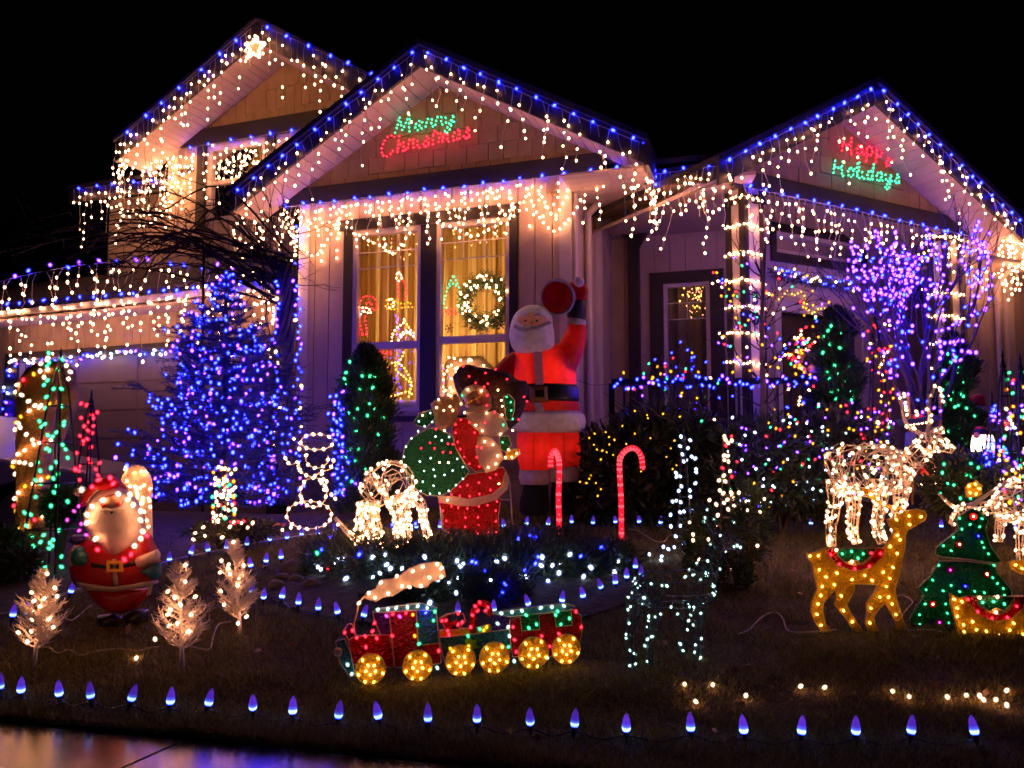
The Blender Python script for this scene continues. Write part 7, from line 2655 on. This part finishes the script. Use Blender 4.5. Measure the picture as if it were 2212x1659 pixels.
add_bulbs(pt_, [(p + Vector((random.gauss(0, .01), -.015, random.gauss(0, .01))), random.choice(('violet', 'violet', 'violet', 'blue')), 0.0100) for p in vb], True)
print('violet bulbs', len(vb))

YM = 5.5
mbp = at(1650, 1000, YM)
mt_ = thing('bare_tree', 'bare spreading tree strung with coloured and warm lights before the left porch column', 'tree', mbp)
mb = MB()
tips = []
random.seed(21)
MB().tube([mbp - Vector((0, 0, .15)), at(1648, 850, YM), at(1645, 700, YM), at(1652, 520, YM)], [0.026, 0.022, 0.018, 0.010], 8).build('trunk', mat('pale_bark', (0.16, 0.11, 0.09), 0.8, 0.3, 16, 0.4), mt_, True)
for v in (930, 880, 830, 800, 760, 720, 690, 650, 600):
    for k in range(3):
        a = random.uniform(0, 6.283)
        grow(mb, at(1647, v, YM), Vector((math.cos(a), 0.5 * math.sin(a), 0.55)).normalized(), 0.22, 0.006, 2, tips, 0.7, 0.12, (2, 3), 0.75)
mb.build('branches', BARK, mt_)
cand = [p for p, l in tips if at(0, 1000, YM).z < p.z < at(0, 560, YM).z]
random.shuffle(cand)
cand = [p for p in cand if p.x < at(1790, 0, YM).x][:150]
add_bulbs(mt_, [(p + Vector((0, -.012, 0)), random.choice(('violet', 'blue', 'red', 'orange', 'green', 'yellow', 'warm', 'warm')), 0.0070) for p in cand], True)
# thin bare bush to its left
lb = at(1500, 1000, 5.55)
lt_ = thing('bare_shrub', 'thin bare shrub with coloured lights in front of the small porch window', 'shrub', lb)
mb = MB()
tips = []
for k in range(7):
    a = random.uniform(0, 6.283)
    grow(mb, lb, Vector((math.cos(a) * .45, .2 * math.sin(a), 1)).normalized(), 0.36, 0.008, 2, tips, 0.7, 0.05, (2, 3), 0.75)
mb.build('branches', BARK, lt_)
cand = [p for p, l in tips if at(0, 860, 5.55).z < p.z < at(0, 690, 5.55).z]
random.shuffle(cand)
add_bulbs(lt_, [(p, random.choice(('violet', 'blue', 'blue', 'red', 'yellow', 'green')), 0.0072) for p in cand[:42]], True)

# ---- twisted vine by the bay, spreading over the garage
random.seed(3)
YV = 6.35
vb0 = at(615, 1090, YV)
vn = thing('twisted_vine', 'leafless twisted vine with a thick dark trunk beside the front bay', 'vine', (vb0.x, YV, H(vb0.x, YV)))
mb = MB()
for k in range(9):
    pts = []
    for i in range(12):
        f = i / 11
        c = at(618 - 6 * math.sin(f * 4), 1090 - 520 * f, YV)
        a = k * 0.7 + f * 7
        pts.append(c + Vector((math.cos(a), math.sin(a), 0)) * (0.045 + 0.015 * math.sin(f * 9 + k)))
    mb.tube(spline(pts, 3), 0.018, 6)
mb.build('trunk', BARK, vn, True)
mb = MB()
tips = []
for k in range(44):
    s = at(random.uniform(590, 635), random.uniform(540, 660), YV)
    e = at(random.uniform(-60, 560), random.uniform(400, 600) if k % 3 else random.uniform(520, 600), YV + random.uniform(0.3, 2.6))
    mid = s.lerp(e, 0.45) + Vector((0, 0, random.uniform(0.05, 0.35)))
    m2 = s.lerp(e, 0.75) + Vector((random.gauss(0, .1), 0, random.uniform(-.1, 0.25)))
    pts = spline([s, mid, m2, e], 6)
    n_ = len(pts)
    mb.tube(pts, [0.011 * (1 - 0.75 * i / n_) for i in range(n_)], 4)
    for j in range(4):
        i = random.randint(4, n_ - 2)
        q = pts[i]
        pp = [q]
        d = (pts[i + 1] - pts[i]).normalized() + Vector((random.gauss(0, .7), random.gauss(0, .5), random.gauss(0, .5)))
        for w in range(4):
            d = d + Vector((random.gauss(0, .3), random.gauss(0, .3), random.gauss(0, .3)))
            q = q + d.normalized() * random.uniform(0.08, 0.16)
            pp.append(q)
        mb.tube(pp, [0.005, 0.004, 0.0035, 0.003, 0.002], 3)
for k in range(40):
    grow(mb, at(random.uniform(560, 640), random.uniform(480, 760), YV), Vector((random.gauss(-.3, .6), random.gauss(0, .4), random.gauss(.5, .6))).normalized(), 0.25, 0.005, 1, tips, 0.7, 0.05, (2, 3))
mb.build('branches', BARK, vn)
ls = LS('vine_light_string', 'blue and white lights wound down the twisted vine trunk', wm=WIRE_G)
for u0, u1 in ((600, 592), (640, 650)):
    pts = [at(u0, 600, YV - .1), at((u0 + u1) / 2, 800, YV - .1), at(u1, 1100, YV - .1)]
    ls.wire(pts)
    for p in walk(pts, 0.045, .3):
        ls.bulb(p + Vector((random.gauss(0, .015), 0, 0)), random.choice(('blue', 'violet', 'blue', 'warm')), 0.0115)
ls.build(True)

# ---- burlap wrapped tree with a spiral of lights
BUR = mat('burlap_cloth', (0.30, 0.17, 0.055), 0.95, 0.35, 9, 0.8, 120)
YB = 5.1
bb = at(85, 1180, YB)
bu = thing('burlap_wrapped_tree', 'tall tree wrapped in brown burlap with lights spiralling round it', 'wrapped tree', (bb.x, YB, H(bb.x, YB)))
mb = MB()
cen = [(80, 1200, 38), (78, 1150, 40), (72, 1080, 36), (72, 1010, 34), (74, 950, 36), (80, 900, 42), (92, 860, 52), (105, 825, 58), (112, 800, 52), (115, 785, 32), (116, 778, 10)]
secs_ = []
for u, v, w in cen:
    c = at(u, v, YB)
    secs_.append((c, w * YB / FPX, w * YB / FPX * 0.8))
mb.loft(secs_, 18)
mb.v = [(x + 0.012 * math.sin(z * 23 + y * 40), y + 0.01 * math.sin(z * 31 + x * 50), z + 0.008 * math.sin(x * 60)) for x, y, z in mb.v]
mb.build('burlap', BUR, bu, True)
MB().dome(PL(bb.x, YB - 0.1, 0), [PL(bb.x, YB - 0.1, 0).sz(*q) for q in ((128, 815), (160, 830), (175, 860), (165, 885), (150, 920), (135, 960), (125, 920), (140, 880))], 0, 0.05).build('burlap_flap', BUR, bu, True)
items = []
for k in range(5):
    for j in range(0, 16, 2):
        f = (k + j / 16 + random.uniform(-.03, .03)) / 5
        v = 1185 - 400 * f
        u = np.interp(v, [785, 860, 1000, 1200], [115, 92, 72, 80])
        w = np.interp(v, [785, 825, 900, 1000, 1200], [36, 60, 46, 40, 42]) * YB / FPX
        a = math.pi * (1.0 + j / 16)
        c = at(u, v - 14 * math.sin(j / 16 * 3.14), YB)
        items.append((c + Vector((math.cos(a) * w, math.sin(a) * w * 0.85, 0)), random.choice(('warm', 'warm', 'warm', 'yellow', 'red', 'green')), 0.0095))
add_bulbs(bu, items, True)

# ---- obelisk trellises


def obelisk(label, u, vb_, vt, hw, Y, bulbs, br=0.009, legs=4, cap=True, lean=0):
    b = at(u, vb_, Y)
    tz = at(u, vt, Y).z
    base = Vector((b.x, Y, b.z))
    tp = Vector((b.x + lean, Y, tz))
    t = thing('obelisk_trellis', label, 'trellis', base)
    w = hw * Y / FPX
    mb = MB()
    hh = tp.z - base.z
    corners = [Vector((math.cos(a), math.sin(a), 0)) for a in (R(35), R(125), R(215), R(305))]
    for c in corners:
        MB().tube([base + c * w, base.lerp(tp, 0.8) + c * w * 0.28, base.lerp(tp, 0.9) + c * 0.006], 0.006, 5).build('leg', BLACKM, t)
    for f in (0.18, 0.38, 0.56, 0.72):
        k = 1 - 0.72 * f / 0.8
        q = base.lerp(tp, f)
        MB().tube([q + c * w * k for c in corners], 0.004, 4, closed=True).build('hoop', BLACKM, t)
    MB().lathe([(0.008, -0.02), (0.018, 0.0), (0.010, 0.03), (0.006, 0.05), (0.009, 0.06), (0.002, 0.10)], base.lerp(tp, 0.9), 8).build('finial', BLACKM, t, True)
    add_bulbs(t, [(p, c, br) for p, c in bulbs], True)
    return t


cB = crop(0, 1220, 460, 1817)
cA = crop(0, 728, 970, 2210)
YO = 4.6
go_ = [(at(*cA(x, y), YO - random.uniform(-.05, .12)), 'green') for x, y in ((315, 628), (305, 715), (375, 735), (405, 670), (308, 805), (398, 860), (347, 860), (300, 912), (293, 985), (398, 972), (255, 1070), (290, 1088), (270, 1105), (415, 1075), (413, 1095), (365, 1142), (310, 1160), (340, 1170), (405, 1222), (425, 1252), (300, 1247), (320, 1260), (438, 1307), (365, 1335), (330, 1372), (245, 1335), (260, 1390), (375, 1412), (345, 1440), (230, 1452), (262, 1475), (368, 1487), (438, 1590), (330, 1618), (230, 1560), (285, 835), (318, 690), (350, 1530))]
go_ += [(at(*cB(x, y), YO - random.uniform(-.05, .12)), 'green') for x, y in ((355, 1205), (250, 1293), (375, 1315), (455, 1267), (490, 1190), (660, 1137), (560, 1275), (585, 1310), (550, 1340), (205, 1357), (250, 1365), (690, 1430), (455, 1487), (235, 1528), (320, 1570), (505, 1540), (690, 1545), (600, 1243), (300, 1085), (275, 937), (345, 960))]
go_ += [(at(*cA(x, y), YO - .05), 'warm') for x, y in ((305, 672), (265, 697), (260, 745), (285, 785), (430, 710), (455, 750), (443, 795), (140, 900), (185, 940), (225, 968), (265, 968), (120, 1085), (130, 1110), (170, 1155), (210, 1190), (255, 1210), (125, 1335), (160, 1340), (200, 1350))]
obelisk('tall black obelisk trellis strung with green lights at the left of the lawn', 112, 1232, 742, 62, YO, go_, 0.0092)
ro_ = [(at(*cA(x, y), 5.9 - random.uniform(-.05, .1)), 'red') for x, y in ((525, 955), (560, 965), (630, 1012), (595, 1030), (525, 1048), (605, 1050), (545, 1102), (605, 1100), (570, 1130), (595, 1148), (518, 1165), (540, 1198), (535, 1215), (590, 1238), (497, 1275), (578, 1315), (585, 1342), (645, 1340), (515, 1360), (620, 1380), (510, 1390), (635, 1420), (515, 1450), (500, 1385), (565, 1185), (575, 1080))]
obelisk('black obelisk trellis strung with red lights in front of the garage door', 188, 1100, 845, 30, 5.9, ro_, 0.0115)
mo = px_bulbs(75, 1872, 1930, 700, 960, 5.35, ('red', 'orange', 'yellow', 'violet', 'violet', 'warm', 'red'), 0.06)
obelisk('obelisk trellis with red and amber lights left of the violet tree', 1900, 985, 660, 30, 5.35, mo, 0.0068)
YO2 = 4.7
mixo = ('red', 'warm', 'violet', 'green', 'orange', 'cool', 'yellow')
obelisk('obelisk trellis with mixed coloured lights, left of the pair at the right edge', 2180, 1110, 758, 34, YO2, px_bulbs(55, 2155, 2205, 800, 1090, YO2 - .05, mixo, 0.08, lambda u, v: abs(u - 2180) < 6 + (v - 790) * 0.09), 0.008)
obelisk('obelisk trellis with mixed coloured lights, right of the pair at the right edge', 2218, 1110, 765, 34, YO2 + .15, px_bulbs(45, 2190, 2230, 800, 1090, YO2 + .1, mixo, 0.08, lambda u, v: abs(u - 2218) < 6 + (v - 790) * 0.09), 0.008)
co_ = [(at(*cD(x, y), 4.75 + random.uniform(-.05, .05)), 'cool') for x, y in ((415, 50), (477, 75), (410, 115), (462, 128), (425, 170), (488, 185), (433, 218), (450, 210), (512, 198), (517, 270), (517, 290), (382, 295), (385, 320), (408, 318), (512, 365), (418, 385), (400, 415), (475, 413), (478, 455), (358, 488), (383, 482), (413, 492), (435, 555), (410, 560), (487, 550), (345, 577), (347, 655), (412, 650), (380, 722), (297, 792), (330, 808), (370, 795), (433, 772), (460, 785), (203, 843), (212, 903), (282, 883), (285, 858))]
obelisk('slim obelisk trellis strung with cool white lights right of the candy canes', 1478, 1165, 925, 20, 4.8, co_, 0.0078)
wo_ = [(at(*cD(x, y), 4.85 + random.uniform(-.04, .04)), 'red' if (x, y) in ((695, 262), (757, 320), (718, 110)) else 'warm') for x, y in ((708, 50), (715, 70), (732, 92), (757, 78), (718, 110), (705, 178), (730, 180), (708, 207), (733, 218), (695, 262), (745, 283), (757, 320), (703, 313), (672, 345), (713, 352), (677, 413), (700, 432), (752, 425), (752, 440), (728, 475), (767, 467), (705, 497), (653, 507), (607, 478), (733, 540), (773, 517), (663, 580), (645, 622), (665, 657))]
obelisk('slim obelisk trellis strung with warm lights behind the dark deer', 1568, 1160, 925, 18, 4.9, wo_, 0.0085)
# small lit column under the spruce
lpx = px_bulbs(80, 458, 508, 1005, 1135, 5.15, ('warm', 'warm', 'red', 'green', 'orange', 'warm'), 0.05)
obelisk('short column of warm red and green lights at the foot of the blue spruce', 483, 1145, 985, 24, 5.2, lpx, 0.0085)
obelisk('small cone of blue lights left of the right-hand obelisks', 2148, 1010, 865, 22, 4.95, px_bulbs(48, 2122, 2176, 875, 1005, 4.9, ('blue', 'blue', 'violet'), 0.05, lambda u, v: abs(u - 2148) < 5 + (v - 870) * .2), 0.0085)

# ---- outline snowman of wire and lights beside the spruce
YN = 5.35
c8 = crop(780, 1150, 220, 890)
nb0 = at(675, 1142, YN)
nm_ = thing('wire_snowman', 'wire outline snowman in a brimmed hat with warm lights right of the spruce', 'wire figure', nb0)


def rg(x, y, rx, ry, n=22, a0=0, a1=360):
    return [at(*c8(x + rx * math.cos(R(a0 + (a1 - a0) * k / n)), y + ry * math.sin(R(a0 + (a1 - a0) * k / n))), YN) for k in range(n + 1)]


strokes = [('hat', rg(490, 430, 190, 90)), ('head', rg(490, 620, 130, 110, 22, -20, 200)), ('arm', spline([at(*c8(x, y), YN) for x, y in ((100, 560), (180, 690), (270, 665), (310, 780), (440, 840))], 4)), ('arm', spline([at(*c8(x, y), YN) for x, y in ((440, 840), (540, 770), (640, 740), (690, 620))], 4)),
           ('body', rg(450, 1010, 150, 170)), ('body', rg(400, 1270, 260, 160, 26))]
items = []
for nm, pts in strokes:
    MB().tube(pts, 0.0035, 4).build(nm, WIRE_W, nm_)
    items += [(p + Vector((0, -.01, 0)), 'warm', 0.0088) for p in walk(pts, 0.055, .2)]
items += [(at(*c8(x, y), YN), 'warm', 0.0088) for x, y in ((545, 800), (565, 860), (600, 885), (540, 900), (590, 955), (570, 980), (600, 985), (655, 1035), (698, 1083))]
add_bulbs(nm_, items, True)

# ================================================================== PORCH AND ODDMENTS
random.seed(77)
# railing with blue lights
ra0, ra1 = at(1320, 826, 6.0), at(1762, 822, 5.9)
rl = thing('porch_railing', 'black metal porch railing wound with blue lights', 'railing', (ra0.x, 6.0, 0.5))
MB().beam(ra0, ra1, 0.05, 0.045).build('top_rail', BLACKM, rl)
lowz = 0.58
MB().beam((ra0.x, ra0.y, lowz), (ra1.x, ra1.y, lowz), 0.03, 0.03).build('bottom_rail', BLACKM, rl)
for k in range(17):
    p = ra0.lerp(ra1, k / 16)
    MB().box((p.x, p.y, (p.z + lowz) / 2), 0.016 if k % 8 else 0.04, 0.016 if k % 8 else 0.04, p.z - lowz - 0.02).build('baluster', BLACKM, rl)
items = [(p + Vector((0, -0.03, random.uniform(-.05, .04))), random.choice(('blue', 'blue', 'violet')), 0.0105) for p in walk([ra0, ra1], 0.028, .4)]
items += [(at(u, v, 5.85), 'blue', 0.0105) for u, v in ((1700, 880), (1735, 870), (1745, 930), (1690, 960), (1655, 900), (1710, 1010))]
add_bulbs(rl, items, True)

# garland over the door
gp = [PLE.on(u, v, 0.12) for u, v in ((1664, 587), (1700, 596), (1745, 606), (1790, 612), (1838, 625))]
ga = thing('door_garland', 'evergreen garland with blue and white lights above the front door', 'garland', gp[2])
sp2 = spline(gp, 6)
Pn, Nn = [], []
for p in walk(sp2, 0.0016):
    a = random.uniform(0, 6.283)
    o = PLE.n * math.cos(a) + Vector((0, 0, math.sin(a)))
    Pn.append(tuple(p + o * 0.02))
    Nn.append(tuple(o + PLE.r * random.choice((-.6, .6))))
leaves(Pn, Nn, 0.06, 0.008, leafmat('garland_needles', (0.03, 0.06, 0.025), 0.5), 'needles', ga)
MB().tube(sp2, 0.012, 5).build('core', WIRE_G, ga)
add_bulbs(ga, [(p + PLE.n * 0.05 + Vector((0, 0, random.uniform(-.04, .05))), random.choice(('blue', 'blue', 'warm')), 0.0105) for p in walk(sp2, 0.035, .3)], True)

# arch of reflected lights over the door, imitated by added bulbs
ls = LS('arch_light_string', 'faint arch of tiny warm lights above the front door', wm=WIRE_G)
pts = spline([PLE.on(*ce(x, y), 0.06) for x, y in ((440, 590), (480, 565), (520, 520), (575, 550), (640, 530), (700, 690), (760, 660), (830, 655), (900, 652), (950, 670), (995, 710), (1010, 880))], 4)
ls.wire(pts)
for p in walk(pts, 0.05, .3):
    ls.bulb(p, 'gold', 0.0055)
ls.build(True)

# glowing orange leaping deer ornament on the porch
ORF = film('orange_film', (0.75, 0.30, 0.08))
cO = crop(2080, 820, 340, 1659)
fO = PL(at(1710, 760, 5.9).x, 5.9, 8)
od = thing('lit_deer_ornament', 'small glowing orange zigzag deer ornament with red lights on the porch', 'ornament', fO.on(1715, 820))
panel(od, 'body', fO, [cO(*q) for q in ((930, 830), (985, 850), (1050, 900), (1010, 940), (985, 960), (980, 1020), (930, 1050), (990, 1080), (1020, 1130), (1045, 1190), (1010, 1190), (970, 1120), (880, 1090), (870, 1060), (920, 1000), (950, 980), (935, 900))], ORF, 0, 0.012, RIMW)
MB().tube([fO.on(*cO(1030, 1190)), Vector((fO.on(*cO(1030, 1190)).x, fO.on(*cO(1030, 1190)).y, 0.52))], 0.006, 5).build('post', BLACKM, od)
items = [(fO.on(*cO(x, y), 0.02), c, 0.0085) for c, pts in (('red', [(890, 770), (960, 705), (990, 710), (1080, 800), (1120, 770), (880, 870), (850, 940), (880, 980), (840, 990), (790, 960), (1150, 830), (1010, 1120)]), ('warm', [(990, 755), (1030, 845), (1075, 860), (1150, 750), (735, 920), (895, 870), (800, 925), (965, 1110)]), ('orange', [(780, 910), (830, 920), (870, 1080), (930, 1100), (970, 900), (1000, 1160), (960, 860), (940, 1060)]), ('violet', [(970, 770), (800, 770)]), ('yellow', [(893, 710), (640, 1100)])) for x, y in pts]
add_bulbs(od, items, True)
wf = at(1757, 800, 5.95)
fg = thing('porch_ornament_figure', 'small pale round-headed figure standing behind the porch railing', 'figure', (wf.x, 5.95, 0.52))
pz = at(1757, 797, 5.95)
MB().lathe([(0.10, 0.0), (0.11, 0.1), (0.09, 0.35), (0.06, 0.55), (0.03, pz.z - 0.52 - 0.03)], (wf.x, 5.95, 0.52), 12).build('body', mat('navy_cloth', (0.03, 0.03, 0.08), 0.8, 0.2), fg, True)
MB().ball(pz, 0.042, n=12, m=9).build('head', mat('pale_head', (0.6, 0.4, 0.36), 0.6, 0.1), fg, True)
MB().ball(pz + Vector((0.008, 0.004, 0.022)), 0.040, 0.040, 0.026, n=12, m=7).build('cap', mat('red_felt', (0.4, 0.02, 0.02), 0.8, 0.1), fg, True)

# red-capped garden figure half hidden by the right topiary
cF = crop(2560, 1080, 350, 1708)
YF = 6.05
rf0 = at(2115, 1050, YF)
rf = thing('red_capped_figure', 'garden figure in a red cap half hidden behind the right topiary', 'figure', (rf0.x, YF, H(rf0.x, YF)))


def F_(x, y, dy=0.0):
    return at(*cF(x, y), YF + dy)


wf_ = YF / FPX / 6.42
MB().loft([(F_(1050, 1400), 180 * wf_, 150 * wf_), (F_(1050, 900), 170 * wf_, 140 * wf_), (F_(1060, 560), 110 * wf_, 100 * wf_)]).build('body', mat('figure_coat', (0.35, 0.03, 0.03), 0.7, 0.15), rf, True)
MB().ball(F_(1070, 440), 100 * wf_, 95 * wf_, 110 * wf_).build('head', WI, rf, True)
MB().loft([(F_(1040, 370), 112 * wf_, 108 * wf_), (F_(1040, 320), 116 * wf_, 110 * wf_), (F_(1045, 260), 105 * wf_, 100 * wf_), (F_(1060, 215), 75 * wf_, 70 * wf_), (F_(1070, 196), 30 * wf_, 30 * wf_)]).build('cap', mat('red_cap_plastic', (0.55, 0.015, 0.015), 0.5, 0.1), rf, True)
MB().tube([F_(980, 380, -.05), F_(1070, 385, -.08), F_(1165, 390, -.03), F_(1160, 470, -.03)], 0.016, 8).build('cap_brim', WI, rf, True)

# glowing white plastic head
YW = 5.2
wk = YW / FPX / 6.42


def W_(x, y, dy=0.0):
    return at(*cF(x, y), YW + dy)


wh0 = W_(1140, 1000)
wh = thing('glowing_plastic_figure', 'glowing white plastic figure with dark and red cap among the right shrubs', 'lit figure', (wh0.x, YW, H(wh0.x, YW)))
GWH = glow('lit_white_plastic', (1.0, 0.78, 0.55), 3.2)
MB().loft([(W_(1140, 990), 150 * wk, 120 * wk), (W_(1140, 930), 155 * wk, 125 * wk), (W_(1140, 850), 150 * wk, 120 * wk), (W_(1135, 780), 130 * wk, 110 * wk), (W_(1130, 740), 100 * wk, 90 * wk)]).build('head', GWH, wh, True)
MB().loft([(W_(1125, 765), 138 * wk, 118 * wk), (W_(1125, 730), 132 * wk, 114 * wk), (W_(1120, 690), 105 * wk, 95 * wk), (W_(1115, 672), 50 * wk, 50 * wk)]).build('cap', BLACKP, wh, True)
MB().ball(W_(1100, 672), 70 * wk, 60 * wk, 30 * wk).build('cap_top', mat('red_cap_plastic', (0.55, 0.015, 0.015), 0.5, 0.1), wh, True)
MB().ball(W_(1190, 868, -.075), 0.008, n=8, m=6).build('eye', BLACKP, wh, True)
MB().ball(W_(1050, 770, -.055), 48 * wk, 25 * wk, 42 * wk).build('cheek_puff', MATS['pink_inflatable'], wh, True)
MB().tube([W_(1290, 900), W_(1300, 960), W_(1285, 1040)], [0.016, 0.018, 0.010], 8).build('arm', GWH, wh, True)
MB().lathe([(0.06, 0), (0.07, 0.1), (0.06, wh0.z - wh.location.z + 0.02)], wh.location, 10).build('body', mat('dark_figure_body', (0.02, 0.02, 0.025), 0.6, 0.1), wh, True)

# wooden feeder house on poles with light rows behind the white deer
YZ = 5.15
cZ = cz


def Z_(x, y, dy=0.0):
    return at(*cZ(x, y), YZ + dy)


bh0 = Z_(720, 1420)
bh = thing('pole_feeder_house', 'small feeder house on wooden poles edged with warm lights behind the standing wire deer', 'feeder', (bh0.x, YZ, bh0.z))
WOOD = mat('brown_pole_wood', (0.12, 0.06, 0.03), 0.7, 0.3, 12)
for x0, x1 in ((600, 640), (800, 810), (900, 920)):
    MB().tube([Z_(x0, 400), Z_(x1, 1440)], 0.010, 6).build('pole', WOOD, bh)
zz = PL(bh0.x, YZ - 0.02, 0)
MB().poly(zz, [zz.sz(*cZ(*q)) for q in ((660, 590), (745, 590), (745, 620), (660, 640))], -0.05, 0).build('upper_panel', mat('red_panel_paint', (0.45, 0.02, 0.02), 0.5, 0.1), bh)
MB().poly(zz, [zz.sz(*cZ(*q)) for q in ((710, 1080), (800, 1060), (800, 1160), (710, 1165))], -0.05, 0).build('lower_panel', mat('red_panel_paint', (0.45, 0.02, 0.02), 0.5, 0.1), bh)
MB().poly(zz, [zz.sz(*cZ(*q)) for q in ((560, 640), (860, 600), (900, 640), (600, 690))], -0.12, 0.03).build('roof', mat('dark_blue_paint', (0.03, 0.035, 0.09), 0.5, 0.1), bh)
MB().poly(zz, [zz.sz(*cZ(*q)) for q in ((610, 760), (660, 760), (680, 860), (600, 890))], -0.05, 0.0).build('banner', mat('blue_white_cloth', (0.08, 0.09, 0.45), 0.7, 0.1), bh)
MB().poly(zz, [zz.sz(*cZ(*q)) for q in ((800, 1000), (910, 1000), (890, 1170), (800, 1170))], -0.04, -0.002).build('side_panel', mat('ochre_paint', (0.35, 0.18, 0.03), 0.6, 0.1), bh)
items = []
for a, b in (((530, 370), (560, 600)), ((560, 690), (790, 660)), ((640, 540), (660, 610)), ((690, 1180), (880, 1180)), ((640, 1260), (860, 1230)), ((860, 320), (900, 480)), ((780, 1140), (960, 1090)), ((920, 1040), (940, 1120)), ((800, 800), (1030, 920))):
    items += [(p + Vector((0, -.04, 0)), 'warm', 0.0078) for p in walk([Z_(*a), Z_(*b)], 0.028, .3)]
items += [(Z_(x, y, -.05), c, 0.0085) for x, y, c in ((690, 455, 'blue'), (600, 400, 'violet'), (790, 500, 'violet'), (845, 530, 'violet'), (905, 560, 'violet'), (735, 570, 'violet'))]
add_bulbs(bh, items, True)

# white car in the driveway, mostly out of the picture
YC = 8.3
fx = at(205, 1000, YC).x
car = thing('parked_car', 'white car parked in the driveway behind the burlap-wrapped tree', 'car', (fx - 2.1, YC + 0.85, -0.045))
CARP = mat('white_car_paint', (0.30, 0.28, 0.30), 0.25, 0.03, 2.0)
prof = [(0.0, 0.28), (0.0, 0.55), (-0.1, 0.70), (-1.05, 0.84), (-1.75, 1.30), (-3.1, 1.34), (-3.8, 0.98), (-4.15, 0.92), (-4.2, 0.45), (-4.1, 0.26)]
mb = MB()
mb.prism([(fx + x, YC, z - 0.045) for x, z in prof], (0, 1.7, 0))
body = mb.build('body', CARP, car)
bv = body.modifiers.new('bevel', 'BEVEL')
bv.width = 0.06
bv.segments = 3
CGL = mat('car_glass', (0.02, 0.02, 0.025), 0.08, 0.05)
mb = MB()
mb.prism([(fx + x, YC - 0.004, z - 0.045) for x, z in ((-1.2, 0.88), (-1.8, 1.24), (-3.05, 1.27), (-3.6, 0.95))], (0, 0.02, 0))
mb.build('side_window', CGL, car)
for x in (-0.75, -3.35):
    w = MB().lathe([(0.30, 0), (0.31, 0.05), (0.31, 0.18), (0.28, 0.2)], (fx + x, YC + 0.18, 0.255), 24, (0, -1, 0)).build('wheel', BLACKP, car, True)
    MB().lathe([(0.19, 0.19), (0.19, 0.205), (0.05, 0.215)], (fx + x, YC + 0.18, 0.255), 18, (0, -1, 0)).build('rim', mat('alloy_rim', (0.4, 0.4, 0.42), 0.3, 0.05, metal=0.9), w)
for y in (0.15, 1.35):
    MB().box((fx - 0.03, YC + y + 0.1, 0.56), 0.10, 0.3, 0.12).build('headlight', mat('headlight_lens', (0.5, 0.5, 0.52), 0.1, 0.05), car)
MB().box((fx - 0.02, YC + 0.85, 0.30), 0.12, 1.66, 0.10).build('bumper', BLACKP, car)
MB().beam((fx - 0.9, YC - 0.012, 0.50), (fx - 3.1, YC - 0.012, 0.50), 0.03, 0.05).build('side_moulding', BLACKP, car)

# shepherd hook and coil of orange cord
hk0 = at(438, 1100, 6.6)
hk = thing('shepherd_hook', 'tall thin metal shepherd hook standing behind the blue spruce', 'hook', (hk0.x, 6.6, H(hk0.x, 6.6)))
MB().tube(spline([Vector((hk0.x, 6.6, hk.location.z)), at(438, 700, 6.6), at(440, 540, 6.6), at(430, 515, 6.6), at(412, 516, 6.6), at(408, 535, 6.6)], 5), 0.011, 6).build('rod', BLACKM, hk, True)
MB().tube([at(438, 760, 6.6), at(470, 755, 6.6)], 0.006, 5).build('bracket', BLACKM, hk)
oc = ground(590, 1142)
pts = [oc + Vector((0.075 * math.cos(k * .5) * (1 + .1 * math.sin(k)), 0.075 * math.sin(k * .5), 0.012 + 0.004 * (k % 3) + k * .0004)) for k in range(50)]
tag(MB().tube(pts, 0.005, 5).build('cord_coil', mat('orange_cord', (0.6, 0.16, 0.02), 0.5, 0.1)), 'coil of orange extension cord on the ground under the spruce', 'cord')
